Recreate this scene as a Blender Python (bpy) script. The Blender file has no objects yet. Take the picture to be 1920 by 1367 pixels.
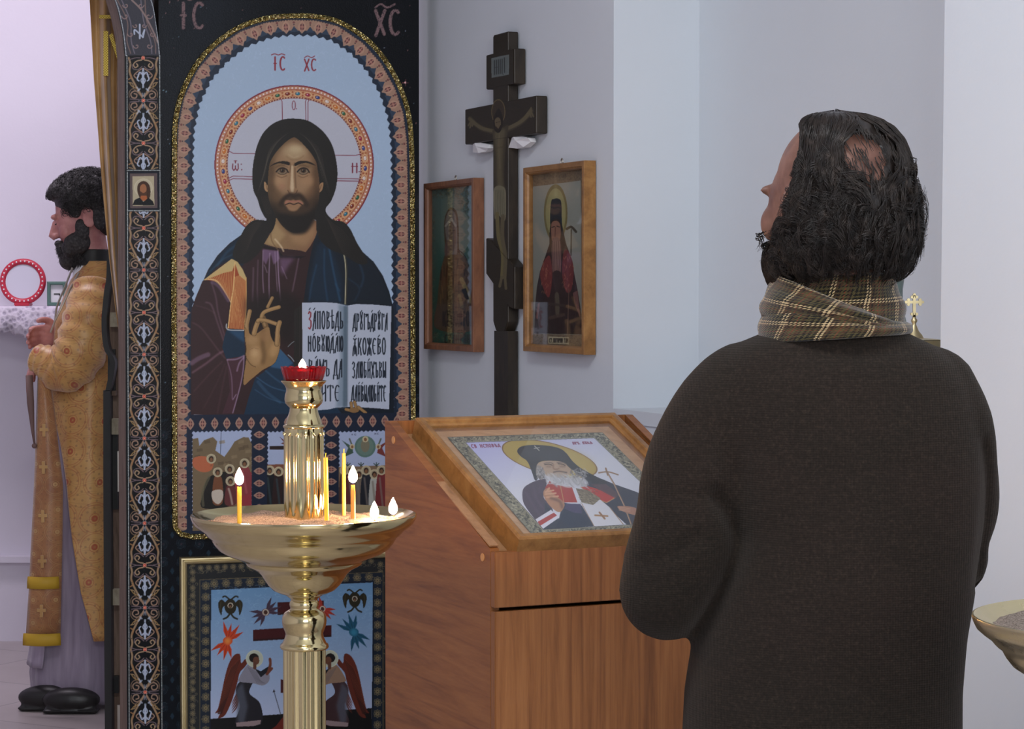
import bpy, bmesh, math, random
import numpy as np
from mathutils import Vector, Matrix, Euler

# ------------------------------------------------------------------ camera, world, lights, exposure
SC = bpy.context.scene
COL = SC.collection
F_PX = 4400.0
CAM_H = 1.43
PITCH = math.atan(138.5 / F_PX)
cam_data = bpy.data.cameras.new('camera')
cam_data.sensor_width = 36.0
cam_data.lens = F_PX / 1920.0 * 36.0
cam_data.clip_start = 0.05
cam_data.clip_end = 60
cam = bpy.data.objects.new('camera', cam_data)
cam.location = (0, 0, CAM_H)
cam.rotation_euler = (math.radians(90) - PITCH, 0, 0)
COL.objects.link(cam)
SC.camera = cam

SC.view_settings.view_transform = 'Standard'
SC.view_settings.look = 'None'
SC.view_settings.gamma = 1.0
SC.view_settings.use_curve_mapping = False
SC.view_settings.exposure = 0.22

world = bpy.data.worlds.new('world')
world.use_nodes = True
world.node_tree.nodes['Background'].inputs[0].default_value = (0.88, 0.92, 1.0, 1)
world.node_tree.nodes['Background'].inputs[1].default_value = 0.25
SC.world = world


def area_light(name, loc, target, size, power, color, size_y=None):
    d = bpy.data.lights.new(name, 'AREA')
    d.energy = power
    d.color = color
    d.size = size
    if size_y:
        d.shape = 'RECTANGLE'
        d.size_y = size_y
    o = bpy.data.objects.new(name, d)
    o.location = loc
    o.rotation_euler = (Vector(target) - Vector(loc)).to_track_quat('-Z', 'Y').to_euler()
    COL.objects.link(o)
    return o


# daylight from the windows behind the viewer, ceiling lamps of the nave and of the altar room
area_light('nave_window_light', (1.1, -2.6, 2.2), (-0.2, 6.0, 1.5), 2.4, 172, (0.91, 0.95, 1.0), 1.6)
area_light('nave_ceiling_lamp_light', (-0.5, 2.2, 3.5), (0.6, 3.6, 0.0), 1.3, 50, (0.94, 0.965, 1.0), 0.5)
area_light('added_warm_fill_light', (1.75, 0.9, 2.1), (0.75, 3.4, 1.2), 0.35, 3.2, (1.0, 0.60, 0.44))  # added warm fill on the man's back, in place of unseen candles
area_light('altar_ceiling_lamp_light', (-2.0, 8.3, 3.3), (-1.9, 8.6, 0.0), 1.0, 27, (0.97, 0.88, 1.0), 0.5)


# ------------------------------------------------------------------ helpers
def srgb(c):
    c = [x / 255.0 for x in c[:3]]
    return tuple((x / 12.92 if x <= 0.04045 else ((x + 0.055) / 1.055) ** 2.4) for x in c)


def nrm(v):
    v = np.array(v, float)
    return v / np.linalg.norm(v)


_cp, _sp = math.cos(PITCH), math.sin(PITCH)


def ray(px, py):
    x = (px - 960.0) / F_PX
    y = -(py - 683.5) / F_PX
    return np.array([x, _cp + y * _sp, -_sp + y * _cp])


def at(px, py, Y):
    d = ray(px, py)
    return np.array([0, 0, CAM_H]) + d * (Y / d[1])


def proj(P):
    """world points (n,3) -> photo pixels (n,2), used to carry measured outlines onto real surfaces"""
    P = np.asarray(P, float) - np.array([0, 0, CAM_H])
    z = P[:, 1] * _cp - P[:, 2] * _sp
    yy = P[:, 1] * _sp + P[:, 2] * _cp
    return np.stack([960 + F_PX * P[:, 0] / z, 683.5 - F_PX * yy / z], 1)


class Plane:
    def __init__(s, o, u, v):
        s.o = np.array(o, float)
        s.u = nrm(u)
        s.v = nrm(v)
        s.n = np.cross(s.u, s.v)

    def pt(s, a, b, h=0.0):
        return s.o + s.u * a + s.v * b + s.n * h

    def hit(s, px, py, h=0.0):
        d = ray(px, py)
        c = np.array([0, 0, CAM_H])
        t = np.dot(s.o + s.n * h - c, s.n) / np.dot(d, s.n)
        q = c + d * t - s.o
        return float(q @ s.u), float(q @ s.v)


def empty(name, loc, label=None, cat=None, group=None, kind=None):
    o = bpy.data.objects.new(name, None)
    o.location = tuple(float(x) for x in loc)
    o.empty_display_size = 0.1
    COL.objects.link(o)
    tag(o, label, cat, group, kind)
    return o


def tag(o, label=None, cat=None, group=None, kind=None):
    if label: o['label'] = label
    if cat: o['category'] = cat
    if group: o['group'] = group
    if kind: o['kind'] = kind
    return o


def world_loc(o):
    v = Vector((0, 0, 0))
    while o is not None:
        v += o.location
        o = o.parent
    return v


def obj(name, verts, faces, m=None, parent=None, smooth=False, sharp=None, uv=None, loc=None):
    """one mesh object from world coordinates; a child keeps its origin on its parent's"""
    verts = np.asarray(verts, float).reshape(-1, 3)
    if parent is not None:
        off = np.array(world_loc(parent))
    else:
        off = np.array(loc, float) if loc is not None else np.zeros(3)
    me = bpy.data.meshes.new(name)
    me.from_pydata((verts - off).tolist(), [], [tuple(f) for f in faces])
    if m is not None: me.materials.append(m)
    o = bpy.data.objects.new(name, me)
    if parent is not None:
        o.parent = parent
    else:
        o.location = tuple(off)
    COL.objects.link(o)
    if smooth:
        me.shade_smooth()
        if sharp:
            try: me.set_sharp_from_angle(angle=math.radians(sharp))
            except Exception: pass
    if uv is not None:
        lay = me.uv_layers.new(name='UVMap')
        li = np.empty(len(me.loops), int)
        me.loops.foreach_get('vertex_index', li)
        lay.data.foreach_set('uv', np.asarray(uv, float)[li].ravel())
    me.update()
    return o


class MB:
    """collects shapes of ONE mesh"""
    def __init__(s):
        s.v = []
        s.f = []
        s.n = 0

    def add(s, v, f):
        v = np.asarray(v, float).reshape(-1, 3)
        s.v.append(v)
        s.f += [tuple(int(i) + s.n for i in q) for q in f]
        s.n += len(v)
        return s

    def box(s, P, a0, a1, b0, b1, h0, h1, bev=0.0):
        """box in plane axes"""
        if bev > 0:
            bm = bmesh.new()
            bmesh.ops.create_cube(bm, size=1)
            for q in bm.verts:
                q.co = Vector(((a0 + a1) / 2 + q.co.x * (a1 - a0), (b0 + b1) / 2 + q.co.y * (b1 - b0), (h0 + h1) / 2 + q.co.z * (h1 - h0)))
            bmesh.ops.bevel(bm, geom=bm.edges[:], offset=bev, segments=2, affect='EDGES')
            bm.verts.index_update()
            v = [P.pt(*q.co) for q in bm.verts]
            f = [[w.index for w in q.verts] for q in bm.faces]
            bm.free()
            return s.add(v, f)
        v = [P.pt(a, b, h) for h in (h0, h1) for b in (b0, b1) for a in (a0, a1)]
        return s.add(v, [(0, 2, 3, 1), (4, 5, 7, 6), (0, 1, 5, 4), (2, 6, 7, 3), (0, 4, 6, 2), (1, 3, 7, 5)])

    def poly_prism(s, P, pts, h0, h1):
        n = len(pts)
        v = [P.pt(a, b, h0) for a, b in pts] + [P.pt(a, b, h1) for a, b in pts]
        f = [tuple(range(n))[::-1], tuple(range(n, 2 * n))]
        f += [(i, (i + 1) % n, n + (i + 1) % n, n + i) for i in range(n)]
        return s.add(v, f)

    def frame(s, P, a0, a1, b0, b1, prof):
        """mitred frame: prof = [(inset, height)] swept round the rectangle"""
        v = []
        for i, h in prof:
            v += [P.pt(a0 + i, b0 + i, h), P.pt(a1 - i, b0 + i, h), P.pt(a1 - i, b1 - i, h), P.pt(a0 + i, b1 - i, h)]
        k = len(prof)
        f = []
        for r in range(k - 1):
            for c in range(4):
                d = (c + 1) % 4
                f.append((r * 4 + c, r * 4 + d, r * 4 + 4 + d, r * 4 + 4 + c))
        return s.add(v, f)

    def lathe(s, prof, c, seg=64, flute=None):
        """prof = [(r, z)], flute(theta, i) -> radius factor"""
        v = []
        for i, (r, z) in enumerate(prof):
            for k in range(seg):
                t = 2 * math.pi * k / seg
                q = r * (flute(t, i) if flute else 1.0)
                v.append((c[0] + q * math.cos(t), c[1] + q * math.sin(t), c[2] + z))
        f = []
        for i in range(len(prof) - 1):
            for k in range(seg):
                d = (k + 1) % seg
                f.append((i * seg + k, i * seg + d, (i + 1) * seg + d, (i + 1) * seg + k))
        return s.add(v, f)

    def tube(s, pts, rad, seg=8, closed=False, cap=True, flat=None):
        pts = np.asarray(pts, float)
        n = len(pts)
        if np.isscalar(rad): rad = [rad] * n
        tan = np.zeros_like(pts)
        for i in range(n):
            if closed: t = pts[(i + 1) % n] - pts[i - 1]
            else: t = pts[min(i + 1, n - 1)] - pts[max(i - 1, 0)]
            tan[i] = t / (np.linalg.norm(t) + 1e-9)
        a = np.array([0, 0, 1.0])
        if abs(tan[0] @ a) > 0.9: a = np.array([1.0, 0, 0])
        x = nrm(np.cross(tan[0], a))
        v = []
        for i in range(n):
            x = x - tan[i] * (x @ tan[i])
            x = nrm(x)
            y = np.cross(tan[i], x)
            for k in range(seg):
                t = 2 * math.pi * k / seg
                v.append(pts[i] + rad[i] * (math.cos(t) * x + math.sin(t) * y * (flat or 1)))
        f = []
        for i in range(n if closed else n - 1):
            j = (i + 1) % n
            for k in range(seg):
                d = (k + 1) % seg
                f.append((i * seg + k, i * seg + d, j * seg + d, j * seg + k))
        if not closed and cap:
            f.append(tuple(range(seg))[::-1])
            f.append(tuple(range((n - 1) * seg, n * seg)))
        return s.add(v, f)

    def ball(s, c, r, nu=16, nv=10, rot=None):
        r = np.array([r, r, r]) if np.isscalar(r) else np.array(r)
        v = []
        for j in range(nv + 1):
            ph = math.pi * j / nv
            for i in range(nu):
                t = 2 * math.pi * i / nu
                q = np.array([math.sin(ph) * math.cos(t), math.sin(ph) * math.sin(t), math.cos(ph)]) * r
                if rot is not None: q = np.array(rot) @ q
                v.append(np.array(c) + q)
        f = []
        for j in range(nv):
            for i in range(nu):
                d = (i + 1) % nu
                f.append((j * nu + i, (j + 1) * nu + i, (j + 1) * nu + d, j * nu + d))
        return s.add(v, f)

    def build(s, name, m, parent=None, smooth=False, sharp=None, loc=None):
        return obj(name, np.concatenate(s.v), s.f, m, parent, smooth, sharp, loc=loc)


def catmull(pts, n=8, closed=False):
    P = np.asarray(pts, float)
    m = len(P)
    out = []
    for i in range(m if closed else m - 1):
        if closed:
            a, b, c, d = P[(i - 1) % m], P[i], P[(i + 1) % m], P[(i + 2) % m]
        else:
            a, b, c, d = P[max(i - 1, 0)], P[i], P[i + 1], P[min(i + 2, m - 1)]
        for k in range(n):
            t = k / n
            out.append(0.5 * ((2 * b) + (-a + c) * t + (2 * a - 5 * b + 4 * c - d) * t * t + (-a + 3 * b - 3 * c + d) * t ** 3))
    if not closed: out.append(P[-1])
    return np.array(out)


# ------------------------------------------------------------------ materials
def mat(name, col, rough=0.6, metal=0.0, spec=0.5, emis=None, estr=0.0, trans=0.0, ior=1.45, sheen=0.0, coat=0.0):
    m = bpy.data.materials.new(name)
    m.use_nodes = True
    b = m.node_tree.nodes['Principled BSDF']
    b.inputs['Base Color'].default_value = (*col, 1)
    b.inputs['Roughness'].default_value = rough
    b.inputs['Metallic'].default_value = metal
    b.inputs['Specular IOR Level'].default_value = spec
    b.inputs['Transmission Weight'].default_value = trans
    b.inputs['IOR'].default_value = ior
    b.inputs['Sheen Weight'].default_value = sheen
    b.inputs['Coat Weight'].default_value = coat
    if emis:
        b.inputs['Emission Color'].default_value = (*emis, 1)
        b.inputs['Emission Strength'].default_value = estr
    return m


class N:
    """tiny node helper"""
    def __init__(s, m):
        s.m = m
        s.t = m.node_tree
        s.b = s.t.nodes['Principled BSDF']

    def new(s, typ, ins=None, **kw):
        n = s.t.nodes.new(typ)
        for k, v in kw.items(): setattr(n, k, v)
        for k, v in (ins or {}).items():
            if isinstance(v, bpy.types.NodeSocket): s.t.links.new(v, n.inputs[k])
            else: n.inputs[k].default_value = v
        return n

    def link(s, a, b):
        s.t.links.new(a, b)

    def coord(s, which='Object', scale=(1, 1, 1), rot=(0, 0, 0)):
        c = s.new('ShaderNodeTexCoord')
        mp = s.new('ShaderNodeMapping', {'Vector': c.outputs[which], 'Scale': scale, 'Rotation': rot})
        return mp.outputs[0]

    def ramp(s, fac, stops):
        r = s.new('ShaderNodeValToRGB', {'Fac': fac})
        e = r.color_ramp.elements
        while len(e) < len(stops): e.new(0.5)
        for i, (p, c) in enumerate(stops):
            e[i].position = p
            e[i].color = (*c, 1) if len(c) == 3 else c
        return r.outputs[0]

    def noise(s, vec, scale, detail=4, rough=0.5, dist=0.0):
        return s.new('ShaderNodeTexNoise', {'Vector': vec, 'Scale': scale, 'Detail': detail, 'Roughness': rough, 'Distortion': dist}).outputs[0]

    def mix(s, f, a, b, mode='MIX'):
        n = s.new('ShaderNodeMix', data_type='RGBA', blend_type=mode)
        for sock, v in ((n.inputs[0], f), (n.inputs[6], a), (n.inputs[7], b)):
            if isinstance(v, bpy.types.NodeSocket): s.t.links.new(v, sock)
            else: sock.default_value = (*v, 1) if isinstance(v, (tuple, list)) and len(v) == 3 else v
        return n.outputs[2]

    def bump(s, h, strength=0.3, dist=0.01):
        n = s.new('ShaderNodeBump', {'Height': h, 'Strength': strength, 'Distance': dist})
        s.link(n.outputs[0], s.b.inputs['Normal'])


def plaster(name, col, bs=0.15):
    m = mat(name, col, 0.75, spec=0.25)
    n = N(m)
    v = n.coord()
    a = n.noise(v, 1.7, 5)
    n.link(n.ramp(a, [(0.3, tuple(c * 0.96 for c in col)), (0.7, col)]), n.b.inputs['Base Color'])
    n.bump(n.noise(v, 90, 3), bs, 0.002)
    return m


def wood(name, cols, axis_scale, scale=6.0, rough=0.4, dist=2.0, coat=0.15, bump=0.05):
    m = mat(name, cols[1], rough, spec=0.4, coat=coat)
    m.node_tree.nodes['Principled BSDF'].inputs['Coat Roughness'].default_value = 0.25
    n = N(m)
    v = n.coord(scale=axis_scale)
    big = n.noise(v, scale, 4, 0.55, dist)
    fine = n.noise(v, scale * 9, 6, 0.7, 0.4)
    c1 = n.ramp(big, [(0.32, cols[0]), (0.5, cols[1]), (0.68, cols[2])])
    c2 = n.mix(0.28, c1, n.ramp(fine, [(0.35, cols[0]), (0.65, cols[2])]))
    n.link(c2, n.b.inputs['Base Color'])
    n.bump(fine, bump, 0.002)
    return m


def brass(name, col, rough):
    m = mat(name, col, rough, metal=1.0)
    n = N(m)
    v = n.coord()
    a = n.noise(v, 14, 5, 0.6)
    n.link(n.ramp(a, [(0.3, (rough * 0.7,) * 3), (0.75, (rough * 1.7,) * 3)]), n.b.inputs['Roughness'])
    n.link(n.ramp(n.noise(v, 5, 3), [(0.3, tuple(c * 0.88 for c in col)), (0.7, col)]), n.b.inputs['Base Color'])
    return m


M = {}
M['wall'] = plaster('white_plaster', (0.65, 0.69, 0.735))
M['altar_wall'] = plaster('altar_plaster', (0.70, 0.66, 0.74))
M['ceiling'] = plaster('ceiling_paint', (0.72, 0.73, 0.75))
M['cherry'] = wood('cherry_laminate', [srgb((104, 60, 28)), srgb((136, 84, 43)), srgb((152, 98, 54))], (5, 5, 0.25), 5)
M['cherry_side'] = wood('cherry_laminate_side', [srgb((106, 60, 28)), srgb((138, 84, 42)), srgb((150, 95, 50))], (0.5, 0.5, 6.0), 4)
M['cherry_edge'] = wood('cherry_edge', [srgb((118, 84, 54)), srgb((152, 112, 76)), srgb((170, 128, 90))], (1, 1, 1), 9)
M['oak'] = wood('honey_oak', [srgb((112, 76, 38)), srgb((142, 100, 54)), srgb((160, 118, 68))], (1, 1, 1), 11, 0.33)
M['oak_pale'] = wood('pale_oak_mat', [srgb((165, 125, 85)), srgb((182, 142, 102)), srgb((192, 152, 112))], (0.6, 3, 3), 9, 0.5)
M['walnut'] = wood('reddish_walnut', [srgb((95, 60, 42)), srgb((122, 80, 56)), srgb((138, 92, 64))], (2, 2, 0.5), 9, 0.45)
M['raw_wood'] = wood('raw_brown_wood', [srgb((88, 72, 60)), srgb((118, 98, 84)), srgb((140, 120, 104))], (3, 3, 0.3), 9, 0.8, coat=0)
M['block'] = wood('pale_block', [srgb((150, 140, 118)), srgb((172, 162, 140)), srgb((185, 176, 155))], (1, 1, 1), 15, 0.8, coat=0)
M['dark_wood'] = wood('cross_wood', [srgb((30, 25, 19)), srgb((42, 35, 27)), srgb((56, 47, 36))], (2, 2, 0.5), 9, 0.5, coat=0.05)
M['black'] = mat('black_paint', (0.013, 0.013, 0.012), 0.5)
M['brass'] = brass('polished_brass', (0.66, 0.55, 0.29), 0.10)
M['brass_dull'] = brass('brushed_brass', (0.60, 0.51, 0.30), 0.26)
M['gilt'] = brass('gilt_wood', (0.62, 0.52, 0.30), 0.38)
M['steel'] = mat('hinge_steel', (0.45, 0.42, 0.36), 0.35, metal=1.0)
def thin_glass(name, amount=1.0):
    m = bpy.data.materials.new(name)
    m.use_nodes = True
    t = m.node_tree
    t.nodes.remove(t.nodes['Principled BSDF'])
    a = t.nodes.new('ShaderNodeBsdfTransparent'); b = t.nodes.new('ShaderNodeBsdfGlossy'); f = t.nodes.new('ShaderNodeMath'); x = t.nodes.new('ShaderNodeMixShader')
    b.inputs['Roughness'].default_value = 0.03
    lw = t.nodes.new('ShaderNodeLayerWeight'); pw = t.nodes.new('ShaderNodeMath'); pw.operation = 'POWER'
    t.links.new(lw.outputs['Facing'], pw.inputs[0]); pw.inputs[1].default_value = 5.0
    f.operation = 'MULTIPLY_ADD'; t.links.new(pw.outputs[0], f.inputs[0]); f.inputs[1].default_value = 0.9; f.inputs[2].default_value = 0.035
    t.links.new(f.outputs[0], x.inputs[0]); t.links.new(a.outputs[0], x.inputs[1]); t.links.new(b.outputs[0], x.inputs[2])
    t.links.new(x.outputs[0], t.nodes['Material Output'].inputs[0])
    return m


M['glass'] = thin_glass('picture_glass')
M['cap'] = mat('plastic_screw_cap', srgb((196, 140, 84)), 0.4)
M['paper'] = mat('white_paper', (0.8, 0.8, 0.82), 0.8)
M['white_line'] = mat('edge_band', srgb((205, 165, 120)), 0.5)


# ------------------------------------------------------------------ the room
P1 = at(1150, 545, 5.8)
P1[2] = 0
WD = nrm((-0.381, 0.9245, 0))            # along the right wall, away from the viewer
WALL = Plane(P1, -WD, (0, 0, 1))          # a grows towards the viewer, normal into the room
FLAT = Plane((0, 0, 0), (1, 0, 0), (0, 1, 0))
RD = nrm((0.755, 0.656, 0))               # splayed far reveal of the niche
CEIL = 3.6


def structure(o):
    o['kind'] = 'structure'
    return o


def wall_quad(name, a, b, z0, z1, t, m):
    """wall slab between plan points a and b, thickness t to the right of a->b"""
    a = np.array([a[0], a[1], 0.0]); b = np.array([b[0], b[1], 0.0])
    d = nrm(b - a)
    s = np.array([d[1], -d[0], 0]) * t
    mb = MB()
    v = []
    for z in (z0, z1):
        for q in (a, b, b + s, a + s): v.append((q[0], q[1], z))
    mb.add(v, [(0, 3, 2, 1), (4, 5, 6, 7), (0, 1, 5, 4), (1, 2, 6, 5), (2, 3, 7, 6), (3, 0, 4, 7)])
    return structure(mb.build(name, m))


def p2(q): return (float(q[0]), float(q[1]))


# floor: pale stone tiles
m = mat('floor_tiles', srgb((170, 160, 160)), 0.35, spec=0.4)
n = N(m)
v = n.coord(rot=(0, 0, 0.5))
br = n.new('ShaderNodeTexBrick', {'Vector': v, 'Scale': 1.0, 'Mortar Size': 0.004, 'Brick Width': 0.6, 'Row Height': 0.6,
                                  'Color1': (*srgb((182, 170, 168)), 1), 'Color2': (*srgb((170, 160, 160)), 1), 'Mortar': (*srgb((120, 112, 112)), 1)})
br.offset = 0
n.link(n.mix(0.35, br.outputs[0], n.ramp(n.noise(v, 3, 6), [(0.3, srgb((150, 140, 140))), (0.7, srgb((190, 182, 182)))])), n.b.inputs['Base Color'])
mb = MB(); mb.box(FLAT, -4.2, 4.2, -3.4, 10.4, -0.1, 0)
structure(mb.build('floor', m))
mb = MB(); mb.box(FLAT, -4.2, 4.2, -3.4, 10.4, CEIL, CEIL + 0.1)
structure(mb.build('ceiling', M['ceiling']))

NEAR_A = 1.64 * 5.8 / 6.5
A1 = WALL.hit(1766, 545)[0]                 # near edge of the niche, measured along the wall
SILL = 1.136
far_end = WALL.pt(-4.6, 0)
near0 = WALL.pt(A1, 0)
near_end = WALL.pt(9.6, 0)
R1 = P1 + RD * 0.30
depth = float((R1 - P1) @ -WALL.n)
Rn = near0 - WALL.n * depth - WALL.u * 0.12
# far part of the right wall, with the cross and the two icons (the wall's solid side is behind its face)


def slab(name, a0, a1, z0, z1, h0, h1, m=None):
    mb = MB(); mb.box(WALL, a0, a1, z0, z1, h0, h1)
    return structure(mb.build(name, m or M['wall']))


# wall face h = 0; the niche is cut into it with a splayed far reveal
def niche_prism(name, pts, z0, z1):
    mb = MB()
    n_ = len(pts)
    v = [(q[0], q[1], z0) for q in pts] + [(q[0], q[1], z1) for q in pts]
    f = [tuple(range(n_)), tuple(range(n_, 2 * n_))[::-1]] + [(i, n_ + i, n_ + (i + 1) % n_, (i + 1) % n_) for i in range(n_)]
    mb.add(v, f)
    o = mb.build(name, M['wall'])
    bm = bmesh.new(); bm.from_mesh(o.data); bmesh.ops.recalc_face_normals(bm, faces=bm.faces); bm.to_mesh(o.data); bm.free()
    return structure(o)


back_a0 = WALL.u @ (R1 - P1)
T = 0.62
arc = [R1]
niche_prism('wall_right', [far_end - WALL.n * T, far_end, P1] + arc + [WALL.pt(0.35, 0, -T)], SILL, CEIL)
niche_prism('wall_niche', [arc[-1], Rn, Rn - WALL.n * 0.2, WALL.pt(0.35, 0, -T)], SILL, CEIL)
# near part: its edge leans very slightly as in the old building
mb = MB()
top_sh = 0.018
lo = [near0 + WALL.u * -0.006, near_end, near_end - WALL.n * T, Rn - WALL.n * 0.2, Rn]
v = []
for z, sh in ((SILL, 0.0), (CEIL, 0.03)):
    for i, q in enumerate(lo):
        w = q + WALL.u * (sh if i == 0 else 0)
        v.append((w[0], w[1], z))
nn = 5
mb.add(v, [tuple(range(nn)), tuple(range(nn, 2 * nn))[::-1]] + [(i, nn + i, nn + (i + 1) % nn, (i + 1) % nn) for i in range(nn)])
o = structure(mb.build('wall_right_near', M['wall']))
bm = bmesh.new(); bm.from_mesh(o.data); bmesh.ops.recalc_face_normals(bm, faces=bm.faces); bm.to_mesh(o.data); bm.free()
slab('wall_right_lower', -4.6, 9.6, 0, SILL, -T, 0)
slab('trim_1', 0.012, A1 - 0.012, SILL - 0.03, SILL + 0.003, -depth - 0.02, 0.004)

# altar back wall, left wall, wall behind the viewer
wall_quad('wall_back', (-4.2, 9.55), (1.2, 9.55), 0, CEIL, -0.2, M['altar_wall'])
wall_quad('wall_left', (-3.6, -3.2), (-3.6, 9.55), 0, CEIL, -0.2, M['altar_wall'])
wall_quad('wall_rear', (4.2, -3.0), (-3.6, -3.0), 0, CEIL, -0.2, M['wall'])
mb = MB(); mb.box(FLAT, -3.6, -0.95, 9.50, 9.55, 0.325, 0.35)
structure(mb.build('trim_2', M['altar_wall']))
mb = MB(); mb.box(FLAT, -3.6, -0.95, 9.535, 9.55, 0.0, 0.325)
structure(mb.build('baseboard_back', M['altar_wall']))


# ------------------------------------------------------------------ brass candle stands
m = mat('candle_sand', srgb((170, 150, 130)), 0.9, spec=0.2)
n = N(m); v = n.coord()
sp_ = n.noise(v, 420, 2, 0.8)
n.link(n.mix(n.ramp(n.noise(v, 45, 3), [(0.35, (0.0,) * 3), (0.7, (1.0,) * 3)]), n.ramp(sp_, [(0.30, srgb((60, 54, 50))), (0.48, srgb((118, 106, 98))), (0.7, srgb((152, 142, 132)))]),
             n.ramp(sp_, [(0.36, srgb((70, 60, 54))), (0.55, srgb((130, 118, 108)))])), n.b.inputs['Base Color'])
n.bump(sp_, 0.8, 0.003)
M['sand'] = m
m = mat('beeswax', srgb((232, 178, 52)), 0.35, spec=0.4)
m.node_tree.nodes['Principled BSDF'].inputs['Subsurface Weight'].default_value = 0.08
m.node_tree.nodes['Principled BSDF'].inputs['Subsurface Radius'].default_value = (0.01, 0.005, 0.002)
m.node_tree.nodes['Principled BSDF'].inputs['Subsurface Scale'].default_value = 0.5
n = N(m); n.link(n.ramp(n.noise(n.coord(), 60, 3), [(0.3, srgb((220, 164, 40))), (0.7, srgb((238, 188, 64)))]), n.b.inputs['Base Color'])
M['wax'] = m
M['wick'] = mat('burnt_wick', (0.01, 0.008, 0.006), 0.9)
M['flame'] = mat('flame', (1, 0.8, 0.5), 0.5, emis=(1.0, 0.55, 0.26), estr=480.0)
M['flame_base'] = mat('flame_base', (0.3, 0.3, 1), 0.5, emis=(0.45, 0.5, 1.0), estr=2.5)

SC_PX = lambda D: F_PX / D
D_ST = 3.95


def zc(py, D): return at(960, py, D)[2]


def stand(cx, cy, name, label, full=True, dull=False):
    s = empty(name, (cx, cy, 0), label, 'candle stand')
    c = (cx, cy, 0)
    R = 0.1905
    zr = 1.054                                 # rim height
    # foot
    mb = MB()
    mb.lathe([(0.0, 0.0), (0.17, 0.0), (0.175, 0.012), (0.165, 0.03), (0.12, 0.045), (0.075, 0.075), (0.05, 0.11), (0.045, 0.135), (0.052, 0.14), (0.052, 0.155), (0.033, 0.165)], c, 64)
    mb.build('foot', M['brass'], s, True, 40)
    # fluted shaft
    def fl(t, i):
        return 1.0 + 0.045 * math.cos(16 * t) if i > 0 else 1.0
    mb = MB()
    mb.lathe([(0.0345, 0.14)] + [(0.0345, 0.16 + k * 0.03) for k in range(22)] + [(0.0345, 0.815), (0.0345, 0.828)], c, 160, fl)
    mb.build('shaft', M['brass'], s, True, 60)
    # turned collar under the bowl (outline measured from the photograph)
    def pz(y): return zc(y, D_ST)
    k = D_ST / F_PX
    prof = [(0.0345 / k, 1217), (44, 1216), (46, 1213), (45, 1208), (41, 1205), (40, 1202), (37, 1196), (35, 1188), (38, 1180), (41, 1172), (42, 1163), (41, 1155), (37, 1148), (31, 1144), (27, 1142),
            (26, 1139), (27, 1137), (28, 1133), (27, 1128), (25, 1125), (26, 1122), (30, 1119), (34, 1116), (34, 1114), (31, 1113)]
    mb = MB(); mb.lathe([(r * k, pz(y)) for r, y in prof], c, 96)
    mb.build('collar', M['brass'], s, True, 50)
    # the bowl
    outer = [(28, 1117), (45, 1112), (58, 1106), (68, 1096), (76, 1084), (82, 1075), (92, 1067), (104, 1061), (108, 1058), (110, 1053), (124, 1046), (146, 1038), (160, 1029), (168, 1019), (172, 1012), (174, 1008),
             (180, 1004), (184, 1000), (188, 995), (198, 988), (206, 981), (210, 973), (212, 967), (211.5, 964), (209.5, 963.5), (207, 966), (200, 973), (188, 980), (176, 988), (150, 1000), (120, 1010), (30, 1016)]
    # measured on the silhouette: shift down to true heights of the section through the axis
    mb = MB(); mb.lathe([(r * k, pz(y)) for r, y in outer], c, 128)
    b = mb.build('bowl', M['brass'] if not dull else M['brass_dull'], s, True, 40)
    # socket column above the bowl
    if full:
        mb = MB()
        fz = [(0.0325, pz(1000)), (0.0325, pz(970)), (0.0325, pz(950)), (0.0325, pz(935)), (0.0325, pz(925))]
        zt = pz(806)
        zz = np.linspace(pz(925), zt, 24)
        prof = [(0.0325, z) for z in [pz(1005), pz(960), pz(948)]] + [(0.0325, z) for z in zz[1:]] + [(0.0325, pz(802))]
        def fl2(t, i):
            amp = 0.0 if i < 2 else (0.045 if i < len(prof) - 3 else 0.012)
            return 1.0 + amp * math.cos(14 * t + 0.4)
        mb.lathe(prof, c, 168, fl2)
        mb.build('column', M['brass'], s, True, 60)
        # little rivets under the socket
        mb = MB()
        for q in range(14):
            t = 2 * math.pi * q / 14 - 0.4 / 14
            mb.ball((cx + 0.0332 * math.cos(t), cy + 0.0332 * math.sin(t), pz(813)), 0.0030, 10, 6)
        mb.build('rivets', M['brass'], s, True)
        prof = [(34, 804), (38, 802), (39, 799), (38, 797), (34, 795), (33, 790), (31, 783), (29, 778), (27, 772), (26, 765), (28, 763), (31, 760), (35, 755), (36, 748), (35, 740), (33, 734), (33, 728), (36, 722), (41, 717), (42.5, 715), (42, 713.5), (36, 714), (20, 716), (0.5, 716)]
        mb = MB(); mb.lathe([(r * k, pz(y)) for r, y in prof], c, 96)
        mb.build('socket', M['brass'], s, True, 50)
    return s, k, pz


M['flame_dim'] = mat('lamp_flame', (1, 0.8, 0.5), 0.5, emis=(1.0, 0.62, 0.4), estr=40.0)
def flame(mb_parent, base, h, r, m_=None):
    prof = []
    for i in range(15):
        t = i / 14.0
        rr = r * (math.sin(math.pi * t ** 0.62) ** 0.9 if 0 < t < 1 else 0.0)
        prof.append((max(rr, 1e-5), t * h))
    mb = MB(); mb.lathe(prof, (base[0], base[1], base[2]), 20)
    o = mb.build('flame', m_ or M['flame'], mb_parent, True)
    mb = MB(); mb.lathe([(1e-5, -0.0008), (r * 0.45, 0.0004), (r * 0.55, 0.002), (r * 0.3, 0.0032), (1e-5, 0.0036)], base, 14)
    mb.build('flame_base', M['flame_base'], mb_parent, True)


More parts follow.
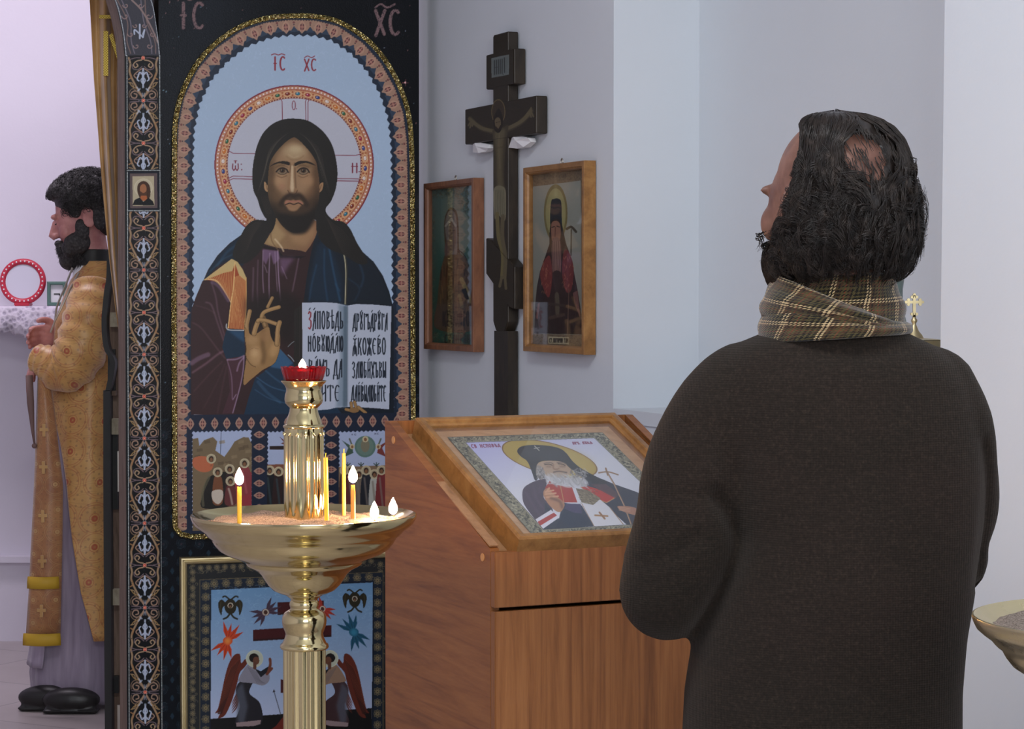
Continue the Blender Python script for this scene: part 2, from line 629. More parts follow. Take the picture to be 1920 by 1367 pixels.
def candle(px, ytop, ybot, D, lit, label, r=0.0037, tint=None, lean=(0, 0)):
    p = at(px, ybot, D)
    c = empty('candle', (p[0], p[1], p[2] - 0.02), label, 'candle', 'thin wax candles in the sand bowl')
    zt = at(px, ytop, D)[2]
    mb = MB()
    pts = [(p[0] + lean[0] * t, p[1], p[2] - 0.02 + (zt - p[2] + 0.02) * t) for t in np.linspace(0, 1, 8)]
    mb.tube(pts, [r * 1.03] * 7 + [r * 0.92], 14)
    mb.build('wax_stick', tint or M['wax'], c, True, 50)
    top = pts[-1]
    mb = MB(); mb.tube([top, (top[0], top[1], zt + 0.005), (top[0] + 0.0006, top[1], zt + 0.0075 if not lit else zt + 0.006)], 0.0007, 6)
    mb.build('wick', M['wick'] if lit else M['wax'], c)
    if lit: flame(c, (top[0], top[1], zt + 0.0032), 0.029, 0.0074)
    return c


pc = at(570, 965, D_ST)
st, KS, PZ = stand(pc[0], pc[1], 'candle_stand', 'polished brass candle stand with fluted column and wide sand bowl before the lectern')
# sand heap, gently uneven
def sand_disc(cx, cy, z, R, seed, name, label, hump=0.006, parent=None):
    rng = np.random.RandomState(seed)
    nr, nt = 40, 96
    ph = rng.rand(8) * 6.28
    v = []
    for i in range(nr + 1):
        r = R * i / nr
        for k_ in range(nt):
            t = 2 * math.pi * k_ / nt
            x, y = r * math.cos(t), r * math.sin(t)
            h = 0.0022 * (math.sin(60 * x + ph[0]) * math.sin(52 * y + ph[1]) + math.sin(110 * x + 70 * y + ph[2]) * 0.6 + math.sin(-90 * x + 130 * y + ph[3]) * 0.5) + rng.randn() * 0.0006
            h += hump * (1 - (r / R) ** 2) - 0.003 * max(0, (i - nr * 0.9)) / (nr * 0.1)
            v.append((cx + x, cy + y, z + h))
    f = [(i * nt + k_, i * nt + (k_ + 1) % nt, (i + 1) * nt + (k_ + 1) % nt, (i + 1) * nt + k_) for i in range(nr) for k_ in range(nt)]
    o = obj(name, v, f, M['sand'], None, True, loc=(cx, cy, z))
    tag(o, label, 'sand', kind='stuff')
    return o


sand_disc(pc[0], pc[1], PZ(976), 0.168, 3, 'sand', 'grey grainy sand filling the bowl of the central candle stand')
wax2 = mat('amber_wax', srgb((206, 142, 62)), 0.4)
candle(449, 913, 986, D_ST - 0.06, True, 'short lit yellow candle standing alone at the left of the bowl')
candle(613, 858, 984, D_ST - 0.055, False, 'tall unlit yellow candle just right of the fluted column', lean=(-0.002, 0))
candle(645, 850, 972, D_ST + 0.04, False, 'tallest unlit amber candle in front of the dark icon scenes', r=0.0033, tint=wax2)
candle(662, 909, 984, D_ST - 0.05, True, 'lit amber candle of middle height right of the unlit pair', tint=wax2)
candle(702, 976, 982, D_ST - 0.03, True, 'burnt down lit candle stub low in the sand', tint=M['wax'])
candle(737, 968, 973, D_ST + 0.07, True, 'lit candle stub nearest the right rim of the bowl', tint=M['wax'])

# ruby glass lamp on top
m = mat('ruby_glass', (0.34, 0.002, 0.006), 0.06, trans=0.7, ior=1.45)
M['ruby'] = m
lz = PZ(715)
lamp = empty('votive_lamp', (pc[0], pc[1], lz), 'scalloped ruby red glass votive lamp burning on top of the brass candle stand', 'votive lamp')
def sc_(t, i): return 1.0 + 0.05 * abs(math.sin(12 * t)) * (1 if 0 < i < 14 else 0)
prof = [(0.001, 0.001), (0.031, 0.001), (0.0315, 0.003)] + [(0.0315 + 0.0058 * q, 0.003 + 0.021 * q) for q in np.linspace(0.1, 1, 9)] + [(0.0362, 0.0242), (0.0345, 0.022)] + [(0.0345 - 0.006 * q, 0.022 - 0.016 * q) for q in np.linspace(0.2, 1, 5)] + [(0.001, 0.006)]
mb = MB()
seg = 120
v = []; f = []
for i, (r, z) in enumerate(prof):
    for k_ in range(seg):
        t = 2 * math.pi * k_ / seg
        q = r * (1 + (0.045 * abs(math.sin(9 * t)) if 2 <= i <= 12 else 0))
        dz = (0.0022 * (abs(math.sin(9 * t)) - 0.5)) if 9 <= i <= 12 else 0
        v.append((pc[0] + q * math.cos(t), pc[1] + q * math.sin(t), lz + z + dz))
for i in range(len(prof) - 1):
    for k_ in range(seg):
        d = (k_ + 1) % seg
        f.append((i * seg + k_, i * seg + d, (i + 1) * seg + d, (i + 1) * seg + k_))
mb.add(v, f); mb.build('cup', M['ruby'], lamp, True, 60)
mb = MB(); mb.lathe([(0.0005, 0.0062), (0.018, 0.0062), (0.018, 0.017), (0.0005, 0.017)], (pc[0], pc[1], lz), 32)
mb.build('wax_fill', mat('red_wax', srgb((150, 30, 24)), 0.5), lamp, True, 50)
flame(lamp, (pc[0] - 0.002, pc[1], lz + 0.021), 0.017, 0.0062, M['flame_dim'])

# the second stand, close to the viewer at the right edge
D2 = 2.695
p_ = at(2137, 1138, D2)
st2, _, _ = stand(p_[0], p_[1], 'candle_stand', 'brass candle stand cut off by the right edge of the photo', dull=True)
sand_disc(p_[0], p_[1], PZ(975), 0.166, 8, 'sand', 'pinkish grainy sand in the bowl at the right edge')


# ------------------------------------------------------------------ lectern with its framed icon
th = math.radians(26.3)
C0 = at(928, 1036, 4.3)
LU = np.array([math.cos(th), math.sin(th), 0.0]); LV = np.array([-math.sin(th), math.cos(th), 0.0])
LW, LD = 0.565, 0.511
ZF, ZB = C0[2], 1.166
ang = math.atan2(ZB - ZF, LD)
SLV = LV * math.cos(ang) + np.array([0, 0, math.sin(ang)])
SLOPE = Plane(C0, LU, SLV)
SL = LD / math.cos(ang)
LB = Plane((C0[0], C0[1], 0), LU, LV)                       # floor plan axes
SIDE = Plane((C0[0], C0[1], 0), LV, (0, 0, 1))              # side plane, normal = +LU direction
lec = empty('lectern', LB.pt(LW / 2, LD / 2, 0), 'cherry wood church lectern with sloping top carrying a framed icon', 'lectern')


def side_panel(a0, a1):
    mb = MB()
    pts = [(0.02, 0.0), (LD, 0.0), (LD, ZB), (LD - 0.018, ZB), (0.02, ZF + 0.004)]
    mb.poly_prism(Plane(LB.pt(a0, 0, 0), LV, (0, 0, 1)), pts, 0, a1 - a0)
    return mb.build('side_panel', M['cherry_side'], lec)


side_panel(0.0, 0.018)
side_panel(LW - 0.018, LW)
mb = MB(); mb.box(LB, 0.018, LW - 0.018, LD - 0.018, LD, 0.06, ZB, 0.001); mb.build('back_panel', M['cherry'], lec)
FR = Plane(LB.pt(0, 0, 0), LU, (0, 0, 1))                    # front face, normal towards viewer
mb = MB(); mb.box(FR, 0.0, LW, 0.846, ZF, -0.0185, 0.0, 0.0012); mb.build('top_rail', M['cherry'], lec)
mb = MB(); mb.box(FR, 0.0, LW / 2 - 0.0015 + 0.28, 0.06, 0.839, -0.0185, 0.0, 0.0012); mb.build('door', M['cherry'], lec)
mb = MB(); mb.box(FR, 0.018, LW - 0.018, 0.0, 0.06, -0.06, -0.03); mb.build('plinth', M['cherry'], lec)
mb = MB(); mb.box(SLOPE, 0.018, LW - 0.018, 0.022, SL - 0.02, -0.034, -0.018); mb.build('sloping_board', M['cherry_edge'], lec)
for q0, q1 in ((0.0, 0.018), (LW - 0.018, LW)):
    mb = MB(); mb.box(SLOPE, q0, q1, 0.024, SL - 0.014, -0.0015, 0.0015, 0.0004)
    mb.build('edge_banding', M['cherry_edge'], lec)
mb = MB()
for (sx, sy) in ((738, 825), (905, 1045)):
    a, b = SIDE.hit(sx, sy)
    q0 = SIDE.pt(a, b, 0)
    pts = [(0.0075 * math.cos(t), 0.0075 * math.sin(t)) for t in np.linspace(0, 2 * math.pi, 17)[:-1]]
    mb = MB(); mb.poly_prism(Plane(q0, LV, (0, 0, 1)), pts, -0.0012, 0.001)
    mb.build('screw_cap', M['cap'], lec, loc=None)

# framed icon lying on the slope
fa0, fa1, fb0, fb1 = 0.045, 0.505, 0.0, 0.512
fi = empty('framed_icon', SLOPE.pt((fa0 + fa1) / 2, (fb0 + fb1) / 2, 0), 'wood framed icon of a white-bearded bishop lying under glass on the lectern', 'icon')
mb = MB()
mb.frame(SLOPE, fa0, fa1, fb0, fb1, [(0.03, -0.0178), (0.0, -0.0178), (0.0, 0.024), (0.002, 0.0275), (0.005, 0.029), (0.014, 0.029), (0.017, 0.027), (0.018, 0.023), (0.021, 0.022), (0.024, 0.019), (0.024, 0.004), (0.03, 0.004)])
mb.build('frame', M['oak'], fi, False)
mb = MB(); mb.box(SLOPE, fa0 + 0.024, fa1 - 0.024, fb0 + 0.024, fb1 - 0.024, 0.000, 0.006); mb.build('mat_board', M['oak_pale'], fi)
LECT_PRINT = (SLOPE, 0.096, 0.451, 0.0375, 0.457, 0.0085)
mb = MB(); mb.box(SLOPE, fa0 + 0.0245, fa1 - 0.0245, fb0 + 0.0245, fb1 - 0.0245, 0.0165, 0.0185); 
LECT_GLASS = mb.build('glass_pane', M['glass'], fi)


# ------------------------------------------------------------------ printed pictures, drawn stroke by stroke and stored as point colours of the panel meshes
def boxblur(a, r):
    if r < 1: return a
    for ax in (0, 1):
        for _ in range(2):
            p = np.concatenate([np.repeat(np.take(a, [0], ax), r + 1, ax), a, np.repeat(np.take(a, [-1], ax), r, ax)], ax)
            c = np.cumsum(p, ax, dtype=np.float64)
            n_ = a.shape[ax]
            hi = np.take(c, range(2 * r + 1, 2 * r + 1 + n_), ax)
            lo = np.take(c, range(0, n_), ax)
            a = (hi - lo) / (2 * r + 1)
    return a.astype(np.float32)


class Art:
    def __init__(s, x0, y0, x1, y1, bg, ss=2.0):
        s.x0, s.y0, s.ss = x0, y0, ss
        s.w, s.h = int((x1 - x0) * ss), int((y1 - y0) * ss)
        s.im = np.empty((s.h, s.w, 3), np.float32)
        s.im[:] = bg
        s.t = (0.0, 0.0, 1.0)
        s.clip = None
        s.oob = None

    def T(s, ox, oy, sc):
        s.t = (ox, oy, sc)
        return s

    def P(s, pts):
        p = np.asarray(pts, float).reshape(-1, 2) / s.t[2] + np.array(s.t[:2])
        return (p - np.array([s.x0, s.y0])) * s.ss

    def K(s): return s.ss / s.t[2]

    def box(s, p, pad):
        a = np.floor(p.min(0) - pad).astype(int); b = np.ceil(p.max(0) + pad).astype(int) + 1
        a = np.maximum(a, 0); b = np.minimum(b, [s.w, s.h])
        return a[0], a[1], b[0], b[1]

    def mask(s, p, x0, y0, x1, y1):
        Y = np.arange(y0, y1)[:, None] + 0.5
        m = np.zeros((y1 - y0, x1 - x0), np.int32)
        W_ = x1 - x0
        n_ = len(p)
        cnt = np.zeros((y1 - y0, W_ + 1), np.int32)
        rows = np.arange(y0, y1) + 0.5
        for i in range(n_):
            (ax, ay), (bx, by) = p[i], p[(i + 1) % n_]
            if ay == by: continue
            lo, hi = min(ay, by), max(ay, by)
            r = np.nonzero((rows >= lo) & (rows < hi))[0]
            if len(r) == 0: continue
            xc = ax + (rows[r] - ay) * (bx - ax) / (by - ay)
            ix = np.clip(np.ceil(xc - 0.5 - x0).astype(int), 0, W_)
            np.add.at(cnt, (r, ix), 1)
        return (np.cumsum(cnt, 1)[:, :W_] % 2).astype(np.float32)

    def put(s, m, x0, y0, x1, y1, col, a):
        if s.clip is not None: m = m * s.clip[y0:y1, x0:x1]
        m = (m * a)[..., None]
        if callable(col): col = col(x0, y0, x1, y1)
        s.im[y0:y1, x0:x1] = s.im[y0:y1, x0:x1] * (1 - m) + np.asarray(col, np.float32) * m

    def poly(s, pts, col, a=1.0, blur=0, smooth=False, aa=True):
        if smooth: pts = catmull(pts, 6, True)
        p = s.P(pts)
        r = int(round(blur * s.K()))
        x0, y0, x1, y1 = s.box(p, 2 + 3 * r)
        if x1 <= x0 or y1 <= y0: return
        m = s.mask(p, x0, y0, x1, y1)
        m = boxblur(m, r) if r > 0 else m
        s.put(m, x0, y0, x1, y1, col, a)

    def grad(s, p0, c0, p1, c1):
        q0, q1 = s.P([p0])[0], s.P([p1])[0]
        d = q1 - q0; L = d @ d
        c0, c1 = np.array(c0, np.float32), np.array(c1, np.float32)
        def f(x0, y0, x1, y1):
            X, Y = np.meshgrid(np.arange(x0, x1), np.arange(y0, y1))
            t = np.clip(((X - q0[0]) * d[0] + (Y - q0[1]) * d[1]) / L, 0, 1)[..., None]
            return c0 * (1 - t) + c1 * t
        return f

    def set_clip(s, pts, smooth=False):
        if pts is None: s.clip = None; return
        if smooth: pts = catmull(pts, 6, True)
        s.clip = s.mask(s.P(pts), 0, 0, s.w, s.h)

    def ell(s, cx, cy, rx, ry, col, rot=0, a=1.0, blur=0):
        t = np.linspace(0, 2 * math.pi, int(18 + 1.2 * max(rx, ry) / s.t[2] if max(rx, ry) / s.t[2] > 3 else 14))[:-1]
        c, q = math.cos(rot), math.sin(rot)
        x, y = rx * np.cos(t), ry * np.sin(t)
        s.poly(np.stack([cx + x * c - y * q, cy + x * q + y * c], 1), col, a, blur)

    def line(s, pts, w, col, a=1.0, smooth=False, blur=0, taper=False, w2=None):
        """stroke of width w (w2: width of its horizontal runs)"""
        if smooth: pts = catmull(pts, 6)
        p = s.P(pts); k = s.K()
        r = int(round(blur * k))
        x0, y0, x1, y1 = s.box(p, w * k + 2 + 3 * r)
        if x1 <= x0 or y1 <= y0: return
        m = np.zeros((y1 - y0, x1 - x0), np.float32)
        n_ = len(p) - 1
        for i in range(n_):
            A, B = p[i], p[i + 1]
            d = B - A; L = math.hypot(*d) + 1e-9
            hw = 0.5 * w * k
            if w2 is not None: hw = 0.5 * k * (w2 + (w - w2) * abs(d[1]) / L)
            if taper:
                t_ = (i + 0.5) / n_
                hw *= max(0.15, math.sin(math.pi * min(1, max(0, t_))))
            sx0, sy0 = np.floor(np.minimum(A, B) - hw - 2).astype(int); sx1, sy1 = np.ceil(np.maximum(A, B) + hw + 2).astype(int)
            sx0, sy0, sx1, sy1 = max(sx0, x0), max(sy0, y0), min(sx1, x1), min(sy1, y1)
            if sx1 <= sx0 or sy1 <= sy0: continue
            X = np.arange(sx0, sx1)[None, :] + 0.5; Y = np.arange(sy0, sy1)[:, None] + 0.5
            t = np.clip(((X - A[0]) * d[0] + (Y - A[1]) * d[1]) / (L * L), 0, 1)
            dist = np.sqrt((X - A[0] - t * d[0]) ** 2 + (Y - A[1] - t * d[1]) ** 2)
            mm = np.clip(hw - dist + 0.5, 0, 1) * min(1.0, max(0.25, 2 * hw))
            v_ = m[sy0 - y0:sy1 - y0, sx0 - x0:sx1 - x0]
            np.maximum(v_, mm, out=v_)
        if r > 0: m = boxblur(m, r)
        s.put(m, x0, y0, x1, y1, col, a)

    def noise(s, amp, seed=1, cell=1):
        rng = np.random.RandomState(seed)
        n_ = rng.randn(s.h // cell + 1, s.w // cell + 1).astype(np.float32)
        n_ = np.repeat(np.repeat(n_, cell, 0), cell, 1)[:s.h, :s.w]
        s.im += boxblur(n_, 1)[..., None] * amp

    def sample(s, px):
        q = (px - np.array([s.x0, s.y0])) * s.ss - 0.5
        x = np.clip(q[:, 0], 0, s.w - 1.001); y = np.clip(q[:, 1], 0, s.h - 1.001)
        ix, iy = x.astype(int), y.astype(int)
        fx, fy = (x - ix)[:, None], (y - iy)[:, None]
        im = s.im
        out = (im[iy, ix] * (1 - fx) + im[iy, ix + 1] * fx) * (1 - fy) + (im[iy + 1, ix] * (1 - fx) + im[iy + 1, ix + 1] * fx) * fy
        if s.oob is not None:
            out[(q[:, 1] < 0) | (q[:, 1] > s.h)] = s.oob
        return out


def C(r, g, b): return np.array((r, g, b), np.float32) / 255.0


# letters as pen strokes in a unit box (x right, y down)
def _arc(cx, cy, rx, ry, a0, a1, n_=10):
    return [(cx + rx * math.cos(math.radians(a)), cy + ry * math.sin(math.radians(a))) for a in np.linspace(a0, a1, n_)]


GLYPH = {
    'А': [[(.8, -.02), (.8, 1)], [(.8, .05), (.58, .1), (.4, .5), (.12, 1.1)], [(.4, .56), (.8, .5)]],
    'Б': [[(.85, .03), (.25, .03)], [(.25, 0), (.25, 1)], [(.25, .5), (.75, .55), (.8, .8), (.65, .97), (.25, .98)]],
    'В': [[(.25, 0), (.25, 1)], [(.25, .04), (.75, .08), (.72, .3), (.3, .46)], [(.3, .46), (.8, .6), (.82, .85), (.6, .97), (.25, .98)]],
    'Г': [[(.3, 0), (.3, 1)], [(.3, .04), (.92, .04), (.9, .2)]],
    'Д': [[(.78, 0), (.78, .88)], [(.78, .02), (.5, .12), (.3, .5), (.18, .88)], [(.0, .9), (1, .9)], [(.06, .9), (.0, 1.12)], [(.96, .9), (.94, 1.12)]],
    'Е': [_arc(.6, .5, .42, .5, -55, -290, 14), [(.2, .46), (.72, .46)]],
    'Ж': [[(.5, 0), (.5, 1)], [(.05, .02), (.2, .3), (.5, .46), (.8, .3), (.95, .02)], [(.05, 1.08), (.2, .7), (.5, .5), (.8, .7), (.95, 1.08)]],
    'З': [[(.15, .12), (.4, .0), (.75, .08), (.7, .3), (.35, .44)], [(.35, .44), (.8, .56), (.82, .85), (.5, 1.02), (.15, .95)]],
    'И': [[(.2, 0), (.2, 1)], [(.8, 0), (.8, 1)], [(.2, .62), (.8, .42)]],
    'І': [[(.5, 0), (.5, 1)], [(.3, .5), (.7, .5)]],
    'К': [[(.2, 0), (.2, 1)], [(.85, .02), (.45, .42), (.25, .48)], [(.4, .45), (.7, .65), (.85, 1.06)]],
    'Л': [[(.78, 0), (.78, 1)], [(.78, .03), (.45, .15), (.3, .6), (.12, 1.05)]],
    'М': [[(.12, 0), (.08, 1.05)], [(.9, 0), (.9, 1)], [(.12, .05), (.5, .6), (.9, .05)]],
    'Н': [[(.2, 0), (.2, 1)], [(.8, 0), (.8, 1)], [(.2, .35), (.8, .55)]],
    'О': [_arc(.5, .5, .36, .52, 0, 360, 18)],
    'П': [[(.2, 0), (.2, 1)], [(.8, 0), (.8, 1)], [(.1, .04), (.9, .04)]],
    'Р': [[(.22, 0), (.22, 1.05)], [(.22, .05), (.7, .03), (.82, .25), (.66, .48), (.25, .5)]],
    'С': [_arc(.6, .5, .44, .52, -55, -305, 16)],
    'Т': [[(.5, 0), (.5, 1)], [(.0, .16), (.06, .04), (.94, .04), (1, .16)]],
    'У': [[(.15, -.08), (.45, .35)], [(.85, -.08), (.5, .4), (.2, .7), (.3, .98), (.7, .98), (.8, .7), (.5, .4)]],
    'Х': [[(.1, .0), (.85, 1)], [(.88, .0), (.12, 1.05)]],
    'Ъ': [[(.02, .12), (.08, .04), (.38, .04)], [(.36, .04), (.36, .98)], [(.36, .5), (.85, .58), (.88, .85), (.65, .97), (.36, .98)]],
    'Ь': [[(.25, .04), (.25, .98)], [(.25, .5), (.75, .58), (.8, .85), (.6, .97), (.25, .98)]],
    'Ы': [[(.15, .0), (.15, .98)], [(.15, .5), (.5, .58), (.55, .85), (.4, .97), (.15, .98)], [(.88, 0), (.88, 1)]],
    'Ѣ': [[(.4, -.08), (.4, .98)], [(.05, .28), (.8, .22)], [(.4, .52), (.82, .6), (.86, .85), (.65, .97), (.4, .98)]],
    'Ю': [[(.12, 0), (.12, 1)], [(.12, .5), (.4, .5)], _arc(.68, .5, .26, .52, 0, 360, 16)],
    'Я': [[(.85, .02), (.55, .1), (.5, 1)], [(.2, .02), (.5, .12)], [(.5, .4), (.2, .6), (.05, 1.1)], [(.5, .4), (.8, .6), (.95, 1.1)], [(.3, .3), (.7, .3)]],
    'Ѿ': [[(.1, .35), (.05, .8), (.25, 1), (.5, .8), (.5, .55)], [(.5, .8), (.75, 1), (.95, .8), (.9, .35)], [(.3, .05), (.7, .05)], [(.5, .05), (.5, .25)]],
    'Ν': [[(.15, 0), (.15, 1)], [(.85, 0), (.85, 1)], [(.0, .32), (1, .32)]],
    'Ц': [[(.2, 0), (.2, .95)], [(.8, 0), (.8, .95)], [(.15, .95), (.98, .95), (.98, 1.15)]],
    '.': [[(.4, .95), (.5, 1)]], ' ': [],
}


def write(A, txt, x0, y0, x1, y1, col, w, w2=None, marks=(), first=None, skew=0.0, quad=None):
    """text stretched into a box, or into a quad [TL, TR, BR, BL]"""
    n_ = len(txt); cw = 1.0 / n_
    Q = np.array(quad if quad is not None else [(x0, y0), (x1, y0 + skew), (x1, y1 + skew), (x0, y1)], float)
    def mp(u, v):
        return Q[0] * (1 - u) * (1 - v) + Q[1] * u * (1 - v) + Q[2] * u * v + Q[3] * (1 - u) * v
    for i, ch in enumerate(txt):
        for st_ in GLYPH[ch]:
            pts = [mp((i + 0.08 + 0.84 * a) * cw, b) for a, b in st_]
            A.line(pts, w, first if (first is not None and i == 0) else col, w2=w2)
        if i in marks:
            A.line([mp((i + .35) * cw, -.1), mp((i + .6) * cw, -.2)], w * .7, col)


def homography(src, dst):
    a = []; b = []
    for (x, y), (u, v) in zip(src, dst):
        a += [[x, y, 1, 0, 0, 0, -u * x, -u * y], [0, 0, 0, x, y, 1, -v * x, -v * y]]; b += [u, v]
    return np.append(np.linalg.solve(np.array(a, float), np.array(b, float)), 1).reshape(3, 3)


def paint_points(o, A, gain=1.0, quad=None):
    me = o.data
    nv = len(me.vertices)
    co = np.empty(nv * 3); me.vertices.foreach_get('co', co)
    P_ = co.reshape(-1, 3) + np.array(world_loc(o))
    if quad is None: px = proj(P_)
    else:            # rectangle on its plane -> the four corners drawn in the artwork
        (a0, a1, b0, b1), pl, corners = quad
        Hm = homography([(a0, b0), (a1, b0), (a1, b1), (a0, b1)], corners)
        d = P_ - pl.o
        w = np.stack([d @ pl.u, d @ pl.v, np.ones(nv)], 1) @ Hm.T
        px = w[:, :2] / w[:, 2:]
    c = np.clip(A.sample(px) * gain, 0.004, 1)
    at_ = me.color_attributes.new('print', 'BYTE_COLOR', 'POINT')
    rgba = np.ones((nv, 4), np.float32); rgba[:, :3] = c
    at_.data.foreach_set('color_srgb', rgba.ravel())


def print_mat(name, gain=1.0, rough=0.45, spec=0.35, coat=0.0, bump=None):
    m = mat(name, (0.5, 0.5, 0.5), rough, spec=spec, coat=coat)
    n = N(m)
    a = n.new('ShaderNodeVertexColor', layer_name='print')
    g = n.mix(1.0, a.outputs[0], (gain, gain, gain), 'MULTIPLY')
    n.link(g, n.b.inputs['Base Color'])
    if bump: n.bump(n.noise(n.coord(), bump[0], 3), bump[1], 0.002)
    return m


def grid_panel(name, pl, a0, a1, b0, b1, h, na, nb, m, parent, hole=None, thick=None):
    """dense flat sheet; na*nb points"""
    A_, B_ = np.meshgrid(np.linspace(a0, a1, na), np.linspace(b0, b1, nb))
    v = pl.o + A_.reshape(-1, 1) * pl.u + B_.reshape(-1, 1) * pl.v + h * pl.n
    off = np.array(world_loc(parent)) if parent is not None else np.zeros(3)
    v = v - off
    i = np.arange(na * nb).reshape(nb, na)
    q = np.stack([i[:-1, :-1], i[:-1, 1:], i[1:, 1:], i[1:, :-1]], -1).reshape(-1, 4)
    if hole is not None:                                   # keep only faces inside an outline (plane coordinates)
        ca = (A_[:-1, :-1] + A_[1:, 1:]).ravel() / 2; cb = (B_[:-1, :-1] + B_[1:, 1:]).ravel() / 2
        H = np.asarray(hole); ins = np.zeros(len(ca), bool)
        for k in range(len(H)):
            (x1, y1), (x2, y2) = H[k], H[(k + 1) % len(H)]
            if y1 == y2: continue
            c_ = (cb >= min(y1, y2)) & (cb < max(y1, y2)) & (ca < x1 + (cb - y1) * (x2 - x1) / (y2 - y1))
            ins ^= c_
        q = q[ins]
        used = np.unique(q); re = np.full(len(v), -1); re[used] = np.arange(len(used)); v = v[used]; q = re[q]
    if thick:                                              # give the sheet a back and edges so it is a board
        raise NotImplementedError
    me = bpy.data.meshes.new(name)
    me.vertices.add(len(v)); me.vertices.foreach_set('co', v.ravel())
    me.loops.add(len(q) * 4); me.loops.foreach_set('vertex_index', q.ravel())
    me.polygons.add(len(q)); me.polygons.foreach_set('loop_start', np.arange(len(q)) * 4); me.polygons.foreach_set('loop_total', np.full(len(q), 4))
    me.update(); me.validate()
    me.materials.append(m)
    o = bpy.data.objects.new(name, me)
    if parent is not None: o.parent = parent
    COL.objects.link(o)
    return o


# ---- the large arched picture and the panel around it (coordinates measured on the photograph)
ARCH = [(327, 985), (326, 900), (326, 800), (325, 600), (325, 400), (326, 290), (327, 235), (338, 182), (364, 127), (399, 86), (446, 53), (495, 36), (542, 31), (590, 32), (636, 43), (686, 75), (721, 115), (747, 162), (763, 211), (769, 264), (771, 352), (772, 600), (773, 780), (774, 960)]


def motif(A, x, y, s_, ang, half=0):
    """one lozenge of the printed border"""
    ca, sa = math.cos(ang), math.sin(ang)
    def R(pts): return [(x + s_ * (a * ca - b * sa), y + s_ * (a * sa + b * ca)) for a, b in pts]
    bei, red, drk = C(168, 132, 112), C(112, 52, 56), C(38, 32, 40)
    A.poly(R([(-1, 0), (-.5, -.42), (0, -.62), (.5, -.42), (1, 0), (.5, .42), (0, .62), (-.5, .42)]), bei, 0.9)
    A.poly(R([(-.62, 0), (-.2, -.3), (.2, -.3), (.62, 0), (.2, .3), (-.2, .3)]), red, 0.85)
    A.line(R([(-.5, 0), (.5, 0)]), s_ * .12, bei, .8); A.line(R([(0, -.26), (0, .26)]), s_ * .12, bei, .8)
    for a, b in ((-.3, -.17), (.3, -.17), (-.3, .17), (.3, .17)):
        A.line(R([(a - .05, b), (a + .05, b)]), s_ * .13, drk, .8)


def resample(pts, step):
    p = np.asarray(pts, float); d = np.r_[0, np.cumsum(np.hypot(*np.diff(p, axis=0).T))]
    n_ = max(2, int(round(d[-1] / step)) + 1)
    q = np.linspace(0, d[-1], n_)
    return np.stack([np.interp(q, d, p[:, 0]), np.interp(q, d, p[:, 1])], 1)


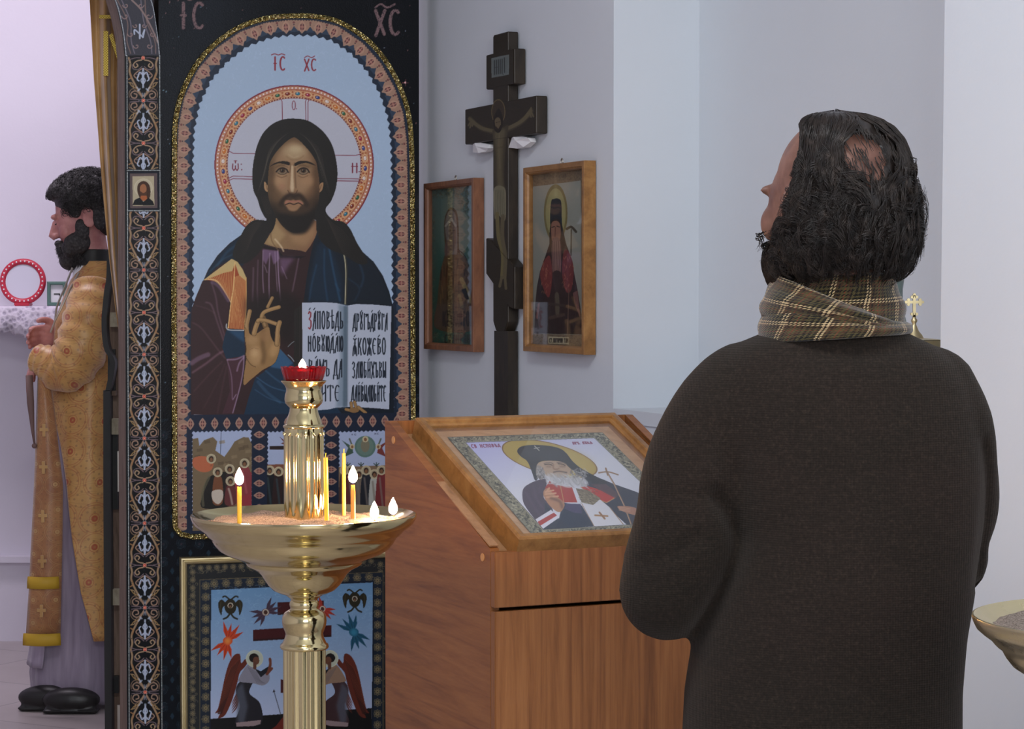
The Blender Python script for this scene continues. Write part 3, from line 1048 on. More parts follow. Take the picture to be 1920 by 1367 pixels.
def face_icon(A):
    """bearded face with long parted hair, coordinates of a 4.557x enlargement"""
    A.T(450, 170, 4.557)
    H0 = C(27, 25, 22)
    hair = [(460, 238), (360, 248), (270, 290), (200, 360), (150, 460), (120, 580), (104, 720), (115, 850), (150, 930), (175, 1010), (210, 1080), (240, 1110), (130, 1105), (60, 1150), (10, 1230), (-40, 1320), (-60, 1420), (20, 1480), (130, 1420), (230, 1280), (300, 1120), (640, 1100), (670, 1250), (760, 1350), (880, 1400), (1010, 1480), (1090, 1460), (1000, 1300), (940, 1180), (880, 1120), (790, 1100), (730, 1020), (780, 940), (820, 830), (833, 700), (815, 560), (780, 450), (720, 360), (640, 290), (560, 250)]
    A.poly(hair, H0, smooth=True)
    # neck and chest
    neck = [(300, 1090), (290, 1150), (260, 1220), (205, 1310), (330, 1345), (520, 1367), (560, 1380), (600, 1330), (640, 1260), (668, 1180), (660, 1120), (600, 1080)]
    A.poly(neck, A.grad((280, 1200), C(140, 112, 76), (650, 1200), C(128, 92, 66)))
    A.poly([(300, 1120), (330, 1170), (390, 1230), (300, 1330), (220, 1300), (280, 1200)], C(168, 140, 98), .7, blur=12)
    A.line([(262, 1215), (275, 1290), (330, 1367)], 9, C(110, 84, 55), .8, smooth=True, blur=3)
    A.line([(300, 1270), (350, 1330), (372, 1372)], 14, C(205, 182, 145), .8, smooth=True, blur=3)
    A.poly([(420, 1200), (560, 1210), (640, 1130), (640, 1240), (560, 1330), (450, 1300)], C(168, 132, 92), .6, blur=20)
    # face
    face = [(455, 400), (390, 440), (330, 500), (285, 560), (255, 620), (244, 690), (238, 770), (236, 850), (250, 940), (290, 1040), (340, 1130), (400, 1190), (470, 1215), (550, 1190), (610, 1120), (650, 1030), (672, 940), (680, 850), (676, 760), (664, 680), (650, 610), (610, 540), (560, 480), (500, 420)]
    # ears
    A.poly([(205, 790), (215, 780), (238, 820), (245, 860), (225, 862), (208, 835)], C(165, 130, 92), smooth=True)
    A.poly([(712, 790), (690, 790), (668, 830), (665, 865), (685, 868), (705, 840)], C(150, 115, 82), smooth=True)
    A.line([(222, 800), (232, 845)], 5, C(70, 48, 32), .7); A.line([(695, 805), (680, 850)], 5, C(80, 54, 36), .7)
    A.set_clip(face, True)
    A.poly(face, A.grad((250, 700), C(92, 70, 46), (660, 760), C(104, 76, 52)), smooth=True)
    A.poly([(300, 560), (380, 470), (455, 430), (540, 480), (610, 560), (620, 640), (600, 760), (590, 860), (540, 900), (460, 920), (370, 900), (320, 840), (290, 740)], C(150, 118, 86), .95, blur=30)
    A.ell(470, 520, 105, 62, C(172, 148, 112), a=.85, blur=26)
    A.ell(475, 500, 52, 30, C(186, 165, 128), a=.7, blur=14)
    A.line([(395, 560), (440, 590), (500, 585), (545, 555)], 9, C(120, 92, 62), .55, smooth=True, blur=4)
    A.line([(415, 545), (455, 570), (500, 560)], 6, C(190, 168, 132), .5, smooth=True, blur=3)
    A.ell(330, 640, 60, 22, C(112, 86, 58), rot=-.1, a=.8, blur=10)
    A.ell(560, 640, 70, 22, C(112, 86, 58), rot=.1, a=.8, blur=10)
    A.ell(330, 770, 62, 46, C(168, 132, 96), a=.85, blur=20)
    A.ell(580, 770, 66, 46, C(160, 124, 90), a=.85, blur=20)
    A.ell(355, 820, 30, 30, C(165, 115, 88), a=.5, blur=15)
    A.ell(270, 740, 26, 130, C(78, 56, 36), a=.6, blur=16)
    A.ell(655, 740, 26, 140, C(78, 56, 36), a=.7, blur=18)
    # nose
    A.poly([(425, 640), (415, 760), (405, 850), (430, 875), (480, 872), (492, 850), (470, 800), (465, 660)], C(140, 106, 74), .8, blur=6)
    A.poly([(436, 640), (434, 740), (428, 830), (436, 868), (458, 868), (462, 830), (456, 740), (456, 640)], C(196, 172, 138), .95, blur=4)
    A.line([(470, 660), (474, 760), (478, 830)], 9, C(88, 62, 42), .65, smooth=True, blur=3)
    A.line([(408, 852), (425, 878), (450, 886), (478, 876), (490, 852)], 7, C(82, 54, 36), .85, smooth=True, blur=1)
    A.line([(462, 900), (462, 928)], 12, C(110, 78, 54), .6, blur=3)
    # beard
    beard = [(238, 830), (260, 920), (300, 960), (340, 950), (372, 935), (400, 905), (440, 880), (485, 880), (520, 905), (550, 945), (590, 930), (640, 880), (682, 820), (700, 900), (690, 1010), (640, 1120), (580, 1200), (500, 1226), (420, 1222), (350, 1150), (280, 1050), (235, 950)]
    A.poly(beard, C(48, 36, 25), .72, blur=26, smooth=True)
    A.poly([(250, 960), (330, 1040), (420, 1060), (520, 1060), (610, 1020), (680, 930), (660, 1080), (590, 1190), (480, 1226), (390, 1190), (310, 1110)], C(26, 21, 16), .97, blur=18, smooth=True)
    A.line([(350, 975), (372, 930), (425, 892), (462, 905), (505, 892), (545, 930), (572, 980)], 34, C(44, 31, 21), .95, smooth=True, blur=8)
    A.poly([(378, 958), (395, 935), (430, 940), (455, 930), (480, 942), (515, 935), (545, 965), (520, 985), (480, 1025), (430, 1025), (395, 990)], C(150, 112, 80), .95, blur=5, smooth=True)
    A.line([(388, 962), (410, 942), (452, 950), (495, 942), (530, 962)], 12, C(158, 102, 84), .95, smooth=True, blur=2)
    A.line([(388, 975), (425, 962), (460, 972), (500, 960), (532, 978)], 9, C(46, 28, 20), .95, smooth=True, blur=1)
    A.ell(450, 1010, 42, 14, C(150, 116, 84), a=.6, blur=6)
    A.set_clip(None)
    # chin beard edge over neck
    A.poly([(320, 1070), (390, 1170), (440, 1218), (500, 1226), (570, 1205), (640, 1100), (670, 1020), (600, 1060), (470, 1080), (380, 1060)], C(24, 19, 15), .96, blur=14, smooth=True)
    A.poly([(640, 1030), (700, 1020), (690, 1180), (655, 1200), (650, 1100)], H0, smooth=True); A.poly([(235, 1060), (300, 1060), (300, 1140), (262, 1215), (225, 1200)], H0, smooth=True)
    # eyes
    for sx, ex, lid in ((1, 360, 0), (-1, 540, 0)):
        A.poly([(ex - 46, 688), (ex - 25, 662), (ex + 5, 655), (ex + 34, 668), (ex + 45, 690), (ex + 15, 712), (ex - 22, 710)], C(122, 104, 82), 1, smooth=True)
        A.ell(ex + 2, 682, 24, 22, C(70, 50, 34)); A.ell(ex + 2, 684, 11, 11, C(18, 14, 12)); A.ell(ex - 4, 679, 4, 4, C(190, 170, 140), a=.8)
        A.line([(ex - 50, 694), (ex - 26, 669), (ex + 6, 661), (ex + 36, 672), (ex + 52, 698)], 12, C(34, 24, 18), 1, smooth=True)
        A.line([(ex - 38, 702), (ex - 10, 716), (ex + 24, 712), (ex + 44, 696)], 6, C(62, 42, 30), .9, smooth=True)
        A.line([(ex - 44, 726), (ex - 5, 742), (ex + 40, 726)], 7, C(96, 68, 46), .7, smooth=True, blur=3)
        A.line([(ex - 55, 660), (ex - 10, 636), (ex + 50, 655)], 6, C(84, 60, 42), .6, smooth=True, blur=2)
    A.poly([(255, 650), (290, 622), (345, 604), (395, 604), (425, 615), (420, 638), (380, 628), (330, 622), (285, 636)], C(30, 22, 17), 1, smooth=True)
    A.poly([(645, 640), (610, 614), (560, 600), (505, 602), (468, 622), (472, 644), (510, 628), (560, 618), (605, 628)], C(30, 22, 17), 1, smooth=True)
    A.line([(425, 612), (432, 650), (425, 700)], 8, C(92, 66, 44), .7, smooth=True, blur=3)
    A.line([(468, 618), (460, 640)], 8, C(60, 42, 30), .6, smooth=True, blur=2)
    # hair strands
    rng = np.random.RandomState(5)
    for i in range(9):
        t = i / 8
        A.line([(440 - 12 * i, 350 + 5 * i), (360 - 14 * i, 400 + 14 * i), (250 - 6 * i, 520 + 26 * i), (225 - 8 * i, 660 + 22 * i), (200 - 6 * i, 780 + 14 * i)], 4, C(72, 66, 56), .55, smooth=True, taper=True)
        A.line([(480 + 14 * i, 350 + 5 * i), (560 + 16 * i, 400 + 16 * i), (650 + 10 * i, 520 + 26 * i), (680 + 10 * i, 660 + 22 * i), (715 + 6 * i, 800 + 12 * i)], 4, C(72, 66, 56), .55, smooth=True, taper=True)
    for i in range(10):
        A.line([(225 - 4 * i, 1080 + 6 * i), (130 - 2 * i, 1130 + 12 * i), (60, 1180 + 20 * i), (-20 + 3 * i, 1290 + 16 * i)], 4, C(66, 58, 50), .5, smooth=True, taper=True)
        A.line([(700 + 6 * i, 1040 + 8 * i), (790 + 2 * i, 1130 + 12 * i), (880, 1200 + 20 * i), (980 - 3 * i, 1330 + 13 * i)], 4, C(66, 58, 50), .5, smooth=True, taper=True)
        A.line([(175 + 6 * i, 880), (200 + 7 * i, 980), (235 + 4 * i, 1080)], 4, C(60, 52, 42), .4, smooth=True, taper=True)


def main_icon():
    A = Art(296, 0, 794, 1367, C(12, 15, 20), 2.0)
    # ---- the panel outside the arch: near black with stars, blue arabesque below y = 785
    rng = np.random.RandomState(11)
    A.T(0, 0, 1)
    A.poly([(300, 0), (470, 0), (300, 330)], C(44, 52, 62), .5, blur=60)  # painted sheen: glossy upper left corner put into the panel's colour
    A.poly([(300, 0), (420, 0), (300, 200)], C(72, 78, 88), .0, blur=60)
    for _ in range(420):
        x, y = rng.uniform(300, 786), rng.uniform(0, 780)
        b = rng.rand() ** 3
        c = [C(120, 150, 165), C(150, 160, 175), C(165, 120, 120)][rng.randint(3)]
        A.ell(x, y, .45 + .9 * b, .45 + .9 * b, c, a=.35 + .6 * b)
    A.line([(754, 155), (766, 155)], .8, C(190, 110, 110), .8); A.line([(760, 149), (760, 161)], .8, C(190, 110, 110), .8); A.ell(760, 155, 1.8, 1.8, C(230, 180, 180))
    arabesque(A, 300, 785, 330, 1030)
    arabesque(A, 300, 1000, 790, 1367)
    arabesque(A, 766, 700, 790, 800)
    # monogram letters in speckled rose on the panel
    for (tx, x0, y0, x1, y1) in (('ІС', 330, 6, 385, 52), ('ХС', 700, 20, 752, 64)):
        write(A, tx, x0, y0, x1, y1, C(120, 96, 98), 6, 4)
        A.line([(x0 + 4, y0 - 6), (x0 + 14, y0 - 12), (x0 + 26, y0 - 6), (x0 + 40, y0 - 12)], 3.5, C(120, 96, 98), smooth=True)
    for _ in range(700):
        x, y = rng.uniform(325, 390), rng.uniform(0, 60)
        if rng.rand() < .5: x, y = rng.uniform(696, 756), rng.uniform(8, 70)
        A.ell(x, y, .7, .7, C(24, 24, 32), a=.7)
    # ---- inside the arch
    arch = catmull(ARCH, 5)
    inner = np.array([(x, y) for x, y in arch])
    A.poly(list(inner) + [(774, 1000), (327, 1000)], C(22, 34, 52))
    cen = np.array([547, 300.0])
    # beige zigzag border, scalloped toward the sky
    path = resample([(343, 985)] + [(342, 800), (341, 500), (342, 300), (344, 240), (354, 188), (379, 136), (412, 98), (455, 68), (500, 52), (544, 47), (590, 48), (630, 58), (674, 88), (707, 125), (732, 170), (747, 216), (753, 266), (755, 352), (756, 600), (757, 780), (758, 960)], 5.0)
    A.line(path, 20, C(150, 118, 100))
    A.line(path + 0, 20, C(92, 74, 72), .0)
    # sky
    sky = []
    sp = resample([(362, 790), (362, 500), (362, 300), (364, 245), (374, 196), (396, 150), (426, 116), (464, 87), (504, 72), (544, 66), (588, 67), (622, 76), (660, 102), (690, 136), (713, 178), (727, 220), (733, 268), (735, 352), (736, 600), (737, 790)], 3.8)
    for i, q in enumerate(sp):
        a = sp[max(i - 1, 0)]; b = sp[min(i + 1, len(sp) - 1)]
        t = b - a; t = t / (np.hypot(*t) + 1e-9); nn_ = np.array([t[1], -t[0]])
        sky.append(q + nn_ * 2.2 * math.sin(i * 2 * math.pi * 3.8 / 15.2))
    A.poly(sky, A.grad((430, 80), C(154, 174, 196), (700, 760), C(166, 188, 214)))
    A.set_clip(sky)
    rr = np.random.RandomState(4)
    for _ in range(900):
        x, y = rr.uniform(360, 738), rr.uniform(66, 600); t0 = rr.uniform(0, 6); r_ = rr.uniform(2, 5)
        A.line([(x + r_ * math.cos(t0 + k), y + r_ * math.sin(t0 + k)) for k in (0, .7, 1.4, 2.1)], .8, C(182, 202, 226), .35)
    A.set_clip(None)
    # border motifs, every 30 px along the path, half of them pointing inward
    L_ = resample(path, 30.5)
    for i in range(len(L_)):
        a = L_[max(i - 1, 0)]; b = L_[min(i + 1, len(L_) - 1)]
        t = b - a; t = t / np.hypot(*t); nn_ = np.array([-t[1], t[0]])
        if (cen - L_[i]) @ nn_ < 0 and L_[i][1] < 300: nn_ = -nn_
        if L_[i][1] >= 300: nn_ = np.array([1.0, 0]) if L_[i][0] < 540 else np.array([-1.0, 0])
        q = L_[i] + nn_ * 3
        for sgn in (-1, 1):      # blue waists between the lozenges
            w_ = L_[i] + t * 15.2 * 1.0
            A.poly([w_ + nn_ * 13 - t * 8, w_ + nn_ * 2, w_ + nn_ * 13 + t * 8], C(40, 56, 76), .95)
        motif(A, q[0], q[1], 13, math.atan2(nn_[1], nn_[0]))
        w_ = L_[i] + t * 15.2 - nn_ * 5
        A.ell(w_[0], w_[1], 2.2, 2.2, C(96, 50, 52), a=.8); A.ell(w_[0] + nn_[0] * 4, w_[1] + nn_[1] * 4, 1.3, 1.3, C(50, 40, 48))
    for q in resample(path, 5.0):
        d = (cen - q); d = d / np.hypot(*d) if q[1] < 300 else np.array([np.sign(cen[0] - q[0]), 0])
        A.ell(q[0] - d[0] * 10, q[1] - d[1] * 10, 1.5, 1.5, C(34, 32, 40), a=.8)
    # ---- inscription
    red = C(132, 44, 56)
    write(A, 'ІС', 509, 107, 536, 131, red, 3.2, 2.2); A.line([(509, 103), (515, 101), (522, 103), (528, 101), (534, 103)], 1.8, red, smooth=True)
    write(A, 'ХС', 569, 111, 594, 132, red, 2.8, 2.0); A.line([(571, 108), (577, 105), (584, 108), (590, 105)], 1.6, red, smooth=True)
    # ---- halo
    hc = (551, 309)
    A.ell(551.5, 309, 149.5, 149.5, C(120, 36, 52))
    A.ell(551.5, 309, 147, 147, C(178, 128, 100))
    for k in range(130):
        t = 2 * math.pi * k / 130
        A.ell(551.5 + 144 * math.cos(t), 309 + 144 * math.sin(t), 1.5, 1.5, C(222, 208, 210))
    A.ell(551.5, 309, 141, 141, C(150, 62, 50)); A.ell(551.5, 309, 139.8, 139.8, C(186, 136, 96))
    gem = [C(40, 60, 120), C(30, 90, 60), C(140, 30, 60), C(190, 110, 40), C(40, 110, 130), C(205, 190, 180), C(110, 40, 30)]
    for k in range(44):
        t = 2 * math.pi * k / 44 + .05
        x, y = 551.5 + 133.5 * math.cos(t), 309 + 133.5 * math.sin(t)
        A.ell(x, y, 7.2, 4.8, C(214, 178, 140), rot=t + math.pi / 2); A.ell(x, y, 6, 3.8, C(168, 100, 62), rot=t + math.pi / 2)
        A.ell(x, y, 4.2, 3.0, gem[(k * 5) % 7], rot=t + math.pi / 2); A.ell(x - 1, y - 1, 1.1, 1.1, C(230, 220, 215), a=.8)
        for s_ in (-1, 1):
            q = t + 2 * math.pi / 88
            A.ell(551.5 + (133.5 + 3 * s_) * math.cos(q), 309 + (133.5 + 3 * s_) * math.sin(q), 1.5, 1.5, C(150, 66, 40))
    A.ell(551.5, 309, 127.5, 127.5, C(120, 56, 48))
    for k in range(150):
        t = 2 * math.pi * k / 150
        A.ell(551.5 + 126.2 * math.cos(t), 309 + 126.2 * math.sin(t), 1.0, 1.0, C(220, 196, 160))
    A.ell(551.5, 309, 124.6, 124.6, C(176, 178, 190))
    A.T(320, 30, 3.4174)
    rl = C(118, 44, 60)
    for pts in ([(700, 520), (714, 548), (716, 670)], [(872, 525), (864, 548), (866, 672)], [(888, 530), (880, 552), (880, 676)],
                [(368, 862), (400, 880), (545, 882)], [(362, 1044), (400, 1026), (525, 1030)], [(362, 1060), (400, 1042), (525, 1046)],
                [(1050, 893), (1185, 893), (1222, 884)], [(1068, 1042), (1200, 1044), (1232, 1050)], [(1068, 1056), (1195, 1058), (1230, 1066)]):
        A.line(pts, 4.5, rl)
    write(A, 'О', 772, 545, 806, 600, rl, 5, 3.5); A.ell(806, 594, 3.5, 3.5, rl)
    write(A, 'Ѿ', 390, 925, 440, 990, rl, 7, 5); A.ell(453, 950, 4, 4, rl); A.ell(455, 985, 4, 4, rl)
    write(A, 'Ν', 1155, 945, 1202, 1003, rl, 9, 5); A.ell(1208, 998, 4, 4, rl)
    # ---- robe (3.417x enlargement, second sheet)
    A.T(320, 400, 3.4174)
    sh = [(450, 140), (380, 190), (300, 270), (240, 360), (205, 440), (160, 540), (135, 610), (130, 700), (130, 1290), (1430, 1290), (1430, 640), (1425, 600), (1400, 500), (1350, 390), (1290, 310), (1200, 230), (1140, 140), (900, 60), (700, 60)]
    A.poly(sh, C(46, 27, 28))
    # right mantle, dark blue
    A.poly([(940, 90), (1000, 60), (1100, 90), (1200, 220), (1300, 310), (1360, 400), (1400, 500), (1430, 620), (1430, 1290), (1100, 1290), (840, 1290), (850, 580), (870, 420), (900, 250)], C(13, 24, 36))
    A.poly([(890, 560), (885, 470), (905, 350), (940, 200), (1000, 160), (1060, 300), (1100, 440), (1105, 575)], C(18, 38, 56), .9, blur=10)
    for pts, w_, al in (([(1010, 190), (1035, 330), (1060, 450), (1085, 560)], 12, .7), ([(985, 230), (985, 400), (1005, 560)], 9, .6), ([(935, 330), (905, 450), (888, 560)], 10, .5), ([(1055, 450), (1085, 500)], 5, .9), ([(1200, 300), (1235, 400), (1220, 470)], 14, .4), ([(1140, 420), (1210, 480), (1180, 560)], 10, .35)):
        A.line(pts, w_, C(38, 76, 106), al, smooth=True, blur=4)
    A.line([(1090, 200), (1115, 280), (1125, 380), (1120, 580)], 15, C(60, 58, 46), smooth=True); A.line([(1090, 200), (1113, 280), (1122, 380), (1118, 580)], 6, C(172, 168, 140), smooth=True)
    A.line([(1270, 300), (1340, 390), (1400, 520), (1420, 595)], 6, C(12, 20, 30), smooth=True)
    # left shoulder mantle, blue
    A.poly([(450, 140), (390, 185), (310, 262), (250, 345), (215, 430), (300, 340), (395, 290), (460, 340), (480, 300), (520, 200), (500, 150)], C(14, 32, 48))
    A.line([(300, 335), (360, 250), (430, 200)], 14, C(34, 68, 92), .7, smooth=True, blur=5)
    A.line([(255, 370), (330, 300), (400, 262)], 9, C(44, 80, 104), .5, smooth=True, blur=4)
    # orange lining with gold rays
    A.poly([(215, 424), (390, 292), (428, 310), (462, 360), (484, 412), (484, 600), (470, 745), (366, 738), (386, 575), (300, 440)], C(152, 68, 36))
    A.poly([(215, 424), (390, 292), (428, 310), (462, 360), (484, 412), (484, 435), (440, 400), (412, 320), (395, 370), (340, 382), (240, 420)], C(190, 166, 112))
    for i in range(15):
        t = i / 14
        A.line([(228 + 178 * t, 416 - 40 * t - 30 * math.sin(t * 3)), (300 + 92 * t, 440 + 130 * t)], 3.6, C(206, 158, 96), .9)
    for i in range(12):
        t = i / 11
        A.line([(412 + 70 * t, 410 - 20 * math.sin(t * 3) + 20 * t), (372 + 100 * t, 736 + 6 * t)], 3.6, C(206, 158, 96), .85)
        A.line([(400 + 20 * t, 420 + 10 * i), (388 + 80 * t * t, 700)], 2.6, C(196, 140, 84), .6)
    A.line([(412, 315), (404, 460), (386, 575), (368, 735)], 5, C(222, 184, 120), smooth=True)
    A.line([(215, 426), (300, 436), (386, 572)], 5, C(222, 186, 124), smooth=True); A.line([(484, 412), (484, 600), (471, 745)], 5, C(214, 168, 100), smooth=True)
    # left sleeve, maroon
    A.poly([(205, 432), (160, 540), (134, 620), (134, 1290), (480, 1290), (420, 1240), (460, 940), (360, 930), (350, 740), (375, 590), (300, 450)], C(50, 30, 32))
    for pts, w_, al, c in (([(262, 445), (290, 540), (305, 640), (350, 800)], 8, .6, C(120, 92, 108)), ([(225, 570), (262, 590), (300, 700), (345, 830)], 10, .5, C(124, 96, 112)),
                           ([(265, 440), (310, 470), (370, 560)], 22, .55, C(110, 86, 116)), ([(160, 590), (230, 610), (280, 640)], 5, .4, C(120, 90, 100)),
                           ([(140, 700), (200, 740), (300, 870), (350, 930)], 8, .5, C(108, 78, 88)), ([(140, 1020), (230, 960), (300, 905), (345, 880)], 14, .6, C(124, 90, 104)),
                           ([(135, 960), (180, 930), (240, 905)], 30, .6, C(126, 100, 122)), ([(150, 1140), (240, 1040), (330, 950)], 8, .5, C(96, 62, 66)), ([(210, 1250), (290, 1100), (350, 960)], 7, .4, C(86, 56, 56)),
                           ([(300, 1280), (330, 1120), (360, 980)], 9, .4, C(92, 60, 66)), ([(390, 1280), (420, 1150), (450, 1010)], 8, .3, C(100, 66, 74))):
        A.line(pts, w_, c, al, smooth=True, blur=3)
    A.poly([(360, 738), (470, 748), (476, 900), (460, 915), (356, 932), (330, 860), (345, 790)], C(16, 40, 60))
    A.poly([(365, 750), (470, 752), (474, 830), (430, 800)], C(44, 86, 120), .6, blur=6)
    A.poly([(360, 935), (472, 912), (470, 1000), (450, 1100), (400, 1280), (330, 1285), (380, 1140)], C(66, 38, 46))
    for pts, w_, al in (([(470, 915), (465, 1000), (445, 1110), (398, 1280)], 6, .85), ([(362, 940), (390, 1050), (395, 1190)], 5, .6), ([(398, 1195), (420, 1160)], 5, .8), ([(425, 1010), (440, 960), (468, 925)], 10, .6), ([(362, 938), (420, 935), (470, 912)], 10, .6)):
        A.line(pts, w_, C(164, 140, 168), al, smooth=True, blur=1)
    A.line([(358, 710), (358, 735), (380, 748), (470, 750)], 7, C(170, 175, 178), smooth=True)
    # lower mantle, blue, right of the wrist
    A.poly([(700, 870), (790, 960), (850, 1020), (950, 1100), (1100, 1290), (470, 1290), (500, 1180), (540, 1060), (640, 980)], C(18, 44, 66))
    A.poly([(640, 985), (700, 870), (780, 965), (720, 1000)], C(50, 88, 122), .9, blur=3)
    for pts, w_, al in (([(550, 1050), (640, 1110), (740, 1140), (800, 1150)], 6, .6), ([(540, 1130), (640, 1190), (760, 1220), (900, 1235)], 5, .5), ([(560, 1080), (620, 1150), (700, 1210)], 20, .3), ([(700, 872), (780, 960)], 4, .9), ([(610, 1010), (700, 1080), (820, 1130)], 12, .35)):
        A.line(pts, w_, C(70, 108, 140), al, smooth=True, blur=2)
    # tunic folds and collar
    A.poly([(590, 225), (600, 205), (690, 232), (720, 272), (870, 275), (830, 290), (700, 285), (690, 240)], C(26, 16, 20))
    A.poly([(590, 228), (640, 236), (690, 240), (700, 290), (660, 330), (640, 260), (610, 330), (592, 300)], C(110, 84, 112), .9, blur=3)
    A.poly([(695, 285), (800, 285), (760, 330), (720, 400), (700, 370)], C(108, 80, 108), .8, blur=12)
    for pts, w_, al in (([(592, 240), (590, 400), (596, 510)], 6, .75), ([(636, 255), (630, 400), (632, 545)], 6, .85), ([(686, 240), (690, 380), (704, 560)], 7, .9), ([(668, 245), (676, 380), (684, 500)], 5, .7), ([(600, 330), (618, 380)], 4, .8),
                        ([(560, 300), (555, 480), (560, 600)], 9, .3), ([(820, 290), (800, 400), (780, 500)], 10, .35), ([(710, 340), (745, 420)], 4, .7), ([(470, 280), (530, 250), (480, 300), (462, 318)], 6, .6), ([(530, 350), (525, 560)], 12, .3)):
        A.line(pts, w_, C(158, 134, 160), al, smooth=True, blur=1)
    A.poly([(480, 560), (720, 500), (850, 560), (790, 830), (760, 860), (700, 800), (500, 700)], C(24, 17, 15), .85, blur=30)
    # ---- head
    face_icon(A)
    # ---- blessing hand (7.594x enlargement)
    A.T(440, 540, 7.594)
    sk, shd, hi = C(150, 117, 74), C(92, 66, 36), C(186, 150, 104)
    def fing(pts, w_, c=sk):
        A.line(pts, w_ + 7, C(30, 22, 14), smooth=True); A.line(pts, w_, c, smooth=True); A.line([(x - w_ * .12, y - w_ * .1) for x, y in pts], w_ * .4, hi, .55, smooth=True, blur=5)
    fing([(470, 270), (500, 210), (535, 140)], 44, C(136, 106, 66))
    fing([(440, 540), (420, 480), (400, 420)], 80, C(112, 84, 50))
    fing([(385, 470), (385, 400), (420, 345), (500, 310), (630, 272)], 52)
    fing([(215, 330), (190, 440), (170, 540), (180, 660)], 56)
    palm = [(145, 560), (140, 700), (160, 860), (150, 960), (160, 1000), (120, 1367), (230, 1300), (400, 1170), (560, 1080), (620, 960), (650, 800), (640, 620), (580, 620), (565, 760), (520, 690), (490, 560), (420, 580), (330, 635), (240, 665), (200, 640)]
    A.poly(palm, C(30, 22, 14), smooth=True)
    A.poly([(x + (6 if x < 400 else -4), y) for x, y in palm], C(146, 112, 70), smooth=True)
    A.ell(300, 960, 95, 140, C(172, 136, 92), a=.9, blur=26); A.ell(285, 930, 50, 60, C(200, 166, 120), a=.6, blur=22)
    A.ell(560, 880, 60, 110, C(178, 140, 92), rot=.3, a=.8, blur=22); A.line([(410, 620), (400, 800), (420, 960), (400, 1060)], 60, shd, .6, smooth=True, blur=20)
    A.ell(250, 740, 90, 70, C(176, 140, 96), a=.6, blur=26); A.ell(430, 680, 70, 80, C(150, 112, 74), a=.7, blur=20)
    A.line([(165, 1000), (230, 1090), (300, 1125)], 8, C(60, 42, 24), .8, smooth=True)
    A.line([(215, 880), (270, 855), (340, 870)], 5, C(110, 78, 46), .6, smooth=True)
    fing([(275, 650), (300, 560), (335, 470)], 66)
    fing([(330, 470), (350, 455), (430, 460), (500, 480), (600, 515)], 52)
    fing([(600, 800), (610, 640), (620, 560), (640, 490)], 62)
    A.poly([(500, 560), (560, 560), (575, 700), (560, 770), (520, 680)], C(24, 18, 14), smooth=True)
    A.line([(232, 500), (215, 600), (238, 660)], 18, C(24, 18, 14), smooth=True)
    # ---- open book (6.214x enlargement)
    A.T(540, 560, 6.214)
    A.poly([(165, 55), (80, 130), (68, 150), (68, 800), (165, 1300)], C(30, 27, 24))
    for k in range(6): A.line([(75 + 15 * k, 140 - 14 * k), (75 + 15 * k, 900)], 2, C(92, 86, 78), .7)
    A.line([(0, 560), (40, 520), (70, 500)], 8, C(120, 130, 130), smooth=True); A.line([(0, 655), (40, 690), (70, 730)], 8, C(150, 165, 175), smooth=True)
    A.poly([(165, 48), (400, 42), (560, 50), (690, 82), (800, 62), (1000, 70), (1205, 88), (1178, 1290), (1000, 1275), (800, 1265), (690, 1262), (560, 1270), (480, 1290), (360, 1300), (170, 1310)], C(176, 184, 200))
    A.poly([(590, 60), (690, 84), (685, 1262), (560, 1270), (610, 700)], C(116, 134, 150), .8, blur=14)
    A.poly([(650, 80), (692, 84), (688, 1262), (640, 1265)], C(76, 94, 108), .8, blur=10)
    A.line([(690, 80), (686, 1262)], 5, C(40, 52, 62))
    ink = C(26, 34, 46)
    write(A, 'ЗАПОВѢДЬ', 228, 150, 650, 350, ink, 15, 8, (1, 0), first=C(132, 42, 52))
    write(A, 'НОВУЮДАЮ', 226, 440, 645, 612, ink, 15, 8, (1, 5, 6))
    write(A, 'ВАМЪ', 230, 712, 490, 905, ink, 15, 8, (1,)); write(A, 'ДА', 525, 712, 640, 912, ink, 15, 8)
    write(A, 'ЛЮБИТЕ', 150, 1010, 608, 1192, ink, 15, 8, (3,))
    write(A, 'ДРУГЪДРУГА', 752, 175, 1165, 360, ink, 14, 7, (2, 5, 7))
    write(A, 'ЯКОЖЕВО', 750, 462, 1145, 645, ink, 15, 8, (0, 5))
    write(A, 'ЗЛЮБИХЪВЫ', 742, 738, 1145, 920, ink, 14, 7, (4,))
    write(A, 'ДАИВЫЛЮБИТЕ', 735, 1012, 1145, 1195, ink, 13, 6, (2, 3, 8))
    A.T(540, 560, 6.214)
    for x0, y0, x1, y1 in ((675, 1290, 760, 1310), (735, 1215, 745, 1300), (775, 1205, 800, 1290), (820, 1265, 905, 1330)):
        A.line([(x0, y0), ((x0 + x1) / 2, (y0 + y1) / 2), (x1, y1)], 38, C(60, 42, 24)); A.line([(x0, y0), (x1, y1)], 30, C(152, 118, 74))
    A.ell(770, 1300, 60, 30, C(132, 100, 62))
    # ---- band below and the three scenes
    A.T(0, 0, 1)
    A.poly([(356, 778), (744, 774), (744, 812), (356, 816)], C(20, 30, 50))
    A.poly([(350, 800), (744, 800), (744, 1000), (350, 1000)], C(20, 30, 50))
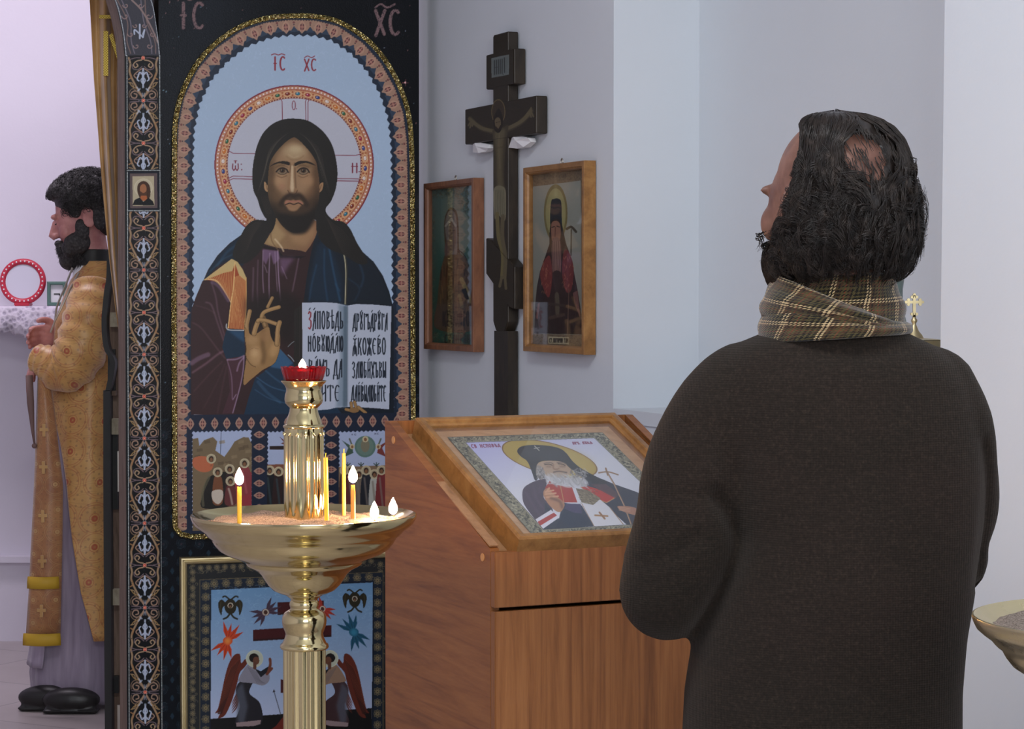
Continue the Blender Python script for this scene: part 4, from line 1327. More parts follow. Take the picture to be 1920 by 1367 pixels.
    def scal(x0, y0, x1, y1, st=8):
        pts = []
        for (ax, ay), (bx, by) in (((x0, y0), (x1, y0 - 3)), ((x1, y0 - 3), (x1, y1)), ((x1, y1), (x0, y1)), ((x0, y1), (x0, y0))):
            L2 = math.hypot(bx - ax, by - ay); k = int(L2 / 2)
            for i in range(k):
                t = i / k; nx, ny = (by - ay) / L2, -(bx - ax) / L2
                o_ = 1.4 * math.sin(i * 2 * math.pi * 2 / st)
                pts.append((ax + (bx - ax) * t + nx * o_, ay + (by - ay) * t + ny * o_))
        return pts
    for x0, x1 in ((361, 471), (502, 608), (636, 742)):
        A.poly(scal(x0, 810, x1, 990), C(160, 172, 200))
    scenes(A)
    for k in range(18): motif(A, 357 + 22.8 * k, 795 - 0.35 * k, 11.5, math.pi / 2)
    for k in range(9):
        motif(A, 486, 815 + 22.8 * k, 11, 0); motif(A, 621, 812 + 22.8 * k, 11, 0)
    A.noise(.012, 3)
    return A


def scenes(A):
    A.T(320, 780, 4.174)
    st, dk, rd, bl, hal, fl_ = C(112, 96, 72), C(30, 28, 26), C(122, 40, 46), C(24, 36, 44), C(186, 174, 140), C(120, 84, 58)
    def fig(x, y, h, w_, c, c2=None, halo=True, hr=38):
        A.poly([(x, y + 20), (x - w_ * .5, y + 60), (x - w_ * .6, y + h), (x + w_ * .6, y + h), (x + w_ * .55, y + 60)], c, smooth=True)
        if c2 is not None: A.line([(x - w_ * .2, y + 60), (x, y + h * .6), (x + w_ * .2, y + h)], w_ * .22, c2, .7, smooth=True, blur=3)
        if halo: A.ell(x, y, hr, hr, hal); A.ell(x, y, hr * .82, hr * .82, C(150, 138, 116), a=.6)
        A.ell(x, y + 2, hr * .5, hr * .62, C(52, 36, 26)); A.ell(x, y + 8, hr * .32, hr * .42, fl_)
    # left scene: raising of a man, rocks and red figures
    A.set_clip([(172, 130), (635, 118), (632, 900), (172, 900)])
    A.poly([(172, 180), (215, 172), (225, 235), (260, 190), (330, 165), (365, 200), (350, 270), (420, 320), (470, 250), (500, 200), (570, 165), (610, 168), (635, 220), (635, 900), (172, 900)], st)
    for k in range(26):
        rr = np.random.RandomState(k); x, y = rr.uniform(180, 630), rr.uniform(190, 430)
        A.poly([(x, y), (x + 45, y - 8), (x + 50, y + 16), (x + 4, y + 24)], [C(136, 118, 90), C(86, 72, 54)][k % 2], .6)
    A.poly([(180, 330), (260, 315), (330, 350), (320, 420), (250, 440), (180, 400)], C(176, 98, 66), smooth=True)
    A.line([(395, 130), (390, 295)], 4, C(40, 44, 60))
    A.poly([(255, 600), (300, 480), (450, 440), (500, 560), (470, 700), (250, 720)], dk, smooth=True)
    A.poly([(500, 470), (560, 430), (640, 460), (640, 700), (520, 700)], C(140, 52, 58), smooth=True)
    fig(318, 335, 60, 20, C(150, 90, 62), hr=38)
    fig(578, 370, 230, 80, C(130, 56, 60), C(160, 80, 84))
    fig(462, 415, 220, 60, C(52, 36, 36)); fig(468, 510, 180, 70, C(96, 48, 48), C(190, 178, 160))
    fig(368, 440, 240, 64, C(112, 70, 46)); A.poly([(325, 590), (400, 580), (410, 640), (375, 690), (330, 660)], C(190, 178, 162), smooth=True)
    A.line([(300, 480), (250, 600), (255, 700)], 22, C(96, 92, 70), .7, smooth=True)
    # centre scene: cross beam and dark crowd before a wall
    A.set_clip([(758, 108), (1200, 100), (1200, 900), (752, 900)])
    A.poly([(750, 380), (1200, 372), (1200, 900), (750, 900)], C(118, 74, 56))
    A.poly([(775, 236), (1150, 228), (1150, 262), (775, 262)], C(38, 26, 24)); A.poly([(985, 150), (1020, 150), (1020, 600), (985, 600)], C(38, 26, 24))
    A.poly([(850, 160), (900, 200), (860, 215), (905, 230)], C(96, 46, 44))
    for x in (775, 845, 925, 1010, 1090, 1165): fig(x, 415 + (x % 3) * 10, 320, 76, [C(22, 34, 38), C(20, 20, 24), C(40, 24, 24)][x % 3], C(46, 66, 70))
    # right scene: ascension with green globe and angels
    A.set_clip([(1316, 105), (1700, 95), (1700, 900), (1314, 900)])
    A.poly([(1310, 400), (1700, 385), (1700, 900), (1310, 900)], C(122, 100, 78))
    A.ell(1522, 240, 82, 84, C(84, 112, 104)); A.ell(1522, 240, 66, 68, C(98, 122, 112)); A.ell(1522, 232, 34, 52, C(116, 112, 92)); A.ell(1524, 182, 24, 24, hal); A.ell(1524, 184, 12, 14, fl_)
    for x, s_ in ((1420, -1), (1625, 1)):
        c = C(62, 84, 72) if s_ < 0 else C(112, 52, 48)
        A.poly([(x, 240), (x + s_ * 80, 190), (x + s_ * 30, 250), (x + s_ * 60, 320), (x - s_ * 10, 290)], c)
        A.line([(x, 230), (x + s_ * 20, 180)], 12, C(90, 96, 84)); A.ell(x, 240, 20, 20, hal); A.ell(x, 242, 10, 12, fl_)
    for x in (1385, 1490, 1610): A.line([(x - 20, 372), (x, 390), (x + 20, 372)], 7, C(44, 62, 52)); A.line([(x, 365), (x, 395)], 7, C(44, 62, 52))
    write(A, 'ІС', 1408, 140, 1456, 150, C(60, 60, 84), 3); write(A, 'ХС', 1592, 134, 1630, 144, C(60, 60, 84), 3)
    for x, c in ((1360, C(66, 48, 42)), (1410, C(90, 44, 44)), (1475, C(108, 96, 84)), (1530, C(30, 32, 40)), (1595, C(168, 168, 160)), (1650, C(110, 42, 44))): fig(x, 425 + (x % 2) * 30, 320, 70, c, C(120, 110, 100))
    A.set_clip(None)
    A.T(0, 0, 1)


def arabesque(A, x0, y0, x1, y1):
    """dark ground with thin blue scrolls"""
    A.T(0, 0, 1)
    old = A.clip
    A.set_clip([(x0, y0), (x1, y0), (x1, y1), (x0, y1)])
    A.poly([(x0, y0), (x1, y0), (x1, y1), (x0, y1)], C(14, 18, 24))
    c1, c2 = C(40, 62, 78), C(62, 84, 98)
    P_ = 34.0
    for j in range(int((y1 - y0) / P_) + 2):
        for i in range(int((x1 - x0) / P_) + 2):
            cx = math.floor(x0 / P_) * P_ + i * P_; cy = math.floor(y0 / P_) * P_ + j * P_
            for k in range(4):
                t = np.linspace(0, 4.6, 12)
                r_ = 1.2 + 1.9 * t
                a = t + k * math.pi / 2 + (i + j) % 2
                A.line(np.stack([cx + r_ * np.cos(a), cy + r_ * np.sin(a)], 1), 1.1, c1 if k % 2 else c2, .55)
            A.poly([(cx + 17, cy + 10), (cx + 21, cy + 17), (cx + 17, cy + 24), (cx + 13, cy + 17)], c1, .7)
            A.ell(cx, cy, 2, 2, C(70, 50, 58), a=.6)
    A.clip = old


def column_art():
    A = Art(210, 0, 312, 1367, C(20, 21, 24), 2.5)
    def cx(y): return 268.0 + 4.4 * y / 1367
    gold, gold2, mauve, white, red = C(158, 132, 100), C(128, 104, 84), C(118, 100, 106), C(176, 186, 206), C(196, 62, 40)
    def orn(y, f=1.0):
        c = cx(y)
        def L(pts, w_, col, a=.95):
            for s_ in (-1, 1): A.line([(c + s_ * x, y + f * q) for x, q in pts], w_, col, a, smooth=True)
        return c, L
    palms = [268.4, 427.6, 586, 743.3, 900.5, 1060, 1218, 1376]
    cross = [188.5, 506.3, 664.6, 822, 981, 1139.5, 1298]
    A.clip = np.ones((A.h, A.w), np.float32)
    for y0, y1 in ((-10, 320), (394, 1400)):
        A.set_clip([(200, y0), (320, y0), (320, y1), (200, y1)])
        for y in palms + [108.6]:
            for f in (-1, 1):
                if y == 108.6 and f < 0: continue
                c, L = orn(y, f)
                L([(27, 0), (24, 12), (25, 28), (14, 52), (1, 74)], 4.2, gold2); L([(27, 0), (24, 12), (25, 28), (14, 52), (1, 74)], 2.2, gold)
                L([(3, 4), (12, 6), (18, 12), (15, 18), (10, 15), (12, 11)], 2.4, C(168, 140, 112))
                L([(2, 16), (10, 22), (19, 20), (20, 13)], 1.8, mauve); L([(2, 20), (12, 27), (17, 33), (12, 38), (8, 34)], 2.2, C(160, 128, 108))
                L([(1, 24), (6, 31), (13, 31)], 1.8, mauve)
                L([(1, 44), (1, 28), (0, 20)], 2.4, white); L([(0, 33), (6, 27), (9, 33), (11, 40), (8, 43)], 2.6, white); L([(0, 36), (4, 42), (0, 50)], 2.2, white)
                L([(0, 38), (1, 56)], 1.6, white)
                L([(28, 4), (22, 2), (14, 0), (6, 0)], 1.6, mauve)
                L([(27, 40), (22, 36), (24, 28)], 2.4, C(150, 110, 74)); L([(27, 46), (20, 48), (18, 56)], 1.8, gold); L([(10, 62), (6, 58)], 3, white, .7)
            A.ell(cx(y), y, 3.6, 3.6, C(226, 180, 160)); A.ell(cx(y), y, 2.9, 2.9, red); A.ell(cx(y), y, 1, 1, C(240, 200, 180))
        for y in cross:
            for f in (-1, 1):
                c, L = orn(y, f)
                L([(2, 6), (8, 14), (16, 18), (23, 13), (21, 6), (14, 5), (12, 11), (17, 13)], 2.4, C(158, 128, 108)); L([(6, 10), (18, 22), (26, 16), (26, 6)], 1.6, gold2)
                L([(8, 2), (16, 2), (25, 3)], 1.6, mauve)
                L([(10, 22), (20, 26), (25, 32)], 2.2, C(166, 132, 84), .8); L([(8, 20), (12, 25)], 2.6, white, .7); L([(0, 6), (2, 14)], 2, white, .6)
            c = cx(y)
            A.poly([(c, y - 10), (c + 3, y - 3), (c + 10, y), (c + 3, y + 3), (c, y + 10), (c - 3, y + 3), (c - 10, y), (c - 3, y - 3)], C(120, 122, 130))
            A.poly([(c, y - 8), (c + 2.4, y - 2.4), (c + 8, y), (c + 2.4, y + 2.4), (c, y + 8), (c - 2.4, y + 2.4), (c - 8, y), (c - 2.4, y - 2.4)], C(24, 26, 30))
            A.ell(c, y, 3.4, 3.4, C(226, 170, 150)); A.ell(c, y, 2.7, 2.7, red); A.ell(c, y, 1, 1, C(240, 200, 180))
        rng = np.random.RandomState(2)
        for k in range(260):
            y = rng.uniform(0, 1367); A.ell(cx(y) + rng.uniform(-26, 26), y, .9, .9, C(50, 66, 60), a=.8)
    # small portrait between the ornaments
    A.set_clip(None)
    A.T(180, 300, 4.27)
    A.poly([(256, 92), (508, 90), (512, 402), (258, 404)], C(18, 24, 36))
    A.poly([(272, 108), (490, 106), (492, 384), (274, 386)], C(92, 78, 78)); A.poly([(292, 130), (464, 128), (468, 366), (294, 368)], C(178, 166, 138))
    A.ell(380, 222, 74, 74, C(200, 190, 164)); A.ell(380, 222, 68, 68, C(188, 178, 150))
    A.poly([(330, 240), (340, 190), (380, 168), (420, 190), (436, 240), (430, 300), (400, 320), (350, 300)], C(66, 44, 32), smooth=True)
    A.ell(378, 232, 27, 40, C(158, 104, 70)); A.poly([(352, 250), (380, 265), (406, 250), (398, 290), (362, 290)], C(84, 54, 38), smooth=True)
    A.poly([(360, 285), (405, 285), (415, 330), (345, 325)], C(166, 94, 56))
    A.poly([(292, 362), (310, 320), (350, 300), (380, 335), (420, 302), (455, 330), (468, 364)], C(16, 20, 24))
    # top, paler strip curving away
    A.T(0, 0, 1)
    cen = [(268.5, 104), (265, 76), (258, 40), (247, 0)]
    A.poly([(235.5, 104), (230, 60), (222, 24), (214, -2), (285, -2), (290, 24), (296, 60), (300.5, 104)], C(62, 62, 70))
    for s_ in (-1, 1):
        for off, col in ((26, C(140, 112, 104)), (18, C(130, 122, 134))):
            A.line([(268.5 + s_ * off * .9, 100), (264 + s_ * off, 76), (257 + s_ * off * .7, 40), (246 + s_ * off, 0)], 2.2, col, .7, smooth=True)
        for (x, y, r_) in ((12, 86, 6), (20, 64, 6), (8, 48, 5), (22, 30, 7), (14, 10, 6)):
            t = np.linspace(0, 5, 12); xx = 268.5 - (104 - y) ** 2 * .0021
            A.line(np.stack([xx + s_ * (x + r_ * (1 - t / 6) * np.cos(t)), y + r_ * (1 - t / 6) * np.sin(t)], 1), 1.8, C(150, 124, 120), .9)
        A.line([(268, 70), (262 + s_ * 9, 56), (260 + s_ * 8, 64)], 2.8, C(176, 184, 204), smooth=True); A.line([(262, 46), (262, 72)], 3, C(176, 184, 204), smooth=True)
        A.line([(247, 0), (266, 20), (284, 52), (296, 80)], 3, C(140, 120, 116), smooth=True)
    A.line([(236, 104.5), (300, 104.5)], 1, C(16, 16, 20))
    # pearls
    def pearls(p0, p1, step=2.55):
        for q in resample([p0, p1], step): A.ell(q[0], q[1], .95, .95, C(196, 204, 204))
    lx = lambda y: 237.7 + 4.6 * y / 1367
    rx = lambda y: 299.0 + 4.8 * y / 1367
    for f in (lx, rx):
        A.line([(f(104), 104), (f(1367), 1367)], 3.4, C(16, 18, 22)); pearls((f(104), 104), (f(1367), 1367))
    for y in (319.5, 395): A.line([(lx(y), y), (rx(y), y)], 3.4, C(16, 18, 22)); pearls((lx(y), y), (rx(y), y))
    for pts in ([(236.5, 104), (231.5, 60), (223, 20), (216.5, 0)], [(299, 104), (294.5, 60), (288.5, 20), (283, 0)]):
        for q in resample(catmull(pts, 6), 2.55): A.ell(q[0], q[1], .95, .95, C(196, 204, 210))
    A.line([(233.5 - 0, 110), (238, 1367)], 4, C(20, 22, 26))
    A.noise(.01, 2)
    return A


def seraph(A, x, y, s_, c, c2, rot=0.0, face=True):
    ca, sa = math.cos(rot), math.sin(rot)
    def R(pts): return [(x + s_ * (a * ca - b * sa), y + s_ * (a * sa + b * ca)) for a, b in pts]
    for sg in (-1, 1):
        for k in range(4):
            a = (k - 1.5) * .42
            L_ = 1.25 - .12 * (k % 2)
            d = (math.sin(a), -sg * math.cos(a)); e = (-d[1], d[0])
            A.poly(R([(0, 0), (d[0] * .5 * L_ + e[0] * .13, d[1] * .5 * L_ + e[1] * .13), (d[0] * L_, d[1] * L_), (d[0] * .5 * L_ - e[0] * .13, d[1] * .5 * L_ - e[1] * .13)]), c)
            A.line(R([(d[0] * .15, d[1] * .15), (d[0] * .85 * L_, d[1] * .85 * L_)]), s_ * .04, c * .6, .7)
    A.ell(x, y, s_ * .3, s_ * .26, c); A.ell(x, y, s_ * .22, s_ * .22, c2, a=.8, blur=s_ * .08)
    if face: A.ell(x, y, s_ * .24, s_ * .24, C(190, 180, 160)); A.ell(x, y, s_ * .15, s_ * .17, C(74, 44, 34))


def cherub(A, x, y, s_):
    c = C(40, 36, 22)
    A.ell(x, y, s_ * .48, s_ * .62, c)
    for q in (-1, 1):
        A.poly([(x + q * s_ * .35, y - s_ * .2), (x + q * s_ * .7, y - s_ * .55), (x + q * s_ * .98, y - s_ * .25), (x + q * s_ * .9, y + s_ * .35), (x + q * s_ * .72, y + s_ * .7), (x + q * s_ * .62, y + s_ * .1)], c, smooth=True)
        A.line([(x, y - s_ * .5), (x + q * s_ * .4, y - s_ * .82), (x + q * s_ * .6, y - s_ * .76)], s_ * .12, c, smooth=True)
        A.line([(x, y + s_ * .5), (x + q * s_ * .25, y + s_ * .85), (x + q * s_ * .55, y + s_ * 1.0)], s_ * .14, c, smooth=True)
        A.line([(x + q * s_ * .75, y - s_ * .4), (x + q * s_ * .85, y + s_ * .3)], s_ * .05, C(82, 76, 50), .7)
    A.ell(x, y - s_ * .08, s_ * .23, s_ * .23, C(186, 176, 156)); A.ell(x, y - s_ * .06, s_ * .15, s_ * .18, C(40, 28, 20)); A.ell(x, y, s_ * .08, s_ * .1, C(120, 84, 56))


def angel(A, x, s_, robe, skirt, wing):
    """bowing winged figure, s_ = 1 faces right; x is the 3.939x enlargement column of the neck"""
    def R(pts): return [(x + s_ * (a - 700), b) for a, b in pts]
    A.poly(R([(590, 815), (550, 820), (510, 880), (480, 980), (455, 1100), (430, 1210), (408, 1250), (450, 1240), (430, 1285), (480, 1265), (530, 1160), (570, 1030), (590, 950), (640, 890), (630, 850), (600, 880)]), wing, smooth=True)
    for k in range(8):
        A.line(R([(590 - 9 * k, 850 + 9 * k), (545 - 10 * k, 980 + 10 * k), (500 - 8 * k, 1130 + 9 * k), (455 - 4 * k, 1255)]), 4, C(52, 22, 16), .8, smooth=True)
        A.line(R([(586 - 9 * k, 850 + 9 * k), (541 - 10 * k, 980 + 10 * k), (496 - 8 * k, 1130 + 9 * k)]), 3, C(168, 84, 50), .5, smooth=True)
    for k in range(5): A.line(R([(590, 1040 + 22 * k), (565, 1110 + 24 * k), (530, 1180 + 18 * k)]), 9, wing, smooth=True, taper=True)
    A.poly(R([(600, 1010), (690, 1000), (660, 1100), (740, 1180), (745, 1330), (560, 1335), (590, 1200), (560, 1080)]), skirt, smooth=True)
    A.poly(R([(560, 1080), (610, 1020), (650, 1200), (620, 1330), (575, 1320)]), C(84, 88, 100), .8, blur=10)
    A.poly(R([(562, 1320), (745, 1300), (742, 1330), (690, 1345), (565, 1350)]), C(150, 130, 130))
    A.poly(R([(640, 900), (690, 890), (740, 960), (800, 950), (806, 1010), (760, 1045), (690, 1030), (600, 1020), (580, 1000)]), robe, smooth=True)
    for k in range(5): A.line(R([(650 + 14 * k, 910 + 8 * k), (690 + 12 * k, 980 + 6 * k), (720 + 14 * k, 1030)]), 4, C(92, 90, 98), .6, smooth=True)
    A.poly(R([(700, 920), (745, 940), (800, 905), (812, 930), (745, 985)]), C(24, 26, 34))
    A.line(R([(800, 945), (815, 890), (812, 850)]), 20, C(108, 58, 42), smooth=True); A.line(R([(790, 960), (825, 920)]), 20, C(108, 58, 42))
    A.ell(*R([(698, 848)])[0], 64, 64, C(196, 200, 178)); A.ell(*R([(700, 848)])[0], 58, 58, C(182, 188, 168))
    A.ell(*R([(694, 842)])[0], 36, 34, C(26, 20, 18)); A.ell(*R([(710, 862)])[0], 24, 30, C(104, 66, 48)); A.line(R([(700, 880), (700, 915)]), 24, C(96, 60, 44))


def lower_icon():
    A = Art(334, 1020, 730, 1367, C(30, 36, 42), 2.0)
    A.T(300, 1020, 3.939)
    rng = np.random.RandomState(9)
    # floral border
    A.poly([(150, 100), (1700, 60), (1700, 1400), (150, 1400)], C(32, 34, 36))
    g1, g2 = C(112, 102, 76), C(86, 84, 74)
    def flower(x, y, r_):
        for k in range(8):
            a = k * math.pi / 4
            A.ell(x + r_ * .62 * math.cos(a), y + r_ * .62 * math.sin(a), r_ * .34, r_ * .26, g1, rot=a, a=.9)
            A.ell(x + r_ * .62 * math.cos(a), y + r_ * .62 * math.sin(a), r_ * .18, r_ * .13, C(44, 46, 50), rot=a, a=.8)
        A.ell(x, y, r_ * .34, r_ * .34, C(130, 116, 84)); A.ell(x, y, r_ * .16, r_ * .16, C(60, 50, 46))
    pos = []
    for y in np.arange(150, 1400, 58): pos += [(242, y), (1628, y)]
    for x in np.arange(300, 1620, 60): pos += [(x, 178 - (x - 300) * .042)]
    for x, y in pos:
        flower(x, y, 24)
        for k in range(3):
            t = np.linspace(0, 4.5, 9) + rng.rand() * 6; r_ = np.linspace(3, 17, 9)
            A.line(np.stack([x + rng.uniform(-28, 28) + r_ * np.cos(t), y + 28 + r_ * np.sin(t) * .8], 1), 3.6, g1 if k else g2, .8)
    A.poly([(292, 262), (1650, 205), (1650, 1400), (292, 1400)], C(92, 84, 62)); A.poly([(298, 268), (1644, 211), (1644, 1400), (298, 1400)], C(24, 34, 48))
    for y in np.arange(310, 1400, 82): flower(338, y, 34); flower(1606, y - 40, 34)
    for x in np.arange(400, 1600, 88): flower(x, 294 - (x - 400) * .043, 34)
    A.poly([(366, 330), (1582, 270), (1578, 1400), (362, 1400)], C(18, 26, 40))
    A.poly([(378, 340), (1572, 284), (1564, 1400), (374, 1400)], A.grad((900, 300), C(106, 148, 186), (900, 1240), C(176, 188, 216)))
    for _ in range(520):
        x, y = rng.uniform(380, 1570), rng.uniform(310, 1000); t0 = rng.uniform(0, 6); r_ = rng.uniform(8, 24)
        t = t0 + np.linspace(0, 3.4, 7)
        A.line(np.stack([x + r_ * np.cos(t), y + r_ * np.sin(t) * .7], 1), 3.2, C(150, 186, 214), .38)
    # cross beams
    m1, m2 = C(66, 18, 20), C(44, 14, 16)
    A.poly([(940, 360), (1230, 350), (1230, 1300), (940, 1300)], m2, 0)
    A.poly([(1010, 300), (1110, 300), (1110, 1290), (1010, 1290)], m1)
    A.poly([(868, 432), (1210, 418), (1210, 510), (868, 524)], m1); A.poly([(868, 512), (1210, 498), (1210, 510), (868, 524)], m2)
    A.poly([(688, 634), (1266, 600), (1266, 686), (688, 718)], m1); A.poly([(688, 704), (1266, 672), (1266, 686), (688, 718)], m2)
    A.poly([(892, 1000), (1150, 1050), (1150, 1120), (892, 1100)], m1)
    # seraphim
    cherub(A, 520, 462, 92); cherub(A, 1438, 412, 90)
    seraph(A, 780, 505, 100, C(72, 56, 72), C(150, 70, 78), 1.0); seraph(A, 1200, 480, 90, C(170, 56, 44), C(200, 110, 90), -.9)
    seraph(A, 500, 716, 118, C(196, 64, 30), C(226, 150, 70), .42, False); seraph(A, 1432, 652, 118, C(28, 84, 110), C(60, 140, 170), -.5, False)
    for y0 in (1,):
        A.poly([(374, 1292), (560, 1280), (1564, 1212), (1564, 1400), (374, 1400)], C(14, 12, 12))
    A.poly([(820, 1400), (860, 1340), (930, 1260), (1010, 1240), (1150, 1280), (1200, 1400)], C(104, 36, 24), smooth=True)
    A.line([(842, 1090), (892, 1262)], 5, C(52, 52, 60)); A.poly([(832, 1095), (840, 1072), (852, 1092)], C(40, 40, 48))
    angel(A, 700, 1, C(136, 134, 146), C(32, 30, 36), C(96, 40, 26))
    angel(A, 1252, -1, C(146, 118, 96), C(62, 40, 42), C(96, 40, 26))
    A.noise(.012, 6)
    return A


def lectern_art():
    A = Art(840, 800, 1320, 1012, C(90, 90, 80), 2.6)
    A.T(850, 800, 5.189)
    quad = [(-10, 105), (1490, 50), (2330, 985), (745, 1070)]
    A.poly([(q[0] + a, q[1] + b) for q, (a, b) in zip(quad, ((-60, -60), (60, -60), (100, 100), (-100, 100)))], C(126, 124, 104))
    Q = np.array(quad, float)
    def mp(u, v): return tuple(Q[0] * (1 - u) * (1 - v) + Q[1] * u * (1 - v) + Q[2] * u * v + Q[3] * (1 - u) * v)
    rng = np.random.RandomState(7)
    for k in range(1500):        # lace-like border
        s_ = rng.randint(4); t = rng.rand(); d = rng.uniform(.004, .088)
        u, v = ((t, d), (t, 1 - d), (d * .9, t), (1 - d * .9, t))[s_]
        u2, v2 = u + rng.uniform(-.02, .02), v + rng.uniform(-.02, .02)
        A.line([mp(u, v), mp((u + u2) / 2 + .004, (v + v2) / 2 - .004), mp(u2, v2)], rng.uniform(4, 10), [C(48, 50, 44), C(168, 164, 140), C(66, 66, 56)][k % 3], .8)
    A.line([mp(0, 0), mp(1, 0), mp(1, 1), mp(0, 1), mp(0, 0)], 7, C(62, 62, 52))
    inn = [(165, 158), (1405, 108), (2180, 925), (845, 1000)]
    A.poly([(150, 148), (1408, 98), (2200, 935), (838, 1012)], C(150, 150, 130)); A.poly([(160, 154), (1405, 104), (2190, 930), (842, 1006)], C(60, 60, 58))
    A.poly(inn, A.grad((300, 150), C(172, 174, 214), (500, 700), C(200, 204, 216)))
    A.set_clip(inn)
    A.ell(958, 312, 466, 158, C(122, 92, 52), rot=.245); A.ell(958, 312, 454, 150, C(168, 148, 78), rot=.245)
    A.ell(1180, 360, 200, 110, C(180, 162, 98), rot=.3, a=.6, blur=40)
    # mantle
    A.poly([(680, 610), (760, 550), (860, 515), (910, 520), (900, 600), (870, 690), (950, 830), (840, 1010), (780, 920), (700, 800), (668, 720)], C(72, 62, 76), smooth=True)
    A.poly([(1290, 500), (1420, 500), (1560, 560), (1780, 640), (1900, 760), (1900, 960), (1650, 960), (1480, 790), (1300, 600)], C(50, 56, 68))
    A.poly([(880, 740), (1000, 900), (1330, 970), (840, 1010)], C(46, 52, 64)); A.poly([(1050, 740), (1230, 770), (1330, 970), (1100, 985), (1000, 900)], C(44, 54, 70))
    for p_ in ([(700, 640), (760, 760), (840, 900)], [(780, 590), (800, 700), (900, 860)], [(860, 560), (830, 650)]): A.line(p_, 18, C(104, 86, 112), .35, smooth=True, blur=8)
    A.poly([(775, 905), (930, 812), (1008, 885), (835, 1000), (800, 950)], C(206, 208, 220)); A.poly([(792, 930), (955, 840), (985, 866), (818, 966)], C(164, 60, 54))
    # hood
    A.poly([(650, 240), (690, 195), (800, 178), (950, 185), (1060, 210), (1120, 255), (1180, 340), (1260, 410), (1400, 490), (1500, 540), (1380, 560), (1220, 470), (1120, 380), (1080, 345), (960, 332), (860, 345), (822, 400), (830, 500), (800, 525), (775, 440), (740, 340), (680, 290)], C(46, 48, 50), smooth=True)
    A.poly([(700, 230), (850, 195), (1040, 225), (1100, 320), (960, 320), (820, 340), (740, 300)], C(62, 64, 68), .6, blur=16)
    A.line([(822, 188), (862, 232)], 8, C(180, 180, 170)); A.line([(815, 212), (868, 204)], 6, C(180, 180, 170))
    # red vestment, hand, scarf cloth
    A.poly([(940, 530), (1000, 570), (1150, 590), (1190, 740), (1050, 740), (960, 700), (890, 600)], C(160, 56, 48)); A.line([(1040, 580), (1060, 735)], 8, C(176, 140, 90))
    A.poly([(1230, 590), (1300, 580), (1440, 620), (1565, 690), (1480, 740), (1380, 700)], C(172, 58, 50)); A.line([(1235, 590), (1350, 690), (1470, 742), (1560, 692)], 8, C(176, 140, 96))
    A.poly([(1330, 560), (1480, 560), (1600, 660), (1560, 700), (1400, 610)], C(90, 66, 68), .8)
    A.poly([(1185, 600), (1300, 620), (1420, 700), (1340, 765), (1230, 740)], C(120, 112, 92))
    for k in range(70):
        x, y = rng.uniform(1200, 1400), rng.uniform(610, 750); A.line([(x, y), (x + 16, y + 7)], 5, C(78, 72, 62) if k % 2 else C(160, 152, 130), .8)
    A.poly([(1230, 750), (1340, 770), (1410, 710), (1500, 790), (1610, 950), (1330, 975)], C(204, 206, 214)); A.line([(1500, 790), (1612, 950)], 8, C(150, 120, 90)); A.line([(1232, 755), (1332, 972)], 6, C(150, 120, 90))
    A.line([(1350, 865), (1470, 872)], 16, C(160, 124, 84)); A.line([(1395, 838), (1440, 898)], 18, C(150, 112, 78))
    A.poly([(1080, 750), (1220, 755), (1228, 850), (1150, 840), (1060, 800)], C(70, 66, 96)); A.poly([(880, 620), (930, 600), (960, 650), (1060, 740), (1050, 800), (1000, 835), (920, 770), (872, 680)], C(170, 128, 98), smooth=True)
    for p_ in ([(890, 640), (970, 622)], [(890, 660), (990, 650)], [(900, 690), (1010, 680)], [(930, 600), (900, 640)]): A.line(p_, 16, C(196, 152, 120))
    A.line([(940, 700), (1020, 730), (1040, 790)], 26, C(88, 62, 54), .6, smooth=True, blur=8)
    # face and beard
    A.poly([(830, 380), (870, 345), (960, 332), (1080, 345), (1130, 390), (1160, 430), (1130, 470), (1050, 500), (940, 490), (880, 450)], C(170, 148, 126), smooth=True)
    A.poly([(830, 380), (815, 470), (860, 520), (900, 470), (880, 400)], C(140, 136, 132), smooth=True)
    for k in range(60):
        a = rng.rand(); x, y = 890 + 380 * a, 465 + rng.uniform(-20, 30) + 30 * a
        A.line([(x, y), (x + rng.uniform(0, 60), y + rng.uniform(30, 70)), (x + rng.uniform(0, 90), y + rng.uniform(60, 100))], 16, [C(176, 178, 182), C(142, 142, 146), C(198, 198, 200)][k % 3], .7, smooth=True, taper=True)
    for k in range(50):
        x, y = rng.uniform(1150, 1300), rng.uniform(400, 520)
        A.line([(x, y), (x + rng.uniform(-50, 60), y + rng.uniform(10, 60))], 10, [C(170, 170, 172), C(110, 108, 108)][k % 2], .6, taper=True)
        x, y = rng.uniform(830, 890), rng.uniform(400, 500)
        A.line([(x, y), (x + rng.uniform(-20, 20), y + rng.uniform(10, 30))], 8, [C(170, 170, 172), C(90, 90, 92)][k % 2], .6)
    A.poly([(900, 470), (1000, 450), (1180, 480), (1320, 540), (1280, 590), (1140, 590), (1020, 585), (960, 540)], C(170, 172, 176), .5, blur=20)
    A.line([(905, 372), (945, 366), (975, 376)], 9, C(62, 52, 44), smooth=True); A.line([(1035, 362), (1075, 366), (1100, 378)], 9, C(62, 52, 44), smooth=True)
    A.line([(900, 360), (950, 350), (985, 360)], 9, C(112, 100, 90), smooth=True); A.line([(1025, 350), (1080, 350), (1115, 368)], 9, C(112, 100, 90), smooth=True)
    A.line([(990, 370), (985, 405), (1010, 418), (1040, 408)], 10, C(126, 96, 76), .9, smooth=True, blur=3); A.ell(940, 390, 30, 12, C(126, 104, 86), a=.6, blur=6); A.ell(1075, 388, 34, 12, C(126, 104, 86), a=.6, blur=6)
    A.line([(985, 445), (1040, 436), (1110, 448)], 12, C(96, 82, 74), smooth=True, blur=2)
